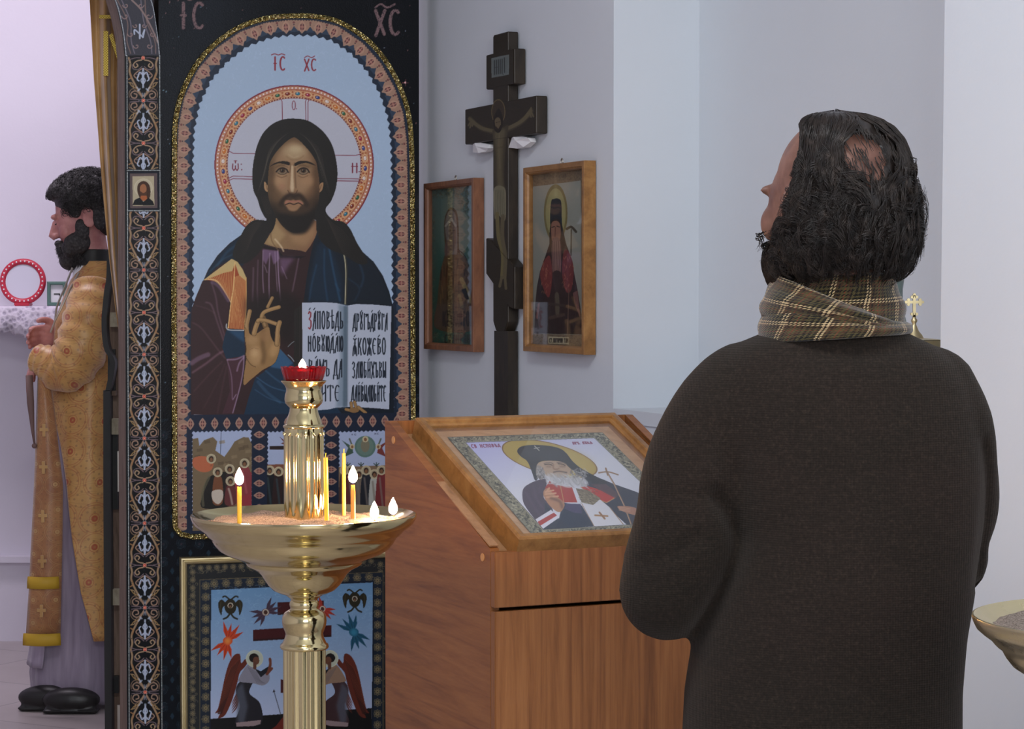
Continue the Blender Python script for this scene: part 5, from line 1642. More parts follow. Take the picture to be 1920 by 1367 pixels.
    # staff and its hand
    A.line([(1500, 440), (1560, 560), (1640, 770), (1690, 950)], 15, C(132, 104, 82)); A.line([(1497, 440), (1557, 560), (1637, 770), (1687, 950)], 6, C(180, 156, 130))
    A.line([(1420, 450), (1510, 440), (1605, 468)], 13, C(140, 112, 84), smooth=True); A.line([(1492, 405), (1505, 470)], 16, C(140, 112, 84))
    A.poly([(1580, 775), (1740, 790), (1760, 860), (1680, 850), (1600, 815)], C(160, 118, 96), smooth=True)
    for k in range(3): A.line([(1585, 785 + 14 * k), (1690, 800 + 14 * k)], 7, C(186, 146, 120))
    dk_ = C(84, 74, 104)
    write(A, 'СВ ИСПОВѢД', 0, 0, 0, 0, C(128, 62, 92), 8, 6, quad=[(205, 178), (485, 170), (495, 196), (215, 210)])
    write(A, 'АРХ ЛУКА', 0, 0, 0, 0, C(128, 62, 92), 8, 6, quad=[(1175, 148), (1370, 142), (1390, 162), (1192, 170)])
    A.set_clip(None)
    A.noise(.014, 8)
    return A


def wall_icon_right():
    A = Art(976, 290, 1120, 670, C(120, 116, 98), 2.4)
    A.T(960, 280, 3.418)
    A.poly([(95, 140), (470, 90), (480, 1300), (100, 1280)], C(118, 104, 82))
    rng = np.random.RandomState(3)
    for _ in range(500):
        x, y = rng.uniform(100, 470), [rng.uniform(130, 230), rng.uniform(1180, 1270)][rng.rand() < .4]; A.ell(x, y, 4, 4, C(92, 78, 62), a=.6)
    A.poly([(132, 240), (440, 200), (448, 1190), (140, 1182)], A.grad((200, 300), C(148, 154, 144), (300, 1100), C(126, 130, 118)))
    A.ell(280, 410, 76, 186, C(120, 112, 70)); A.ell(280, 410, 64, 160, C(152, 148, 98)); A.ell(280, 400, 40, 130, C(170, 168, 120), a=.7, blur=14)
    body = [(245, 590), (215, 680), (180, 780), (160, 880), (148, 1000), (142, 1180), (450, 1186), (444, 1050), (420, 900), (380, 700), (345, 600), (320, 480), (250, 480)]
    A.poly(body, C(42, 28, 26), smooth=False)
    A.poly([(245, 480), (250, 340), (270, 318), (300, 318), (316, 345), (320, 470), (330, 560), (300, 520), (270, 470)], C(20, 34, 44), smooth=True)
    A.poly([(250, 470), (300, 450), (318, 520), (322, 620), (300, 640), (262, 640), (240, 600)], C(46, 32, 26), smooth=True)
    A.poly([(252, 480), (282, 458), (308, 482), (310, 570), (285, 610), (256, 580)], C(142, 102, 82), smooth=True)
    A.line([(255, 500), (272, 495)], 6, C(44, 30, 24)); A.line([(288, 492), (304, 498)], 6, C(44, 30, 24)); A.line([(278, 500), (276, 560)], 5, C(100, 66, 52)); A.line([(262, 575), (300, 575)], 6, C(92, 54, 46))
    A.poly([(258, 590), (310, 590), (312, 800), (290, 860), (262, 800)], C(122, 92, 84), smooth=True)
    for k in range(9): A.line([(262 + 6 * k, 590), (264 + 5 * k, 720), (274 + 2 * k, 850)], 4, C(160, 130, 118) if k % 2 else C(76, 54, 48), .6, smooth=True)
    A.poly([(262, 790), (312, 790), (300, 900), (275, 900)], C(50, 38, 36), smooth=True)
    A.poly([(215, 700), (245, 690), (258, 820), (235, 950), (190, 860), (182, 780)], C(112, 48, 44), smooth=True)
    A.poly([(330, 660), (360, 650), (395, 760), (380, 900), (345, 910), (322, 800)], C(104, 44, 42), smooth=True)
    for k in range(60):
        x, y = (rng.uniform(190, 252), rng.uniform(700, 920)) if k % 2 else (rng.uniform(325, 390), rng.uniform(670, 900)); A.line([(x, y), (x + rng.uniform(-10, 10), y + 14)], 4, C(170, 120, 88), .55)
    A.line([(352, 510), (380, 498), (410, 528)], 16, C(70, 64, 50), smooth=True); A.line([(380, 515), (378, 680)], 8, C(74, 70, 56)); A.line([(364, 900), (356, 1180)], 6, C(92, 72, 60))
    A.poly([(390, 920), (420, 905), (440, 1090), (400, 990)], C(132, 92, 84), .7); A.poly([(165, 990), (180, 980), (165, 1090), (152, 1080)], C(150, 92, 82), .7)
    A.poly([(275, 930), (300, 930), (302, 1060), (280, 1060)], C(84, 78, 62), smooth=True); A.line([(245, 1080), (330, 1060)], 22, C(78, 62, 50), .8); A.line([(240, 990), (330, 1000)], 18, C(60, 50, 44), .8)
    for k in range(8): A.line([(180 + 32 * k, 960), (172 + 34 * k, 1180)], 6, C(64, 40, 36), .4)
    A.poly([(232, 1200), (364, 1204), (364, 1250), (232, 1244)], C(178, 172, 140))
    write(A, 'СТ.ПИТИРИМ ТАМ', 238, 1212, 360, 1238, C(52, 46, 38), 4, 3)
    A.noise(.012, 4)
    return A


def wall_icon_left():
    A = Art(788, 320, 912, 668, C(90, 96, 84), 2.4)
    A.T(780, 310, 3.693)
    A.poly([(80, 150), (390, 110), (410, 1260), (100, 1250)], A.grad((100, 300), C(88, 112, 104), (380, 800), C(40, 84, 70)))
    rng = np.random.RandomState(6)
    for _ in range(1100):
        r_ = rng.rand()
        if r_ < .3: x, y = rng.uniform(85, 390), rng.uniform(120, 225)
        elif r_ < .5: x, y = rng.uniform(88, 132), rng.uniform(200, 1240)
        elif r_ < .6: x, y = rng.uniform(375, 405), rng.uniform(200, 900)
        elif r_ < .8: x, y = rng.uniform(100, 405), rng.uniform(1160, 1245)
        else: x, y = rng.uniform(280, 395), rng.uniform(220, 420) - 0
        t = np.linspace(0, 3, 5) + rng.rand() * 6
        A.line(np.stack([x + 6 * np.cos(t), y + 6 * np.sin(t)], 1), 3, [C(62, 64, 48), C(122, 122, 96), C(88, 78, 56)][rng.randint(3)], .6)
    A.ell(290, 460, 90, 150, C(112, 128, 114)); A.ell(250, 440, 90, 230, C(118, 128, 116), a=.5, blur=20)
    A.poly([(205, 215), (255, 195), (380, 400), (375, 520), (300, 600), (200, 420)], C(122, 130, 114), .5, blur=8)
    A.poly([(200, 600), (195, 400), (215, 320), (245, 292), (280, 320), (294, 400), (300, 590), (340, 640), (365, 720), (385, 940), (390, 1140), (140, 1130), (148, 940), (165, 760), (190, 650)], C(82, 66, 46), smooth=True)
    A.poly([(205, 480), (205, 380), (225, 320), (250, 310), (275, 350), (285, 450), (285, 600), (260, 630), (230, 600)], C(120, 112, 104), smooth=True)
    A.poly([(235, 400), (265, 395), (278, 500), (265, 580), (240, 600), (230, 500)], C(112, 92, 80), smooth=True)
    A.line([(205, 420), (245, 370), (275, 420)], 14, C(160, 154, 140)); A.line([(235, 450), (250, 448)], 5, C(60, 46, 40)); A.line([(255, 450), (268, 452)], 5, C(60, 46, 40)); A.line([(250, 460), (248, 520)], 5, C(82, 62, 54))
    A.poly([(200, 560), (215, 520), (240, 530), (250, 600), (225, 640), (200, 620)], C(104, 84, 76), smooth=True)
    A.poly([(200, 640), (330, 640), (350, 800), (260, 820), (180, 860)], C(96, 72, 46), smooth=True)
    for k in range(40):
        x, y = rng.uniform(170, 370), rng.uniform(640, 1100); A.line([(x, y), (x + rng.uniform(-16, 20), y + rng.uniform(50, 120))], 9, [C(52, 36, 26), C(128, 98, 58), C(88, 56, 34), C(36, 28, 22)][k % 4], .6, taper=True)
    A.line([(315, 790), (355, 880), (375, 940)], 30, C(134, 122, 74), .9); A.line([(300, 900), (320, 980)], 22, C(118, 108, 66), .9); A.poly([(315, 860), (345, 850), (370, 930), (345, 930)], C(26, 26, 24))
    A.line([(300, 590), (345, 640), (375, 760), (392, 1130)], 6, C(44, 34, 26), smooth=True)
    A.poly([(140, 960), (405, 945), (408, 1150), (130, 1120)], C(96, 84, 82), .35, blur=4)
    write(A, 'КУСОЛІОИ', 182, 1015, 400, 1110, C(50, 44, 42), 12, 5)
    write(A, 'СВАНРИИО', 195, 1175, 405, 1230, C(48, 48, 42), 9, 5)
    A.noise(.014, 5)
    return A


def cross_art():
    A = Art(860, 40, 1020, 640, C(46, 40, 31), 2.4)
    A.T(860, 40, 4.711)
    rng = np.random.RandomState(12)
    for _ in range(500):
        x, y = rng.uniform(0, 760), rng.uniform(60, 2700); A.line([(x, y), (x + rng.uniform(20, 70), y - rng.uniform(2, 12))], 3, [C(58, 52, 40), C(36, 31, 25)][rng.randint(2)], .5)
    A.poly([(288, 326), (446, 292), (444, 470), (290, 500)], C(104, 112, 110)); A.poly([(300, 340), (436, 312), (434, 458), (302, 486)], C(98, 106, 104))
    for k in range(5): A.line([(316 + 17 * k, 346 - 3 * k), (316 + 17 * k, 470 - 3 * k)], 8, C(44, 46, 46))
    A.line([(404, 322), (405, 452)], 8, C(44, 46, 46)); A.line([(384, 462), (396, 474)], 4, C(44, 46, 46)); A.line([(318, 410), (350, 404)], 5, C(44, 46, 46), .6)
    b, bs = C(92, 84, 62), C(64, 58, 42)
    A.ell(350, 800, 62, 112, C(104, 92, 62)); A.ell(350, 800, 55, 104, C(58, 48, 36))
    A.line([(100, 860), (150, 910), (215, 950), (300, 975)], 44, bs, smooth=True); A.line([(98, 862), (150, 908), (215, 948), (300, 968)], 30, b, smooth=True)
    A.line([(420, 960), (520, 910), (585, 860), (640, 790)], 46, bs, smooth=True); A.line([(420, 952), (520, 904), (583, 856), (636, 790)], 32, b, smooth=True)
    for p_ in ([(110, 880), (85, 920)], [(110, 900), (100, 940)], [(125, 900), (120, 925)], [(105, 860), (100, 858)], [(635, 780), (640, 765)], [(640, 800), (660, 840)], [(630, 810), (640, 845)]): A.line(p_, 14, b)
    body = [(300, 960), (330, 950), (400, 930), (440, 920), (420, 1060), (408, 1200), (400, 1367), (410, 1500), (400, 1560), (330, 1560), (315, 1450), (310, 1200), (305, 1060)]
    A.poly(body, bs, smooth=True); A.poly([(318, 980), (370, 960), (410, 960), (392, 1100), (384, 1300), (390, 1500), (345, 1520), (335, 1200)], b, .95, blur=10, smooth=True)
    A.line([(360, 980), (355, 1120), (365, 1300)], 8, C(112, 102, 78), .7, smooth=True, blur=4); A.line([(330, 1120), (390, 1110)], 7, bs, .7, blur=3)
    A.poly([(305, 880), (315, 830), (350, 770), (375, 800), (392, 880), (375, 960), (350, 985), (315, 960)], C(34, 28, 22), smooth=True)
    A.poly([(320, 870), (345, 848), (368, 868), (372, 930), (350, 960), (325, 930)], C(96, 84, 62), smooth=True); A.line([(325, 935), (352, 958), (372, 925)], 16, C(40, 32, 24), smooth=True)
    A.line([(330, 895), (342, 892)], 5, C(34, 28, 22)); A.line([(352, 888), (364, 888)], 5, C(34, 28, 22))
    A.poly([(312, 1480), (405, 1470), (418, 1600), (408, 1760), (340, 1700), (318, 1740)], C(116, 112, 90), smooth=True)
    for k in range(6): A.line([(325 + 14 * k, 1490), (330 + 14 * k, 1600), (322 + 16 * k, 1720)], 5, C(82, 80, 62), .8, smooth=True)
    A.line([(340, 1700), (352, 1900), (390, 2060), (385, 2260)], 34, C(104, 96, 62), smooth=True); A.line([(390, 1720), (385, 1900), (412, 2080), (405, 2260)], 34, b, smooth=True)
    A.line([(380, 2260), (362, 2340)], 24, b); A.line([(408, 2260), (418, 2360)], 24, b)
    A.noise(.015, 2)
    return A


# ------------------------------------------------------------------ icon screen with its pictures
it = math.radians(16.4)
IU = np.array([math.cos(it), math.sin(it), 0.0])
IC = Plane(at(540, 545, 6.8) * np.array([1, 1, 0]), IU, (0, 0, 1))      # normal towards the viewer
M['print'] = print_mat('printed_icon', 1.0, 0.5, 0.3)
M['print_gloss'] = print_mat('printed_icon_varnished', 1.08, 0.4, 0.25)
M['print_panel'] = print_mat('printed_panel', 1.0, 0.34, 0.12, bump=(260, 0.2))
M['painted_wood'] = print_mat('painted_cross_face', 1.0, 0.55, 0.3)

ART_MAIN = main_icon()
ART_MAIN.oob = C(12, 15, 20)
aL = IC.hit(300.5, 700)[0]; aR = IC.hit(786, 700)[0]
zTop, zBot = 2.62, 0.0
scr = empty('icon_screen', IC.pt((aL + aR) / 2, 0, -0.08), 'black star-printed icon screen panel carrying the large arched picture', 'icon screen')
mb = MB(); mb.box(IC, aL, aR, zBot, zTop, -0.16, 0.0); mb.build('panel_board', M['black'], scr)
zlo = IC.hit(540, 1366)[1] - 0.02
zhi = IC.hit(540, 0)[1] + 0.02
arch_px = [tuple(q) for q in catmull(ARCH, 4)]
arch_px = arch_px + [(774, 975), (764, 988), (750, 992), (360, 1006), (338, 1001), (328, 990)]
arch_pl = [IC.hit(x, y) for x, y in arch_px]
sheet = grid_panel('starry_print', IC, aL, aR, 0.0, zTop, 0.0012, 340, 1150, M['print_panel'], scr)
paint_points(sheet, ART_MAIN)

arch = empty('arched_icon', IC.pt(0.02, 0.62, 0), 'large arched icon of a haloed bearded man blessing and holding an open book', 'icon')
mb = MB(); mb.poly_prism(IC, arch_pl, 0.0, 0.0115); mb.build('board', M['black'], arch)
aa = [q[0] for q in arch_pl]; zz_ = [q[1] for q in arch_pl]
pnt = grid_panel('painting', IC, min(aa), max(aa), min(zz_), max(zz_), 0.0125, 500, 1090, M['print_gloss'], arch, hole=arch_pl)
paint_points(pnt, ART_MAIN)
del ART_MAIN
m = mat('gold_tinsel', (0.60, 0.47, 0.16), 0.30, metal=1.0)
n = N(m); v = n.coord()
vo = n.new('ShaderNodeTexVoronoi', {'Vector': v, 'Scale': 190.0})
n.link(n.ramp(vo.outputs['Color'], [(0.0, (0.16, 0.11, 0.03)), (0.45, (0.45, 0.34, 0.10)), (0.7, (0.95, 0.84, 0.36)), (1.0, (0.95, 0.6, 0.3))]), n.b.inputs['Base Color'])
n.bump(vo.outputs['Distance'], 1.0, 0.006)
M['tinsel'] = m
mb = MB()
mp_ = [IC.pt(*IC.hit(x, y), 0.012) for x, y in arch_px]
mb.tube(mp_, 0.0078, 12, closed=True)
mb.build('gilt_moulding', M['tinsel'], arch, True)

# lower framed picture
A_L = lower_icon()
f0 = IC.hit(336, 1045); f1 = IC.hit(757, 1028)
zt_, zb_ = f0[1] + 0.001, 0.05
low = empty('framed_icon', IC.pt((f0[0] + f1[0]) / 2, (zt_ + zb_) / 2, 0), 'gilt framed icon of two winged figures bowing to a red cross on blue', 'icon')
mb = MB(); mb.frame(IC, f0[0], f1[0], zb_, zt_, [(0.02, 0.002), (0, 0.002), (0, 0.016), (0.003, 0.021), (0.007, 0.022), (0.010, 0.018), (0.012, 0.018), (0.015, 0.021), (0.018, 0.020), (0.021, 0.015), (0.022, 0.006)])
mb.build('frame', M['gilt'], low)
lp = grid_panel('painting', IC, f0[0] + 0.018, f1[0] - 0.018, max(zb_ + 0.018, zlo), zt_ - 0.018, 0.009, 430, 360, M['print'], low)
paint_points(lp, A_L)
mb = MB(); mb.box(IC, f0[0] + 0.015, f1[0] - 0.015, zb_ + 0.015, zt_ - 0.015, 0.003, 0.008); mb.build('backing', M['black'], low)

# the ornamented door post left of the panel
A_C = column_art()
edge = [(283.5, -14), (288.5, 20), (294.5, 60), (300.3, 104), (300.3, 600), (304.2, 1380)]
left = [(237.8, 1380), (234.5, 600), (233, 104), (228.5, 60), (220, 20), (210, -14)]
post_px = [tuple(q) for q in resample(edge[:4], 6)] + edge[4:] + left[:2] + [tuple(q) for q in resample(left[2:], 6)]
post_pl = [IC.hit(x, y) for x, y in post_px]
zmin_ = min(q[1] for q in post_pl)
post = empty('door_post', IC.pt(IC.hit(268, 700)[0], 0, -0.08), 'tall door post printed with gold scrolls and red dots, curving left at its top', 'door post')
pp = [(a, (z if z > zmin_ + 0.02 else 0.0)) for a, z in post_pl]
mb = MB(); mb.poly_prism(IC, pp, -0.16, 0.004)
mb.build('post_board', M['raw_wood'], post)
# the arch goes on over the doorway and comes down on the far post, left of the photograph
e0, e1 = IC.hit(210, -14), IC.hit(283.5, -14)
axm = e0[0] - 0.40
def half(p, sx): return [(axm + sx * (a - axm), z) for a, z in p]
inn = [e0, (e0[0] - 0.06, e0[1] + 0.10), (e0[0] - 0.16, e0[1] + 0.18), (e0[0] - 0.28, e0[1] + 0.225), (axm, e0[1] + 0.24)]
out_ = [e1, (e1[0] - 0.03, e1[1] + 0.12), (e1[0] - 0.13, e1[1] + 0.25), (e1[0] - 0.29, e1[1] + 0.335), (axm, e1[1] + 0.36)]
for sx in (1, -1):
    I_, O__ = half(inn, sx), half(out_, sx)
    for q in range(4):
        pts = [I_[q], O__[q], O__[q + 1], I_[q + 1]]
        if q == 0: mb = MB()
        mb.poly_prism(IC, pts if sx > 0 else pts[::-1], -0.16, 0.004)
    mb.build('arch_board', M['raw_wood'], post)
mb = MB(); mb.poly_prism(IC, [(2 * axm - a, z) for a, z in pp][::-1], -0.16, 0.004); mb.build('far_post_board', M['raw_wood'], post)
aa = [q[0] for q in post_pl]
cp_ = grid_panel('ornament_print', IC, min(aa), max(aa), zmin_, max(q[1] for q in post_pl), 0.0052, 150, 1900, M['print_panel'], post, hole=post_pl)
paint_points(cp_, A_C)
mb = MB(); mb.box(IC, IC.hit(303.5, 1000)[0] - 0.002, aL + 0.004, 0, 2.2, -0.1, -0.002); 

# ------------------------------------------------------------------ open door leaf seen almost edge on
m = M['black']
leaf = empty('door_leaf', at(206, 900, 7.42) * np.array([1, 1, 0]), 'black edged wooden door leaf standing open behind the post', 'door')
def strip(pts, w_px, D, name, mt, depth=0.05):
    """band following px points (centre x, y), w_px wide, with real depth along the view"""
    mb = MB(); v = []; f = []
    for x, y, w_ in pts:
        for dx, dy in ((-w_ / 2, 0), (w_ / 2, 0), (w_ / 2, depth), (-w_ / 2, depth)):
            q = at(x, y, D); v.append((q[0] + dx * D / F_PX, q[1] + dy, q[2]))
    k = len(pts)
    for i in range(k - 1):
        for c in range(4):
            d = (c + 1) % 4
            f.append((4 * i + c, 4 * i + 4 + c, 4 * i + 4 + d, 4 * i + d))
    f += [(0, 1, 2, 3), tuple(4 * (k - 1) + c for c in (3, 2, 1, 0))]
    mb.add(v, f)
    return mb.build(name, mt, leaf)
ptsA = [(x, y, 9.5) for x, y in catmull([(205, 470), (204, 520), (200, 545), (196.5, 580), (195, 600), (196, 630), (200, 655), (207, 668), (211, 680), (209, 700), (205, 720), (202, 733)], 4)]
strip(ptsA, 0, 7.40, 'carved_edge', M['black'])
strip([(200, 732, 13), (200, 900, 13), (203, 1367, 13), (204, 1490, 13)], 0, 7.40, 'leaf_edge', M['black'])
strip([(215, 470, 22), (215, 600, 22), (216, 900, 24), (219, 1490, 24)], 0, 7.47, 'leaf_board', M['raw_wood'], 0.02)
strip([(209, 655, 14), (209, 735, 14)], 0, 7.455, 'leaf_neck', M['black'], 0.01)
for x, y0, y1, w_ in ((213, 586, 613, 13), (215, 785, 815, 14), (217.5, 1105, 1135, 12)):
    strip([(x, y0, w_), (x, y1, w_)], 0, 7.43, 'spacer_block', M['block'], 0.03)
strip([(212, 733, 10), (212, 742, 10)], 0, 7.43, 'cross_rail', M['raw_wood'], 0.03)
strip([(213, 815, 14), (214, 955, 14)], 0, 7.445, 'cross_panel', M['black'], 0.02)
strip([(215, 1268, 14), (215, 1300, 14)], 0, 7.445, 'cross_panel', M['black'], 0.02)
for y0, y1 in ((846, 922), (1322, 1400)):
    strip([(222.5, y0, 5), (223, y1, 5)], 0, 7.40, 'hinge', M['steel'], 0.01)

# ------------------------------------------------------------------ gold curtain behind the post
m = mat('gold_satin', srgb((186, 142, 84)), 0.38, spec=0.5, sheen=0.4)
n = N(m); v = n.coord()
n.link(n.ramp(n.noise(v, 9, 4), [(0.3, srgb((164, 122, 70))), (0.7, srgb((196, 154, 96)))]), n.b.inputs['Base Color'])
n.bump(n.noise(n.coord(scale=(1, 1, 40)), 60, 2), 0.05, 0.001)
M['curtain'] = m
cur = empty('curtain', at(205, 0, 7.20), 'gold satin curtain drawn aside in the doorway left of the post', 'curtain')
rows = [(-190, 150, 262), (-40, 160, 262), (0, 168, 258), (150, 176, 250), (300, 188, 248), (400, 197, 248), (480, 204, 248), (570, 215, 250), (620, 222, 252), (700, 226, 252)]
ry = np.array([r[0] for r in rows]); rl = np.array([r[1] for r in rows]); rr_ = np.array([r[2] for r in rows])
v = []; f = []
NI, NJ = 60, 90
for j in range(NJ + 1):
    y = -190 + 890 * j / NJ
    L_ = np.interp(y, ry, rl); R_ = np.interp(y, ry, rr_)
    for i in range(NI + 1):
        t = i / NI
        x = L_ + (R_ - L_) * t
        D = 7.22 + 0.028 * math.sin(t * 15 + y * 0.002) + 0.012 * math.sin(t * 31 + 1 + y * 0.006) + 0.03 * t
        v.append(at(x, y, D))
for j in range(NJ):
    for i in range(NI):
        a = j * (NI + 1) + i
        f.append((a, a + 1, a + NI + 2, a + NI + 1))
o = obj('curtain_cloth', v, f, M['curtain'], cur, True)
o.modifiers.new('thickness', 'SOLIDIFY').thickness = 0.002
rz = at(200, -190, 7.24)[2]
r0, r1 = IC.pt(2 * axm - post_pl[0][0], rz, -0.20), IC.pt(aL + 0.02, rz, -0.20)
mb = MB(); mb.tube([r0, r1], 0.012, 12); mb.build('curtain_rod', M['brass_dull'], cur, True)
# embroidered galloon: parts of a cross sewn on
m = mat('gold_braid', (0.60, 0.48, 0.12), 0.35, metal=0.6)
n = N(m); n.link(n.ramp(n.new('ShaderNodeTexChecker', {'Vector': n.coord(), 'Scale': 260.0}).outputs[1], [(0, srgb((150, 120, 40))), (1, srgb((214, 190, 90)))]), n.b.inputs['Base Color'])
for quad in ([(194, 58), (203, 58), (203, 142), (194, 142)], [(204, 66), (211, 62), (222, 104), (220, 112)], [(186, 28), (220, 28), (221, 35), (186, 35)]):
    mb = MB()
    v = [at(x, y, 7.175) for x, y in quad] + [at(x, y, 7.178) for x, y in quad]
    mb.add(v, [(0, 1, 2, 3), (7, 6, 5, 4), (0, 4, 5, 1), (1, 5, 6, 2), (2, 6, 7, 3), (3, 7, 4, 0)])
    mb.build('braid', m, cur)

# ------------------------------------------------------------------ lectern print
A_P = lectern_art()
P_, pa0, pa1, pb0, pb1, ph = LECT_PRINT
lp = grid_panel('printed_icon', P_, pa0, pa1, pb0, pb1, ph, 520, 420, M['print'], fi)
paint_points(lp, A_P, quad=((pa0, pa1, pb0, pb1), P_, [(994, 1006), (1299, 990), (1137, 809.6), (848, 820)]))

# ------------------------------------------------------------------ wall icons and the standing cross
def wall_icon(px_corners, m_frame, art, label, dens, bar=0.017, hang=None):
    a = [WALL.hit(*q, 0.035) for q in px_corners]
    a0 = (a[0][0] + a[2][0]) / 2; a1 = (a[1][0] + a[3][0]) / 2
    b1 = (a[0][1] + a[1][1]) / 2; b0 = (a[2][1] + a[3][1]) / 2
    w = empty('framed_icon', WALL.pt((a0 + a1) / 2, (b0 + b1) / 2, 0), label, 'icon')
    mb = MB(); mb.frame(WALL, a0, a1, b0, b1, [(0.018, 0.003), (0, 0.003), (0, 0.034), (0.001, 0.0355), (bar - 0.004, 0.0355), (bar - 0.002, 0.033), (bar, 0.032), (bar + 0.003, 0.026), (bar + 0.003, 0.014)])
    mb.build('frame', m_frame, w)
    mb = MB(); mb.box(WALL, a0 + 0.01, a1 - 0.01, b0 + 0.01, b1 - 0.01, 0.006, 0.014); mb.build('backing', m_frame, w)
    g = grid_panel('printed_icon', WALL, a0 + bar, a1 - bar, b0 + bar, b1 - bar, 0.0155, dens, int(dens * 1.6), M['print'], w)
    paint_points(g, art)
    mb = MB(); mb.box(WALL, a0 + bar, a1 - bar, b0 + bar, b1 - bar, 0.0255, 0.0268); mb.build('glass_pane', M['glass'], w)
    mb = MB()
    ac = (a0 + a1) / 2 + 0.02
    mb.tube([WALL.pt(ac + 0.006 * math.cos(t), b1 + 0.006 + 0.008 * math.sin(t), 0.018) for t in np.linspace(0, 2 * math.pi, 15)[:-1]], 0.0018, 6, closed=True)
    mb.build('hanging_ring', M['steel'], w, True)
    return w


wall_icon([(978, 318), (1093, 298), (984, 660), (1097, 664)], M['oak'], wall_icon_right(), 'honey oak framed icon of a standing bishop in dark robe, nearest to the niche', 230)
wall_icon([(792, 346), (885, 332), (797, 655), (890, 660)], M['walnut'], wall_icon_left(), 'reddish framed icon of a veiled figure under reflecting glass, beside the icon screen', 210)

ART_X = cross_art()
crs = empty('standing_cross', WALL.pt(-0.655, 0, 0.02), 'tall dark wooden cross with painted crucified figure, between the two wall icons', 'cross')
def beam(name, pts, h0=0.004, h1=0.036, m_=None, paint=True):
    mb = MB(); mb.poly_prism(WALL, pts, h0, h1 - 0.001)
    b = mb.build(name, M['dark_wood'], crs)
    bv = b.modifiers.new('bevel', 'BEVEL'); bv.width = 0.003; bv.segments = 2
    if paint:
        a = [q[0] for q in pts]; z = [q[1] for q in pts]
        wd_, hd_ = max(a) - min(a), max(z) - min(z)
        g = grid_panel('painted_face', WALL, min(a) + 0.002, max(a) - 0.002, min(z) + 0.002, max(z) - 0.002, h1 - 0.0002, max(12, int(wd_ * 560)), max(12, int(hd_ * 700)), M['painted_wood'], b,
                       hole=[((q[0] - sum(a) / len(a)) * 0.985 + sum(a) / len(a), (q[1] - sum(z) / len(z)) * 0.99 + sum(z) / len(z)) for q in pts])
        paint_points(g, ART_X)
    return b
def rect(a0, a1, b0, b1): return [(a0, b0), (a1, b0), (a1, b1), (a0, b1)]
bx0, bx1 = -0.7063, -0.6026
beam('upright', [(bx0, 1.345), (bx0 + 0.022, 1.318), (bx1 - 0.022, 1.318), (bx1, 1.345), (bx1, 2.128), (bx0, 2.128)], 0.004, 0.036)
def over(name, pts): return beam(name, pts, 0.0365, 0.0375) if False else beam(name, pts, 0.003, 0.0374)
over('crossbar', rect(-0.9157, -0.405, 1.8415, 1.9405))
over('title_board', rect(-0.7535, -0.5537, 1.983, 2.078))
over('footrest', [(-0.755, 1.478), (-0.755, 1.5755), (-0.725, 1.570), (-0.553, 1.494), (-0.553, 1.380), (-0.585, 1.386)])
pl_ = WALL.hit(935.5, 700, 0.02); pr_ = WALL.hit(951, 700, 0.036)
mb = MB(); mb.box(WALL, pl_[0], pr_[0], 0.0, 1.32, 0.005, 0.034); mb.build('pole', M['dark_wood'], crs)
mb = MB(); mb.box(WALL, -0.74, -0.57, 0, 0.03, 0.003, 0.17); mb.build('foot_block', M['dark_wood'], crs)

# folded papers wedged under the arms
for (pxs, nm) in (([(891, 268), (897, 265), (922, 271), (923, 278), (917, 284), (905, 287), (891, 286)], 'left'), ([(963, 262), (969, 254), (988, 256), (998, 259), (1000, 266), (990, 276), (975, 279), (962, 277)], 'right')):
    pts = [WALL.hit(x, y, 0.02) for x, y in pxs]
    mb = MB()
    k = len(pts); c = np.mean(pts, 0)
    rng = np.random.RandomState(len(pts))
    v = [WALL.pt(a, b, 0.012) for a, b in pts] + [WALL.pt(a, b, 0.03 + 0.006 * ((i % 2) - .5)) for i, (a, b) in enumerate(pts)] + [WALL.pt(c[0] - 0.01, c[1] + 0.004, 0.039)]
    f = [tuple(range(k))[::-1]] + [(i, (i + 1) % k, k + (i + 1) % k, k + i) for i in range(k)] + [(k + i, k + (i + 1) % k, 2 * k) for i in range(k)]
    mb.add(v, f)
    o = mb.build('folded_paper', M['paper'], None, loc=tuple(WALL.pt(c[0], c[1], 0.01)))
    tag(o, 'folded white paper wedged under the %s arm of the standing cross' % nm, 'paper', 'white papers at the cross arms')


# ------------------------------------------------------------------ figures
def blob(name, shapes, voxel, m, parent, smooth_it=6, post=None):
    """overlapping closed shapes fused into one continuous surface"""
    tmp = bpy.data.meshes.new('t')
    tmp.from_pydata(np.concatenate(shapes.v).tolist(), [], shapes.f)
    o = bpy.data.objects.new('t', tmp); COL.objects.link(o)
    r = o.modifiers.new('r', 'REMESH'); r.mode = 'VOXEL'; r.voxel_size = voxel; r.use_smooth_shade = True
    if smooth_it:
        s_ = o.modifiers.new('s', 'SMOOTH'); s_.factor = 0.5; s_.iterations = smooth_it
    dg = bpy.context.evaluated_depsgraph_get(); dg.update()
    me = bpy.data.meshes.new_from_object(o.evaluated_get(dg))
    bpy.data.objects.remove(o); bpy.data.meshes.remove(tmp)
    nv = len(me.vertices); co = np.empty(nv * 3); me.vertices.foreach_get('co', co); co = co.reshape(-1, 3)
    if post is not None: co = post(co)
    co = co - np.array(world_loc(parent))
    me.vertices.foreach_set('co', co.ravel()); me.materials.clear(); me.materials.append(m); me.name = name
    me.shade_smooth(); me.update()
    q = bpy.data.objects.new(name, me); q.parent = parent; COL.objects.link(q)
    return q


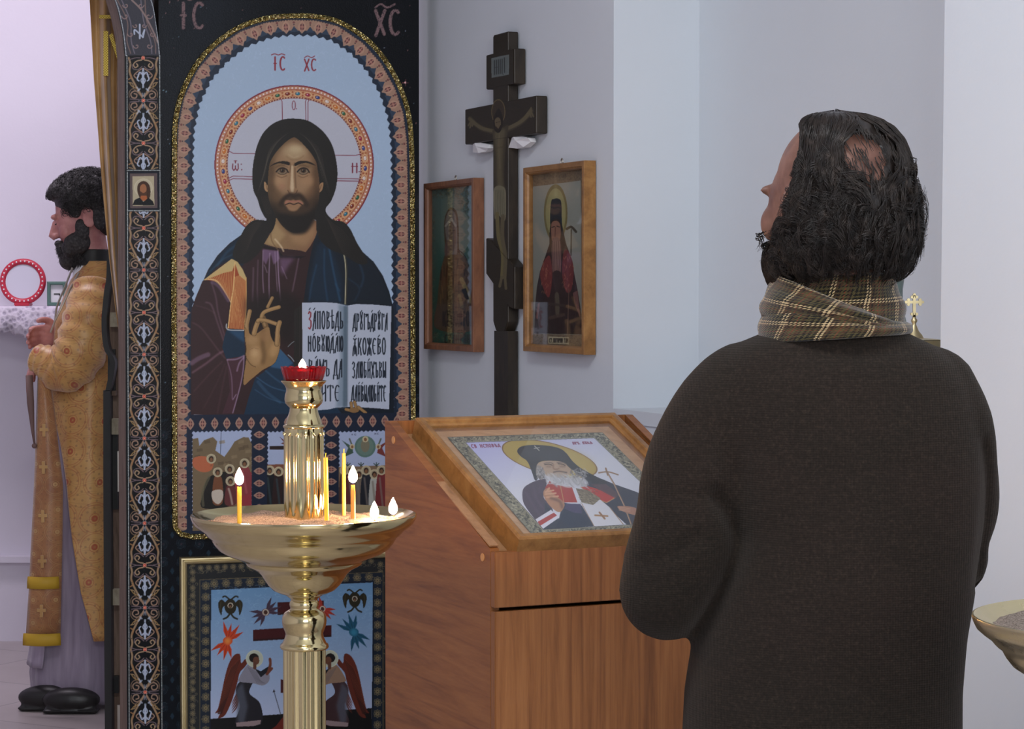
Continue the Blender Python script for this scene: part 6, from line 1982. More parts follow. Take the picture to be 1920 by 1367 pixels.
def rings(mb, rows, seg=40, power=2.3, caps=True):
    """rows = [(cx, cy, cz, rx, ry)] superellipse sections"""
    v = []
    for cx, cy, cz, rx, ry in rows:
        for k in range(seg):
            t = 2 * math.pi * k / seg
            c, s_ = math.cos(t), math.sin(t)
            v.append((cx + rx * math.copysign(abs(c) ** (2 / power), c), cy + ry * math.copysign(abs(s_) ** (2 / power), s_), cz))
    f = []
    n_ = len(rows)
    for i in range(n_ - 1):
        for k in range(seg):
            d = (k + 1) % seg
            f.append((i * seg + k, i * seg + d, (i + 1) * seg + d, (i + 1) * seg + k))
    if caps: f += [tuple(range(seg))[::-1], tuple(range((n_ - 1) * seg, n_ * seg))]
    mb.add(v, f)


def limb(mb, nodes, seg=20, sub=6, flat=None):
    """nodes = [(x,y,z,r)] smooth tapered limb with round ends"""
    q = catmull(nodes, sub)
    mb.tube(q[:, :3], list(q[:, 3]), seg, flat=flat)
    mb.ball(q[0, :3], q[0, 3] * 0.98, 16, 10); mb.ball(q[-1, :3], q[-1, 3] * 0.98, 16, 10)


def skin_mat(name, col, dark):
    m = mat(name, col, 0.5, spec=0.35)
    b = m.node_tree.nodes['Principled BSDF']
    b.inputs['Subsurface Weight'].default_value = 0.15
    b.inputs['Subsurface Radius'].default_value = (0.02, 0.008, 0.004); b.inputs['Subsurface Scale'].default_value = 0.4
    n = N(m); v = n.coord()
    n.link(n.ramp(n.noise(v, 22, 4), [(0.35, dark), (0.65, col)]), n.b.inputs['Base Color'])
    n.bump(n.noise(v, 240, 3), 0.15, 0.001)
    return m


def hand(mb, wrist, palm_end, side, up, spread=0.02, curl=0.9, s=1.0):
    """palm with five fingers; side = direction across the palm towards the thumb"""
    w, p = np.array(wrist, float), np.array(palm_end, float)
    d = nrm(p - w); sd = nrm(np.array(side) - d * (np.array(side) @ d)); nn_ = np.cross(d, sd)
    if nn_ @ np.array(up) < 0: nn_ = -nn_
    L = np.linalg.norm(p - w)
    for k, off in enumerate((0.030, 0.010, -0.010, -0.028)):
        mb.tube([w + sd * off * 0.6 * s, w + d * L * 0.5 + sd * off * 0.9 * s, p + sd * off * s], [0.015 * s, 0.0145 * s, 0.0115 * s], 12)
        mb.ball(p + sd * off * s, 0.0118 * s, 12, 8)
        ln = (0.036, 0.041, 0.038, 0.029)[k] * s
        q = p + sd * off * s; dirn = d; pts = [q]
        for j in range(3):
            a = curl * (0.55 + 0.35 * j)
            dirn = nrm(d * math.cos(a) - nn_ * math.sin(a) + sd * 0.02 * (1.5 - k))
            q = q + dirn * ln * (1.0, 0.72, 0.55)[j]; pts.append(q)
        c = catmull(pts, 4)
        mb.tube(c, list(np.linspace(0.0102, 0.0078, len(c)) * s), 12); mb.ball(c[-1], 0.0079 * s, 12, 8)
    t0 = w + d * L * 0.28 + sd * 0.026 * s
    t1 = t0 + (d * 0.5 + sd * 0.75) * 0.036 * s; t2 = t1 + (d * 0.9 + sd * 0.25 - nn_ * 0.3) * 0.032 * s; t3 = t2 + (d * 0.9 - sd * 0.1 - nn_ * 0.4) * 0.024 * s
    c = catmull([t0, t1, t2, t3], 4)
    mb.tube(c, list(np.linspace(0.0145, 0.0092, len(c)) * s), 12); mb.ball(c[-1], 0.0092 * s, 12, 8)


def strands(name, paths, r, m, parent, seg=3):
    """many thin hairs in one mesh; paths: (n, k, 3)"""
    P_ = np.asarray(paths, float); n_, k, _ = P_.shape
    tan = np.gradient(P_, axis=1); tan /= np.linalg.norm(tan, axis=2, keepdims=True) + 1e-9
    ref = np.tile(np.array([0.3, -0.9, 0.3]) / 1.0, (n_, k, 1))
    x = np.cross(tan, ref); x /= np.linalg.norm(x, axis=2, keepdims=True) + 1e-9
    y = np.cross(tan, x)
    w = np.sin(np.linspace(0.5, 1.0, k) * math.pi) ** 0.5; w = (r * np.clip(w, 0.25, 1))[None, :, None]
    V = np.stack([P_ + w * (math.cos(a) * x + math.sin(a) * y) for a in np.arange(seg) * 2 * math.pi / seg], 2)
    V = V.reshape(-1, 3) - np.array(world_loc(parent))
    i = np.arange(n_)[:, None, None] * (k * seg) + np.arange(k - 1)[None, :, None] * seg + np.arange(seg)[None, None, :]
    j = np.arange(n_)[:, None, None] * (k * seg) + np.arange(k - 1)[None, :, None] * seg + ((np.arange(seg) + 1) % seg)[None, None, :]
    q = np.stack([i, j, j + seg, i + seg], -1).reshape(-1, 4)
    me = bpy.data.meshes.new(name)
    me.vertices.add(len(V)); me.vertices.foreach_set('co', V.ravel())
    me.loops.add(len(q) * 4); me.loops.foreach_set('vertex_index', q.ravel())
    me.polygons.add(len(q)); me.polygons.foreach_set('loop_start', np.arange(len(q)) * 4); me.polygons.foreach_set('loop_total', np.full(len(q), 4))
    me.update(); me.materials.append(m); me.shade_smooth()
    o = bpy.data.objects.new(name, me); o.parent = parent; COL.objects.link(o)
    return o


# ---- man in the sweater, seen from behind
DM = 3.45
def am(px, py, dy=0.0):
    q = at(px, py, DM); return np.array([q[0], q[1] + dy, q[2]])
sM = DM / F_PX
man = empty('person', (am(1570, 900)[0], DM, 0), 'man with dark curly hair and bald crown, plaid scarf and brown sweater, seen from behind', 'person')
M['skin'] = skin_mat('skin', srgb((132, 96, 82)), srgb((98, 68, 58)))

YAW = math.radians(33)
fwd = np.array([-math.sin(YAW), math.cos(YAW), 0]); rgt = np.array([math.cos(YAW), math.sin(YAW), 0]); upv = np.array([0, 0, 1.0])
Rh = np.stack([rgt, fwd, upv], 1)
hc_ = am(1557, 351, 0.0)
def hd(x, y, z): return hc_ + Rh @ np.array([x, y, z])
mb = MB()
mb.ball(hd(0, -0.012, 0.004), (0.079, 0.098, 0.099), 40, 28, Rh)
mb.ball(hd(0, 0.03, -0.03), (0.072, 0.072, 0.095), 32, 24, Rh)
mb.ball(hd(0, 0.048, -0.09), (0.052, 0.052, 0.055), 28, 20, Rh)
mb.ball(hd(0, 0.078, -0.122), (0.026, 0.024, 0.024), 20, 14, Rh)
for s_ in (-1, 1):
    mb.ball(hd(s_ * 0.046, 0.066, -0.052), (0.026, 0.024, 0.030), 18, 12, Rh)       # cheeks
    mb.ball(hd(s_ * 0.032, 0.090, -0.002), (0.026, 0.012, 0.009), 18, 12, Rh)       # brows
    mb.ball(hd(s_ * 0.032, 0.080, -0.020), (0.014, 0.013, 0.012), 14, 10, Rh)       # eyes
    mb.ball(hd(s_ * 0.083, -0.008, -0.036), (0.008, 0.022, 0.034), 18, 14, Rh)      # ears
    mb.ball(hd(s_ * 0.012, 0.104, -0.055), (0.010, 0.010, 0.009), 12, 8, Rh)
mb.tube([hd(0, 0.090, -0.010), hd(0, 0.104, -0.035), hd(0, 0.112, -0.050), hd(0, 0.104, -0.059)], [0.009, 0.011, 0.013, 0.011], 14)
mb.ball(hd(0, 0.094, -0.084), (0.023, 0.011, 0.008), 16, 10, Rh); mb.ball(hd(0, 0.092, -0.096), (0.020, 0.010, 0.008), 16, 10, Rh)
nk = am(1572, 470, 0.0)
limb(mb, [(hc_[0] + 0.004, hc_[1], hc_[2] - 0.05, 0.066), (nk[0] + 0.004, nk[1], nk[2] - 0.02, 0.062), (nk[0], nk[1], nk[2] - 0.12, 0.075)])
zz = lambda py: am(1500, py)[2]
T_ROWS = [(600, 1492, 1662, .080), (628, 1425, 1712, .098), (650, 1372, 1758, .108), (678, 1332, 1795, .12), (715, 1314, 1820, .132), (770, 1312, 1838, .142), (840, 1328, 1848, .150), (920, 1342, 1852, .155),
          (1000, 1350, 1846, .158), (1100, 1326, 1832, .16), (1200, 1300, 1815, .162), (1300, 1284, 1807, .163), (1400, 1279, 1807, .163), (1500, 1285, 1804, .16)]
rows = []
for y, xl, xr, d in T_ROWS:
    c = am((xl + xr) / 2, y); rows.append((c[0], c[1] + 0.02, c[2], (xr - xl) / 2 * sM * 0.86, d * 0.82))
rings(mb, rows, 36)
hips = rows[-1]
for s_ in (-1, 1):
    hx = hips[0] + s_ * 0.092
    limb(mb, [(hx, DM + 0.02, 0.72, 0.088), (hx + s_ * 0.01, DM + 0.015, 0.47, 0.056), (hx + s_ * 0.012, DM + 0.03, 0.30, 0.052), (hx + s_ * 0.014, DM + 0.035, 0.09, 0.036)])
    mb.ball((hx + s_ * 0.016, DM + 0.08, 0.045), (0.04, 0.11, 0.035), 16, 12)
# arms folded before the chest, hands meeting
ARM_L = [am(1372, 745), am(1318, 860, -0.01), am(1284, 980, -0.015), am(1256, 1088, -0.01)]
ARM_R = [am(1772, 748), am(1796, 870, 0.02), am(1800, 960, 0.05), am(1788, 1030, 0.065)]
eL, eR = am(1252, 1118, 0.0), am(1780, 1062, 0.085)
wL, wR = am(1490, 1010, 0.25), am(1600, 1015, 0.26)
limb(mb, [(*ARM_L[0], .05), (*ARM_L[1], .05), (*ARM_L[2], .047), (*eL, .042), (*((eL + wL) / 2 + [0, .02, 0]), .038), (*wL, .027)])
limb(mb, [(*ARM_R[0], .05), (*ARM_R[1], .040), (*ARM_R[2], .036), (*eR, .032), (*((eR + wR) / 2 + [0, .03, 0.01]), .030), (*wR, .027)])
hand(mb, wL, wL + [0.085, 0.012, 0.004], (0, 0.1, 1), (0, 1, 0), curl=0.75)
hand(mb, wR + [0, 0.03, -0.02], wR + [-0.085, 0.045, -0.03], (0, 0.1, 1), (0, 1, 0), curl=0.8)
blob('body', mb, 0.0042, M['skin'], man, 5)

# sweater
m = mat('brown_knit', srgb((62, 50, 45)), 0.95, spec=0.1, sheen=0.12)
m.node_tree.nodes['Principled BSDF'].inputs['Sheen Roughness'].default_value = 0.6
m.node_tree.nodes['Principled BSDF'].inputs['Sheen Tint'].default_value = (0.4, 0.36, 0.32, 1)
n = N(m); v = n.coord()
c0 = n.ramp(n.noise(v, 210, 3, 0.7), [(0.28, srgb((20, 18, 15))), (0.52, srgb((33, 28, 24))), (0.78, srgb((54, 45, 38)))])
n.link(n.mix(0.3, c0, n.ramp(n.noise(v, 5, 3), [(0.3, srgb((25, 24, 19))), (0.7, srgb((42, 32, 28)))])), n.b.inputs['Base Color'])
wv = n.new('ShaderNodeTexWave', {'Vector': v, 'Scale': 78.0, 'Distortion': 1.2, 'Detail': 2.0}, wave_type='BANDS', bands_direction='X')
wz = n.new('ShaderNodeTexWave', {'Vector': v, 'Scale': 95.0, 'Distortion': 1.5, 'Detail': 2.0}, wave_type='BANDS', bands_direction='Z')
ad = n.new('ShaderNodeMath', {0: wv.outputs[1], 1: wz.outputs[1]}, operation='ADD')
ad2 = n.new('ShaderNodeMath', {0: ad.outputs[0], 1: n.noise(v, 320, 3, 0.8)}, operation='ADD')
n.bump(ad2.outputs[0], 0.3, 0.0012)
M['knit'] = m
mb = MB()
rows = []
for y, xl, xr, d in T_ROWS:
    c = am((xl + xr) / 2, y); rows.append((c[0], c[1] + 0.02, c[2], (xr - xl) / 2 * sM, d))
rows[0] = (rows[0][0], rows[0][1], rows[0][2], rows[0][3] * 0.9, rows[0][4] * 0.9)
rings(mb, rows, 56, 2.25)
limb(mb, [(*am(1400, 740, 0.02), .080), (*am(1352, 790), .080), (*am(1306, 880, -.01), .079), (*am(1290, 980, -.015), .080), (*am(1262, 1070, -.012), .0775), (*am(1247, 1112, -.005), .068), (*am(1275, 1118, .05), .062), (*((eL + wL) / 2 + [0, .03, 0.01]), .054), (*(wL + [-0.03, -0.01, 0]), .042)], 24)
limb(mb, [(*am(1745, 745, 0.02), .078), (*am(1784, 800, .01), .064), (*am(1802, 880, .02), .058), (*am(1816, 955, .045), .054), (*am(1808, 1020, .06), .048), (*am(1792, 1072, .075), .052), (*((eR + wR) / 2 + [0, .03, 0.01]), .052), (*(wR + [0.03, 0.0, 0]), .042)], 24)
def folds(co):
    q = proj(co)
    back = co[:, 1] < DM + 0.05
    d = np.zeros(len(co))
    def crease(pts, w, amp):
        nonlocal d
        p = resample(catmull(pts, 5), 6)
        dist = np.full(len(co), 1e9)
        for a in p: dist = np.minimum(dist, np.hypot(q[:, 0] - a[0], q[:, 1] - a[1]))
        d += amp * np.exp(-(dist / w) ** 2) * back
    crease([(1345, 930), (1378, 990), (1386, 1040), (1350, 1120), (1312, 1180)], 16, 0.020)
    crease([(1330, 800), (1370, 880), (1392, 960), (1398, 1020)], 26, 0.006)
    crease([(1700, 900), (1690, 1050), (1700, 1200)], 60, 0.005)
    crease([(1560, 900), (1540, 1050), (1560, 1250)], 50, 0.004)
    crease([(1846, 830), (1852, 900), (1842, 1000), (1832, 1100)], 9, 0.012)
    crease([(1450, 1000), (1480, 1120), (1440, 1300)], 40, 0.005)
    crease([(1500, 660), (1600, 668), (1700, 655)], 12, 0.004)
    crease([(1180, 1060), (1240, 1050), (1310, 1010)], 14, 0.005)
    crease([(1200, 900), (1270, 930), (1340, 930)], 20, 0.003)
    co = co.copy(); co[:, 1] += d
    return co
blob('sweater', mb, 0.0075, M['knit'], man, 7, folds)

# trousers and shoes (below the frame)
M['dark_cloth'] = mat('dark_trousers', (0.03, 0.03, 0.035), 0.9)
M['shoe'] = mat('black_shoe', (0.012, 0.011, 0.011), 0.4)
mb = MB()
for s_ in (-1, 1):
    hx = hips[0] + s_ * 0.092
    limb(mb, [(hx, DM + 0.02, 0.80, 0.112), (hx + s_ * 0.01, DM + 0.015, 0.47, 0.08), (hx + s_ * 0.012, DM + 0.03, 0.28, 0.075), (hx + s_ * 0.014, DM + 0.035, 0.10, 0.07)])
blob('trousers', mb, 0.009, M['dark_cloth'], man, 4)
for s_ in (-1, 1):
    mb = MB(); hx = hips[0] + s_ * 0.108
    mb.ball((hx, DM + 0.13, 0.045), (0.05, 0.10, 0.042), 18, 12); mb.ball((hx, DM + 0.02, 0.05), (0.042, 0.07, 0.05), 18, 12); mb.box(FLAT, hx - 0.043, hx + 0.043, DM - 0.045, DM + 0.215, 0.001, 0.02, 0.008)
    blob('shoe', mb, 0.006, M['shoe'], man, 3)

# hair: a dark under-mass and thousands of strands with curled ends
m = mat('dark_curly_hair', (0.014, 0.012, 0.011), 0.34, spec=0.4)
n = N(m); n.link(n.ramp(n.noise(n.coord(), 60, 3), [(0.35, (0.008, 0.006, 0.005)), (0.62, (0.022, 0.016, 0.013)), (0.78, (0.075, 0.058, 0.048))]), n.b.inputs['Base Color'])
M['hair'] = m
HP = np.array([(211, 1564, 3), (212.5, 1564, 34), (217, 1566, 60), (226, 1570, 82), (240, 1574, 98), (262, 1578, 111), (300, 1582, 121), (340, 1579, 129), (380, 1576, 136), (420, 1575, 139), (455, 1574, 139), (485, 1572, 131), (508, 1570, 118), (524, 1568, 92)], float)
def henv(py, phi, k=1.0):
    cx = np.interp(py, HP[:, 0], HP[:, 1]); hx = np.interp(py, HP[:, 0], HP[:, 2]) * k
    sq = np.interp(py, [212, 300, 420, 524], [1.08, 1.05, .97, .88])
    c, s_ = np.cos(phi), np.sin(phi)
    X = (cx + hx * c - 960) * sM
    Y = DM + hx * s_ * sM * sq * 1.04
    Z = CAM_H + (-(py - 683.5) / F_PX * 1.0 - math.tan(PITCH) * 1.0) * DM * 1.0
    return np.stack([X, Y, Z + 0 * X], -1)
BALD = (1617, 292, 56, 45)
def in_bald(P_, k=1.0):
    q = proj(P_); a = (q[:, 0] - BALD[0]) / (BALD[2] * k); b = (q[:, 1] - BALD[1]) / (BALD[3] * k)
    w = np.arctan2(b, a); w = 1 + 0.10 * np.sin(3 * w + 1) + 0.07 * np.sin(7 * w)
    return (a ** 2 + b ** 2 < w) & (P_[:, 1] < DM)
F0, F1 = math.radians(82), math.radians(212)
def hair_edge(py): return np.radians(np.interp(py, [215, 250, 300, 420, 455, 520], [200, 216, 221, 219, 206, 200]))
v = []; f = []
NPY, NPH = 60, 90
pys = np.linspace(213, 506, NPY); phs = np.linspace(F1, F0 + 2 * math.pi, NPH)
rngh = np.random.RandomState(21)
for py in pys:
    P_ = henv(np.full(NPH, py), phs, 1.0)
    c = np.array([(np.interp(py, HP[:, 0], HP[:, 1]) - 960) * sM, DM, 0])
    lump = 0.93 + 0.018 * np.sin(phs * 9 + py * .05) + 0.014 * np.sin(phs * 17 - py * .08)
    sh = np.where(in_bald(P_, 0.85), 0.60, lump * np.interp(py, [214, 260], [1.03, 1.0]))
    P_[:, :2] = c[:2] + (P_[:, :2] - c[:2]) * sh[:, None]
    v += P_.tolist()
for j in range(NPY - 1):
    for i in range(NPH - 1):
        a = j * NPH + i; f.append((a, a + NPH, a + NPH + 1, a + 1))
und = obj('hair_mass', v, f, M['hair'], man, True)
und.modifiers.new('thickness', 'SOLIDIFY').thickness = 0.01

def make_strands(n_lock, per, rng):
    """locks: a guide hair combed over the head, its neighbours follow it and curl with it"""
    out = []
    K = 30
    t = np.linspace(0, 1, K)
    for _ in range(n_lock):
        phi = rng.uniform(F1 - 0.04, F0 + 2 * math.pi)
        py0 = 217 + 232 * rng.rand() ** 1.15
        py1 = min(py0 + rng.uniform(120, 240) * (0.8 if py0 > 380 else 1.0), rng.uniform(450, 532))
        if py1 - py0 < 45: continue
        drift = rng.uniform(-.3, .3)
        wa, wf, wp = rng.uniform(0.03, 0.095), rng.uniform(8, 15), rng.uniform(0, 6.3)
        cs, cR, cT, c0, sg = rng.uniform(0.4, 0.7), rng.uniform(0.005, 0.0135), rng.uniform(6, 12), rng.uniform(0, 6.3), rng.choice([-1, 1])
        gk = rng.uniform(0.955, 1.03)
        for _k in range(per):
            a0, b0 = rng.normal(0, .017), rng.normal(0, 5)
            py = py0 + b0 + (py1 - py0 + rng.uniform(-10, 6)) * t
            ph = phi + a0 * (1 - 0.55 * t) + drift * t
            if py0 < 330:        # comb round the bald crown and over its top
                dphi = phi - 5.05
                ph = ph + np.sign(dphi) * 0.5 * math.exp(-(dphi / 0.55) ** 2) * np.clip((py - 228) / 50, 0, 1) * np.clip((380 - py) / 60, 0.35, 1)
            ph = ph + wa * (0.3 + t) * np.sin(wf * t + wp)
            ph = np.maximum(ph, hair_edge(py) + abs(a0))
            k = gk + rng.uniform(-.008, .008) + 0.02 * np.sin(wf * t + wp + 1) * (0.3 + t) + 0.02 * t ** 3
            P_ = henv(py, ph, 1.0)
            cx = (np.interp(py, HP[:, 0], HP[:, 1]) - 960) * sM
            P_[:, 0] = cx + (P_[:, 0] - cx) * k; P_[:, 1] = DM + (P_[:, 1] - DM) * k
            u = np.clip((t - cs) / (1 - cs), 0, 1)
            cr = cR * rng.uniform(.85, 1.15) * u ** 0.7; ca = sg * u * cT + c0 + rng.normal(0, .12)
            outw = np.stack([np.cos(ph), np.sin(ph), 0 * ph], 1); tang = np.stack([-np.sin(ph), np.cos(ph), 0 * ph], 1)
            P_ = P_ + tang * (cr * np.sin(ca))[:, None] + outw * (cr * 0.55 * (1 + np.cos(ca + 1)))[:, None] + np.array([0, 0, 1.0]) * (cr * np.cos(ca))[:, None]
            if in_bald(P_, rng.uniform(0.35, 1.1)).any() and rng.rand() < 0.97: continue
            out.append(P_)
    return np.array(out)
HAIRS = make_strands(1050, 12, rngh)
# loose curls standing off the silhouette
loose = []
for (x, y, r_, dirn) in ((1722, 440, 13, 1), (1716, 462, 10, 1), (1726, 415, 9, 1), (1418, 462, 9, -1), (1424, 480, 7, -1), (1700, 505, 12, 1), (1480, 512, 10, -1), (1712, 380, 10, 1)):
    for k in range(9):
        t = np.linspace(0, 1, 30)
        a = t * (5.2 + rngh.rand()) + rngh.uniform(-.4, .4); rr = r_ * (0.5 + 0.5 * t) * rngh.uniform(.7, 1.15)
        cx, cy = x - dirn * 14 + rngh.uniform(-5, 5), y + rngh.uniform(-6, 6)
        X = cx + dirn * (t * 14 + rr * np.sin(a)); Yp = cy - 26 * (1 - t) + rr * np.cos(a)
        loose.append([am(X[i], Yp[i], rngh.uniform(-.004, .004) + 0.004 * math.sin(a[i])) for i in range(30)])
# thin short hairs across the bald crown
thin = []
for k in range(90):
    a, r_ = rngh.uniform(0, 6.28), rngh.uniform(0.35, 1.15)
    x0, y0 = BALD[0] + BALD[2] * r_ * math.cos(a), BALD[1] + BALD[3] * r_ * math.sin(a)
    t = np.linspace(0, 1, 30); L_ = rngh.uniform(14, 34)
    px_ = x0 + (L_ * 0.45 * t + 2 * np.sin(4 * t + k)); py_ = y0 - 12 + L_ * t
    cx = np.interp(py_, HP[:, 0], HP[:, 1]); hx = np.interp(py_, HP[:, 0], HP[:, 2]) * 1.0
    c = np.clip((px_ - cx) / hx, -1, 1); ph = -np.arccos(c)
    P_ = henv(py_, ph, 1.0)
    thin.append(P_)
strands('hair_strands', np.concatenate([HAIRS, np.array(loose), np.array(thin)]), 0.0008, M['hair'], man)
# cheek beard, short
bd = []
for k in range(900):
    x0, z0, y0 = rngh.uniform(-0.062, 0.062), rngh.uniform(-0.135, -0.07), 0
    side = abs(x0) / 0.062
    base = hd(x0 * 1.0, 0.094 - 0.05 * side ** 1.5 + min(0, (z0 + 0.1)) * 0.25, z0)
    t = np.linspace(0, 1, 6)[:, None]
    dr = Rh @ np.array([x0 * 4, 0.25, -0.8]); dr = nrm(dr + rngh.randn(3) * .3)
    bd.append(base + dr * t * rngh.uniform(0.01, 0.02) + rngh.randn(3) * 0.002)
strands('beard', np.array(bd), 0.0006, M['hair'], man)
mb = MB()
for s_ in (-1, 1):
    mb.ball(hd(s_ * 0.052, 0.048, -0.110), (0.026, 0.038, 0.040), 18, 12, Rh); mb.ball(hd(s_ * 0.064, 0.028, -0.070), (0.013, 0.026, 0.034), 18, 12, Rh)
mb.ball(hd(0, 0.066, -0.132), (0.044, 0.040, 0.032), 20, 14, Rh)
mb.ball(hd(-0.056, 0.034, -0.120), (0.027, 0.032, 0.030), 18, 12, Rh); mb.ball(hd(-0.040, 0.058, -0.132), (0.028, 0.028, 0.024), 18, 12, Rh)
for k in range(90):
    a, b = rngh.uniform(-1, 1), rngh.uniform(-1, 1)
    mb.ball(hd(0.062 * a, 0.088 - 0.045 * a * a + .006 * b, -0.112 + 0.024 * b), (0.006, 0.007, 0.010), 8, 6, Rh)
m = mat('beard_hair', (0.012, 0.010, 0.009), 0.9, spec=0.1)
n = N(m); n.link(n.ramp(n.noise(n.coord(), 160, 3), [(0.35, (0.007, 0.006, 0.005)), (0.7, (0.03, 0.024, 0.02))]), n.b.inputs['Base Color']); n.bump(n.noise(n.coord(), 260, 3), 0.9, 0.004)
blob('short_beard', mb, 0.004, m, man, 2)

# plaid scarf
m = mat('plaid_wool', srgb((120, 100, 70)), 0.95, spec=0.1, sheen=0.3)
n = N(m)
uvn = n.new('ShaderNodeTexCoord').outputs['UV']
sx = n.new('ShaderNodeSeparateXYZ', {0: uvn})
def stripes(sock, stops, rep):
    mm = n.new('ShaderNodeMath', {0: sock, 1: rep}, operation='MULTIPLY'); fr = n.new('ShaderNodeMath', {0: mm.outputs[0]}, operation='FRACT')
    r = n.new('ShaderNodeValToRGB', {'Fac': fr.outputs[0]}); r.color_ramp.interpolation = 'CONSTANT'
    e = r.color_ramp.elements
    while len(e) < len(stops): e.new(0.5)
    for i, (p, c) in enumerate(stops): e[i].position = p; e[i].color = (*c, 1)
    return r.outputs[0]
K_, O_, T_, B_, R_ = srgb((20, 18, 14)), srgb((68, 60, 36)), srgb((168, 146, 110)), srgb((62, 42, 28)), srgb((104, 46, 32))
st_ = [(0, K_), (.07, O_), (.12, K_), (.19, O_), (.24, K_), (.31, T_), (.36, K_), (.40, T_), (.45, B_), (.52, K_), (.56, B_), (.62, O_), (.70, R_), (.73, O_), (.80, B_), (.88, K_), (.92, O_)]
cu = stripes(sx.outputs[0], st_, 14.0); cv = stripes(sx.outputs[1], st_, 14.0)
wl = n.new('ShaderNodeTexWave', {'Vector': uvn, 'Scale': 85.0}, wave_type='BANDS', bands_direction='DIAGONAL')
tw = n.ramp(wl.outputs[1], [(0.45, (0, 0, 0)), (0.55, (1, 1, 1))])
n.link(n.mix(tw, cu, cv), n.b.inputs['Base Color'])
n.bump(wl.outputs[1], 0.4, 0.001)
M['plaid'] = m
scf = None
def scarf_band(name, top, bot, bulge, wr, seed, th=0.006):
    """top/bot: functions phi -> (px offset x from 1572, px y, radius px in depth)"""
    NU, NV = 110, 16
    v = []; uv = []; f = []
    rng = np.random.RandomState(seed); ph = rng.rand(6) * 6
    for i in range(NU + 1):
        p_ = 2 * math.pi * i / NU
        tx, ty, tr = top(p_); bx_, by_, br_ = bot(p_)
        for j in range(NV + 1):
            t = j / NV
            rx = tx + (bx_ - tx) * t; ry_ = tr + (br_ - tr) * t; y = ty + (by_ - ty) * t
            w = bulge * math.sin(math.pi * t) + wr * (math.sin(t * 9 + p_ * 2 + ph[0]) + 0.6 * math.sin(t * 15 - p_ * 3 + ph[1]))
            X = 1572 + (rx + w) * math.cos(p_); D_ = (ry_ + w) * math.sin(p_) * sM
            q = am(X, y, 0); v.append((q[0], DM + 0.008 + D_, q[2])); uv.append((p_ * 0.115 + 0.03 * t, t * 0.13 + p_ * 0.006))
    for i in range(NU):
        for j in range(NV):
            a = i * (NV + 1) + j; f.append((a, a + NV + 1, a + NV + 2, a + 1))
    o = obj(name, v, f, M['plaid'], man, True, uv=uv)
    s_ = o.modifiers.new('thickness', 'SOLIDIFY'); s_.thickness = th; s_.offset = 0
    return o
scarf_band('scarf_wrap', lambda p: (92 + 6 * math.cos(p), 508 - 6 * math.cos(p - 2.6), 84), lambda p: (118 + 6 * math.cos(p), 612, 112), 7, 2.2, 1)
scarf_band('scarf_wrap', lambda p: (112 + 0 * p, 572 + 26 * math.cos(p) - 22 * math.sin(p) * 0.4, 108), lambda p: (142 - 6 * math.cos(p) , 632 - 10 * math.cos(p) , 134), 8, 2.0, 2)
scarf_band('scarf_wrap', lambda p: (110 - 4 * math.cos(p), 552 + 42 * math.cos(p) + (18 if math.sin(p) < 0 else 0) * abs(math.sin(p)), 112), lambda p: (132 - 10 * math.cos(p), 608 + 14 * math.cos(p), 126), 6, 2.6, 5)


# ---- priest at the far left, in profile
DP = 8.07
def ap(px, py, dy=0.0):
    q = at(px, py, DP); return np.array([q[0], q[1] + dy, q[2]])
sP = DP / F_PX
pr = empty('person', (ap(150, 900)[0], DP, 0), 'dark bearded priest in gold brocade vestments with folded hands, head bowed', 'person')
M['skin2'] = skin_mat('rosy_skin', srgb((204, 146, 140)), srgb((172, 114, 112)))
YP = math.radians(97)            # facing left, a touch towards the viewer
f2 = np.array([-math.sin(YP), math.cos(YP), 0]); r2 = np.array([math.cos(YP), math.sin(YP), 0])
pit = math.radians(14)
f2p = f2 * math.cos(pit) - np.array([0, 0, math.sin(pit)]); u2p = f2 * math.sin(pit) + np.array([0, 0, math.cos(pit)])
Rp = np.stack([r2, f2p, u2p], 1)
hp_ = ap(158, 398)
HS = 1.10
def pd(x, y, z): return hp_ + Rp @ (np.array([x, y, z]) * HS)
def pball(mb, x, y, z, r, nu=20, nv=14): mb.ball(pd(x, y, z), np.array(r) * HS, nu, nv, Rp)
mb = MB()
pball(mb, 0, -0.012, 0.012, (0.076, 0.098, 0.094), 36, 26)
pball(mb, 0, 0.032, -0.030, (0.066, 0.064, 0.092), 28, 20)
pball(mb, 0, 0.050, -0.088, (0.047, 0.046, 0.046)); pball(mb, 0, 0.082, -0.112, (0.022, 0.02, 0.02))
for s_ in (-1, 1):
    pball(mb, s_ * 0.044, 0.068, -0.048, (0.024, 0.022, 0.026)); pball(mb, s_ * 0.030, 0.091, 0.006, (0.026, 0.012, 0.009))
    pball(mb, s_ * 0.031, 0.082, -0.018, (0.014, 0.012, 0.010)); pball(mb, s_ * 0.077, -0.012, -0.024, (0.008, 0.020, 0.031))
    pball(mb, s_ * 0.080, -0.016, -0.010, (0.009, 0.020, 0.020)); pball(mb, s_ * 0.014, 0.104, -0.052, (0.010, 0.010, 0.009))
mb.tube([pd(0, 0.092, -0.006), pd(0, 0.104, -0.030), pd(0, 0.113, -0.047), pd(0, 0.104, -0.057)], [0.010, 0.012, 0.0145, 0.012], 14)
pball(mb, 0, 0.097, -0.078, (0.022, 0.010, 0.007)); pball(mb, 0, 0.094, -0.090, (0.020, 0.010, 0.008))
limb(mb, [(*(hp_ + [0.012, 0.0, -0.05]), .056), (*ap(174, 470), .052), (*ap(178, 520), .060)])
pw = [(505, 160, 205, .05), (530, 148, 228, .085), (560, 136, 238, .10), (640, 128, 242, .105), (720, 118, 240, .10), (840, 116, 236, .10), (930, 118, 232, .10)]
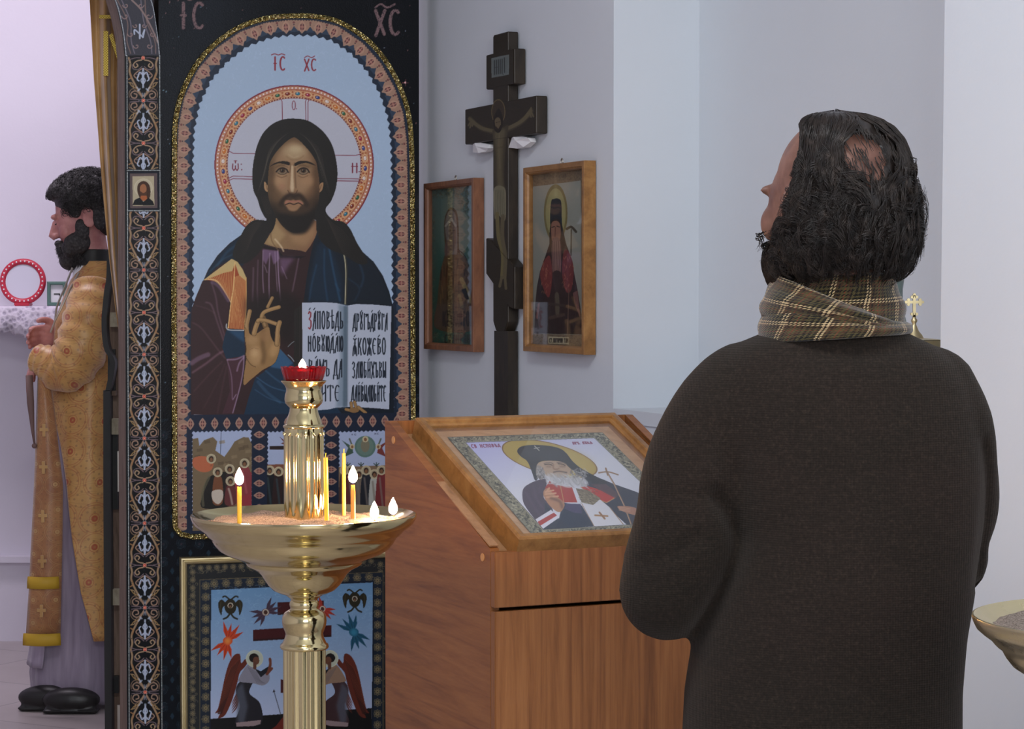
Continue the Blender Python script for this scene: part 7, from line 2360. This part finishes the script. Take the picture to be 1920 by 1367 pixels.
rings(mb, [((ap((a + b) / 2, y))[0], DP, ap(0, y)[2], (b - a) / 2 * sP * .9, d * .9) for y, a, b, d in pw], 28)
for s_ in (-1, 1):
    yy = DP + s_ * 0.055
    limb(mb, [(ap(170, 900)[0], yy, ap(0, 900)[2], .058), (ap(165, 1090)[0], yy, ap(0, 1090)[2], .046), (ap(160, 1280)[0], yy, 0.10, .038)])
    mb.ball((ap(140, 0)[0] + s_ * -0.03, yy, 0.05), (.11, .04, .035), 16, 10)
nearw, farw = ap(88, 664, -0.15), ap(112, 632, -0.03)
limb(mb, [(*ap(182, 555, -0.15), .05), (*ap(176, 620, -0.2), .046), (*ap(160, 676, -0.2), .042), (*ap(120, 672, -0.19), .036), (*nearw, .027)])
limb(mb, [(*ap(190, 555, 0.15), .05), (*ap(170, 660, 0.16), .042), (*farw, .027)])
hand(mb, nearw, nearw + [-0.030, 0.0, -0.075], (0, 0.3, 0.2), (-1, 0, -.3), curl=0.55, s=1.0)
hand(mb, farw, farw + [-0.055, -0.035, 0.004], (0, -0.3, 1), (-1, 0, .3), curl=0.9, s=1.0)
blob('body', mb, 0.0045, M['skin2'], pr, 4)

# eyes
for s_ in (-1, 1):
    mb = MB(); mb.ball(pd(s_ * 0.030, 0.090, -0.017), np.array((0.011, 0.006, 0.0026)) * HS, 12, 8, Rp); mb.build('eye', M['hair'], pr, True)

# beard and hair
m = mat('grey_black_hair', (0.03, 0.027, 0.028), 0.6)
n = N(m); n.link(n.ramp(n.noise(n.coord(), 130, 3), [(0.35, (0.016, 0.014, 0.015)), (0.6, (0.045, 0.04, 0.04)), (0.8, (0.13, 0.12, 0.12))]), n.b.inputs['Base Color'])
n.bump(n.noise(n.coord(), 160, 3), 0.8, 0.006)
M['hair2'] = m
mb = MB()
pball(mb, 0, 0.060, -0.112, (0.050, 0.046, 0.042)); pball(mb, 0, 0.080, -0.134, (0.036, 0.034, 0.032)); pball(mb, 0, 0.100, -0.100, (0.028, 0.014, 0.018)); pball(mb, 0, 0.102, -0.076, (0.036, 0.012, 0.011))
for s_ in (-1, 1): pball(mb, s_ * 0.058, 0.052, -0.082, (0.016, 0.030, 0.024)); pball(mb, s_ * 0.048, 0.072, -0.100, (0.018, 0.022, 0.026))
for s_ in (-1, 1):
    pball(mb, s_ * 0.050, 0.040, -0.088, (0.022, 0.040, 0.038)); pball(mb, s_ * 0.066, 0.016, -0.052, (0.012, 0.022, 0.034)); pball(mb, s_ * 0.026, 0.094, -0.082, (0.012, 0.012, 0.014))
rb = np.random.RandomState(8)
for k in range(60):
    a, b = rb.uniform(-1, 1), rb.uniform(-1, 1)
    pball(mb, 0.048 * a, 0.082 - 0.034 * a * a + .01 * b, -0.118 + 0.030 * b, (0.008, 0.009, 0.012), 8, 6)
blob('beard', mb, 0.004, M['hair2'], pr, 2)
mb = MB()
pball(mb, 0, -0.022, 0.042, (0.088, 0.104, 0.082), 30, 20); pball(mb, 0, -0.065, -0.01, (0.080, 0.062, 0.080), 24, 18); pball(mb, 0, 0.045, 0.082, (0.060, 0.050, 0.036), 24, 16)
for s_ in (-1, 1): pball(mb, s_ * 0.073, 0.022, 0.018, (0.012, 0.022, 0.034)); pball(mb, s_ * 0.074, -0.040, -0.02, (0.014, 0.022, 0.05))
for k in range(420):
    th_, ps_ = rb.uniform(0, 2 * math.pi), math.acos(rb.uniform(-0.25, 1))
    d = np.array([math.sin(ps_) * math.cos(th_), math.sin(ps_) * math.sin(th_), math.cos(ps_)])
    c = d * np.array([0.088, 0.112, 0.092]) + np.array([0, -0.012, 0.030])
    if c[1] > 0.055 and c[2] < 0.066: continue
    r = rb.uniform(0.008, 0.015)
    pball(mb, *c, (r, r, r), 8, 6)
blob('hair', mb, 0.0045, M['hair2'], pr, 1)
cur_ = []
for k in range(2600):
    th_, ps_ = rb.uniform(0, 2 * math.pi), math.acos(rb.uniform(-0.3, 1))
    d = np.array([math.sin(ps_) * math.cos(th_), math.sin(ps_) * math.sin(th_), math.cos(ps_)])
    c = d * np.array([0.096, 0.121, 0.101]) + np.array([0, -0.012, 0.030])
    if c[1] > 0.058 and c[2] < 0.070: continue
    a_ = nrm(np.cross(d, rb.randn(3))); b_ = np.cross(d, a_); r = rb.uniform(0.004, 0.010); t = np.linspace(0, rb.uniform(3, 5.5), 10)[:, None]
    cur_.append(np.array([pd(*q) for q in c + a_ * r * np.cos(t) + b_ * r * np.sin(t) + d * 0.002 * t]))
strands('hair_curls', np.array(cur_), 0.0011, M['hair2'], pr)
cur_ = []
for k in range(1500):
    a, b = rb.uniform(-1, 1), rb.uniform(-1, 1)
    c = np.array([0.056 * a, 0.100 - 0.062 * a * a + .012 * b * (1 - b), -0.112 + 0.044 * b])
    t = np.linspace(0, 1, 10)[:, None]; w = rb.randn(3) * 0.2
    dr = nrm(np.array([a * .5, 0.5, -0.9]) + w); cur_.append(np.array([pd(*q) for q in c + dr * t * rb.uniform(.012, .026) + np.array([1., 0, 0]) * 0.003 * np.sin(t * 5 + k)]))
strands('beard_hairs', np.array(cur_), 0.0009, M['hair2'], pr)

# gold brocade
def brocade(name, base, lo, red, scale):
    m = mat(name, base, 0.42, spec=0.5, sheen=0.3)
    n = N(m)
    tc = n.new('ShaderNodeTexCoord')
    mp_ = n.new('ShaderNodeMapping', {'Vector': tc.outputs['UV'], 'Scale': (scale, scale, 1)})
    v = mp_.outputs[0]
    vo = n.new('ShaderNodeTexVoronoi', {'Vector': v, 'Scale': 1.0, 'Randomness': 0.25}, voronoi_dimensions='2D')
    dd = vo.outputs['Distance']
    g = n.ramp(dd, [(0.0, (0, 0, 0)), (0.05, (1, 1, 1)), (0.09, (1, 1, 1)), (0.10, (0, 0, 0)), (0.14, (0, 0, 0)), (0.15, (1, 1, 1)), (0.165, (0, 0, 0)), (0.40, (0, 0, 0)), (0.41, (.8, .8, .8)), (0.43, (0, 0, 0)), (0.47, (0, 0, 0)), (0.48, (.7, .7, .7)), (0.50, (0, 0, 0))])
    v2 = n.new('ShaderNodeTexVoronoi', {'Vector': v, 'Scale': 5.0, 'Randomness': 0.6}, voronoi_dimensions='2D')
    g2 = n.ramp(v2.outputs['Distance'], [(0.0, (1, 1, 1)), (0.16, (1, 1, 1)), (0.2, (0, 0, 0))])
    cr = n.new('ShaderNodeTexWave', {'Vector': v, 'Scale': 0.9, 'Distortion': 6.0, 'Detail': 1.0}, wave_type='RINGS')
    g3 = n.ramp(cr.outputs[1], [(0.86, (0, 0, 0)), (0.9, (1, 1, 1)), (0.95, (0, 0, 0))])
    c = n.mix(n.ramp(n.noise(tc.outputs['Object'], 9, 4), [(0.35, (0, 0, 0)), (0.65, (1, 1, 1))]), lo, base)
    c = n.mix(n.mix(1.0, g2, (.4, .4, .4), 'MULTIPLY'), c, srgb((120, 84, 60)))
    c = n.mix(n.mix(1.0, g3, (.5, .5, .5), 'MULTIPLY'), c, srgb((140, 92, 60)))
    c = n.mix(n.mix(1.0, g, (.8, .8, .8), 'MULTIPLY'), c, red)
    n.link(c, n.b.inputs['Base Color'])
    n.bump(n.noise(tc.outputs['Object'], 60, 3), 0.25, 0.002)
    return m
M['brocade'] = brocade('gold_brocade', srgb((206, 160, 96)), srgb((180, 132, 74)), srgb((164, 62, 44)), 9.0)
M['stole'] = brocade('stole_brocade', srgb((172, 122, 78)), srgb((146, 96, 62)), srgb((186, 150, 100)), 13.0)
M['braid2'] = mat('yellow_fringe', srgb((188, 150, 40)), 0.6)
M['alb'] = mat('lavender_cassock', srgb((150, 138, 156)), 0.7, sheen=0.2)
n = N(M['alb']); n.link(n.ramp(n.noise(n.coord(scale=(6, 6, .6)), 6, 4), [(0.3, srgb((126, 114, 132))), (0.7, srgb((160, 148, 166)))]), n.b.inputs['Base Color'])

def px_surface(name, rows, m, parent, phi0, phi1, D, sq, nseg=60, fold=(0.0, 0, 0), th=0.003, sub=6, phi0f=None, uvs=1.0, hem=0.0):
    """draped sheet: rows (py, x left, x right) swept round an ellipse from phi0 to phi1"""
    R_ = np.array(rows, float); ys = np.concatenate([np.linspace(R_[i, 0], R_[i + 1, 0], sub, endpoint=False) for i in range(len(R_) - 1)] + [[R_[-1, 0]]])
    v = []; uv = []; f = []
    for y in ys:
        a, b = np.interp(y, R_[:, 0], R_[:, 1]), np.interp(y, R_[:, 0], R_[:, 2])
        tt = (y - ys[0]) / (ys[-1] - ys[0])
        p0 = phi0f(y) if phi0f else phi0
        for i in range(nseg + 1):
            p = p0 + (phi1 - p0) * i / nseg
            w = fold[0] * (0.25 + tt) * math.sin(fold[1] * p + fold[2] + y * 0.004) + fold[0] * 0.5 * (0.2 + tt) * math.sin(fold[1] * 1.9 * p + 1 - y * 0.006)
            X = (a + b) / 2 + ((b - a) / 2 + w) * math.cos(p); dy = ((b - a) / 2 * sq + w) * math.sin(p) * D / F_PX
            yy = y + hem * tt * math.sin(p * 7 + 1)
            q = at(X, yy, D); v.append((q[0], D + dy, q[2])); uv.append((p * (b - a) / 2 * D / F_PX * uvs, -y * D / F_PX * uvs))
    k = nseg + 1
    for j in range(len(ys) - 1):
        for i in range(nseg):
            a = j * k + i; f.append((a, a + k, a + k + 1, a + 1))
    o = obj(name, v, f, m, parent, True, uv=uv)
    s_ = o.modifiers.new('thickness', 'SOLIDIFY'); s_.thickness = th; s_.offset = 0
    return o
TAU = 2 * math.pi
px_surface('cassock', [(690, 98, 240), (800, 88, 238), (900, 82, 238), (1000, 75, 242), (1100, 70, 247), (1200, 64, 252), (1262, 58, 256), (1312, 63, 256)], M['alb'], pr, 0, TAU, DP, 0.72, 90, (3.0, 7, 0.5), hem=3)
px_surface('under_hem', [(1180, 62, 240), (1243, 52, 244)], M['alb'], pr, math.radians(120), math.radians(235), DP - 0.02, 0.9, 40, (1.5, 9, 0))
def edge_phi(y):
    a, b = np.interp(y, [500, 540, 600, 660, 720, 900, 1190], [132, 118, 104, 98, 92, 86, 80]), np.interp(y, [500, 1190], [226, 262])
    xe = np.interp(y, [500, 700, 760, 850, 900, 1000, 1100, 1190], [0, 92, 108, 126, 137, 151, 168, 192])
    c = (xe - (a + b) / 2) / ((b - a) / 2)
    return TAU - math.acos(max(-1, min(1, c)))
px_surface('phelonion', [(490, 156, 236), (508, 146, 240), (524, 134, 242), (545, 124, 244), (600, 104, 248), (660, 99, 252), (720, 92, 254), (900, 86, 256), (1100, 82, 258), (1190, 80, 262)], M['brocade'], pr, 0, TAU + 1.4, DP, 1.02, 90, (4.0, 6, 1.2), phi0f=edge_phi, th=0.004)
# sleeve over the near arm, with a gathered cuff
mb = MB()
q = catmull([(*ap(190, 545, -0.10), .085), (*ap(184, 600, -0.17), .088), (*ap(168, 660, -0.20), .088), (*ap(138, 690, -0.19), .078), (*ap(108, 676, -0.18), .058), (*ap(84, 668, -0.165), .046)], 8)
mb.tube(q[:, :3], [r * (1 + 0.05 * math.sin(i * 1.7)) for i, r in enumerate(q[:, 3])], 30)
sl = mb.build('sleeve', M['brocade'], pr, True)
lay = sl.data.uv_layers.new(name='UVMap')
li = np.empty(len(sl.data.loops), int); sl.data.loops.foreach_get('vertex_index', li)
cv_ = np.array([vv.co[:] for vv in sl.data.vertices]); lay.data.foreach_set('uv', cv_[li][:, [0, 2]].ravel())
# stole hanging in front with two fringes
def flat_strip(name, quad_rows, m, parent, dy, th, uvs=1.0):
    v = []; f = []; uv = []
    for (y, a, b) in quad_rows:
        for i in range(9):
            t = i / 8; q = ap(a + (b - a) * t, y, dy - 0.02 * math.sin(math.pi * t)); v.append(q); uv.append((q[0] * uvs, q[2] * uvs))
    for j in range(len(quad_rows) - 1):
        for i in range(8):
            a = j * 9 + i; f.append((a, a + 9, a + 10, a + 1))
    o = obj(name, v, f, m, parent, True, uv=uv)
    s_ = o.modifiers.new('thickness', 'SOLIDIFY'); s_.thickness = th; s_.offset = 0
    return o
flat_strip('stole', [(y, a, b) for y, a, b in ((700, 92, 112), (760, 90, 121), (850, 87, 131), (900, 85, 137), (1000, 80, 136), (1100, 75, 134), (1192, 69, 132))], M['stole'], pr, -0.185, 0.005)
for y0, y1, a, b in ((1068, 1090, 75, 130), (1172, 1194, 67, 133)):
    flat_strip('fringe', [(y0, a, b), ((y0 + y1) / 2, a - 1, b + 1), (y1, a - 1, b + 1)], M['braid2'], pr, -0.195, 0.008)
for yc in (800, 868, 957, 1040, 1130):
    xc = np.interp(yc, [760, 1192], [106, 100])
    mb = MB(); P_ = Plane(ap(xc, yc, -0.212), (1, 0, 0), (0, 0, 1)); s_ = 0.021
    mb.box(P_, -s_ * .25, s_ * .25, -s_, s_, -0.002, 0.002); mb.box(P_, -s_ * .7, s_ * .7, -s_ * .15, s_ * .35, -0.0025, 0.0025)
    mb.build('sewn_cross', M['curtain'], pr)
# collar, shirt, chain and cord
px_surface('black_collar', [(468, 146, 206), (482, 142, 208), (498, 140, 214)], M['black'], pr, 0, TAU, DP, 1.0, 40, th=0.004)
px_surface('white_shirt', [(494, 143, 214), (508, 139, 218), (526, 136, 226)], M['paper'], pr, 0, TAU, DP, 0.95, 40, th=0.003)
mb = MB(); mb.tube(catmull([ap(146, 503, -0.10), ap(135, 540, -0.135), ap(124, 575, -0.165), ap(121, 600, -0.17), ap(114, 622, -0.18)], 6), 0.0035, 6); mb.build('chain', M['steel'], pr)
mb = MB(); mb.tube(catmull([ap(160, 512, -0.12), ap(146, 545, -0.155), ap(131, 580, -0.17), ap(121, 600, -0.17)], 6), 0.0035, 6); mb.build('chain', M['steel'], pr)
M['cord'] = mat('grey_cuff_cloth', srgb((112, 88, 84)), 0.8)
mb = MB(); mb.tube([ap(76, 700, -0.19), ap(79, 750, -0.195), ap(83, 800, -0.195), ap(86, 826, -0.195)], [0.012, 0.012, 0.006, 0.003], 10); mb.ball(ap(86, 829, -0.195), 0.009, 12, 8); mb.build('cuff_cord', M['cord'], pr, True)
for xx, dd in ((100, -0.11), (150, -0.16)):
    mb = MB(); c = ap(xx, 1315 if xx == 100 else 1325, dd); c[2] = 0.045
    c[1] = DP + dd
    mb.ball(c, (0.10, 0.045, 0.042), 20, 12); mb.box(FLAT, c[0] - 0.095, c[0] + 0.095, c[1] - 0.038, c[1] + 0.038, 0.001, 0.02, 0.008)
    blob('shoe', mb, 0.006, M['shoe'], pr, 2)

# ---- lace covered shelf in the altar with a round mirror and a small clock-like frame
shelf_z = at(40, 574, 9.3)[2]
m = mat('lace', srgb((206, 196, 210)), 0.9)
n = N(m); vo = n.new('ShaderNodeTexVoronoi', {'Vector': n.coord(), 'Scale': 55.0}); n.link(n.ramp(vo.outputs['Distance'], [(0.25, srgb((172, 162, 180))), (0.5, srgb((214, 204, 218)))]), n.b.inputs['Base Color']); n.bump(vo.outputs['Distance'], 0.8, 0.006)
sx0, sx1 = -3.2, float(at(128, 574, 9.3)[0])
sh = empty('shelf', ((sx0 + sx1) / 2, 9.38, shelf_z), 'white wall shelf draped with a scalloped lace cloth at the far left', 'shelf')
mb = MB(); mb.box(FLAT, sx0, sx1, 9.22, 9.548, shelf_z - 0.03, shelf_z - 0.004); mb.build('shelf_board', M['altar_wall'], sh)
for bx in (-2.9, -2.35, sx1 - 0.06):
    mb = MB(); mb.box(FLAT, bx, bx + 0.03, 9.32, 9.548, shelf_z - 0.10, shelf_z - 0.03); mb.build('bracket', M['altar_wall'], sh)
v = []; f = []
NXX = 160
for i in range(NXX + 1):
    x = sx0 + (sx1 + 0.004 - sx0) * i / NXX
    drop = 0.078 + 0.05 * max(0, min(1, (x + 2.06) / 0.22)) + 0.010 * abs(math.sin(x * 70))
    wv_ = 0.008 * math.sin(x * 60) + 0.004 * math.sin(x * 133)
    for (y, z) in ((9.53, shelf_z), (9.215, shelf_z), (9.207 + wv_ * .3, shelf_z - 0.012), (9.203 + wv_, shelf_z - drop * .5), (9.201 + wv_ * 1.5, shelf_z - drop)): v.append((x, y, z))
for i in range(NXX):
    for j in range(4):
        a = i * 5 + j; f.append((a, a + 1, a + 6, a + 5))
o = obj('lace_cloth', v, f, m, sh, True); s_ = o.modifiers.new('t', 'SOLIDIFY'); s_.thickness = 0.002
mc = at(43, 528, 9.33); R_ = 0.080
mir = empty('round_mirror', (mc[0], 9.33, shelf_z), 'round mirror in a red studded frame standing on the lace covered shelf', 'mirror')
MP = Plane((mc[0], 9.33, mc[2]), (1, 0, 0), (0, 0.12, 1))
mb = MB(); mb.tube([MP.pt(R_ * math.cos(t), R_ * math.sin(t), 0) for t in np.linspace(0, TAU, 49)[:-1]], 0.0125, 12, closed=True)
mb.build('rim', mat('red_enamel', srgb((186, 44, 66)), 0.35), mir, True)
for k in range(30):
    t = TAU * k / 30; mb = MB(); mb.ball(MP.pt(R_ * math.cos(t), R_ * math.sin(t), 0.011), 0.0036, 8, 6); mb.build('stud', M['paper'], mir, True)
mb = MB(); mb.lathe([(0.0001, 0), (R_, 0), (R_, 0.006), (0.0001, 0.006)], (0, 0, 0), 48)
vv = np.concatenate(mb.v); vv = np.array([MP.pt(a, b, c - 0.003) for a, b, c in vv]); mb.v = [vv]
mb.build('disc', mat('white_disc', srgb((206, 204, 218)), 0.3), mir)
mb = MB(); mb.box(FLAT, mc[0] - 0.03, mc[0] + 0.03, 9.30, 9.37, shelf_z, shelf_z + 0.014, 0.003); mb.build('foot', bpy.data.materials['red_enamel'], mir)
cc = at(107, 551, 9.31)
ck = empty('small_framed_clock', (cc[0], 9.32, shelf_z), 'small green framed clock beside the round mirror', 'clock')
CP = Plane((cc[0], 9.30, shelf_z), (1, 0, 0), (0, 0, 1))
mb = MB(); mb.frame(CP, -0.038, 0.038, 0.001, 0.098, [(0.01, -0.03), (0, -0.03), (0, 0.0), (0.004, 0.003), (0.012, 0.003), (0.014, -0.004)]); mb.build('frame', mat('green_frame', srgb((86, 118, 108)), 0.5), ck)
mb = MB(); mb.box(CP, -0.03, 0.03, 0.008, 0.09, -0.025, -0.008); mb.build('dial', M['paper'], ck)
mb = MB(); mb.box(CP, -0.012, 0.012, 0.046, 0.05, -0.008, -0.006); mb.box(CP, 0.008, 0.012, 0.042, 0.05, -0.008, -0.006); mb.build('hands', M['black'], ck)

# ---- green vase and the urn with a gilt cross on the niche sill, mostly hidden by the man
def on_sill(px, D): q = at(px, 600, D); return (q[0], q[1], SILL + 0.0035)
D_V = 4.72
c = on_sill(1661, D_V); k = D_V / F_PX
vs = empty('vase', c, 'grey green glazed vase on the niche sill, half hidden behind the scarf', 'vase')
zt_ = at(1655, 514, D_V)[2] - c[2]
mb = MB(); mb.lathe([(0.001, 0), (0.03, 0), (0.033, 0.01), (0.028, 0.03), (0.036, 0.08), (0.050, 0.15), (0.048, 0.2), (0.038, 0.24), (0.030, 0.262), (0.0305, 0.275), (0.033, zt_ - 0.07), (0.0335, zt_ - 0.03), (0.036, zt_ - 0.012), (0.038, zt_ - 0.006), (0.037, zt_), (0.034, zt_), (0.031, zt_ - 0.02), (0.001, zt_ - 0.02)], c, 48)
mb.build('pot', mat('green_glaze', srgb((112, 128, 124)), 0.25), vs, True, 50)
D_U = 4.62
c = on_sill(1714, D_U)
ur = empty('holy_water_urn', c, 'small gilt urn with a trefoil cross on its lid, beyond the man\'s right shoulder', 'urn')
zb = at(1714, 634, D_U)[2] - c[2]; k = D_U / F_PX
mb = MB(); mb.lathe([(0.001, 0), (0.045, 0), (0.046, 0.008), (0.03, 0.02), (0.02, 0.04), (0.03, 0.06), (0.055, 0.09), (0.062, 0.13), (0.055, zb - 0.01), (0.056, zb - 0.004)], c, 48); mb.build('bowl', M['gilt'], ur, True, 50)
mb = MB(); mb.lathe([(0.001, zb - 0.004), (0.056, zb - 0.003), (18 * k, zb), (15 * k, zb + 6 * k), (9 * k, zb + 13 * k), (4.5 * k, zb + 24 * k), (3.5 * k, zb + 27 * k), (5.5 * k, zb + 31 * k), (6 * k, zb + 34 * k), (4 * k, zb + 37 * k), (3 * k, zb + 40 * k), (0.001, zb + 41 * k)], c, 40); mb.build('lid', M['gilt'], ur, True, 50)
UP = Plane((c[0], c[1], at(1713, 572, D_U)[2]), (1, 0, 0), (0, 0, 1))
mb = MB(); t3 = 0.0028
def tre(cx, cy, dx, dy):
    for ax, ay in ((dx * 5.2, dy * 5.2), (dx * 1.0 - dy * 4.2, dy * 1.0 - dx * 4.2), (dx * 1.0 + dy * 4.2, dy * 1.0 + dx * 4.2)):
        mb.poly_prism(UP, [((cx + ax + 2.9 * math.cos(t)) * k, (cy + ay + 2.9 * math.sin(t)) * k) for t in np.linspace(0, TAU, 15)[:-1]], -t3, t3)
mb.box(UP, -2.6 * k, 2.6 * k, -34 * k, 18 * k, -t3, t3); mb.box(UP, -13 * k, 13 * k, 3 * k, 8 * k, -t3 * .98, t3 * .98)
tre(0, 14, 0, 1); tre(-10, 5.5, -1, 0); tre(10, 5.5, 1, 0); tre(0, -16, 0, -1)
mb.build('cross', M['gilt'], ur)
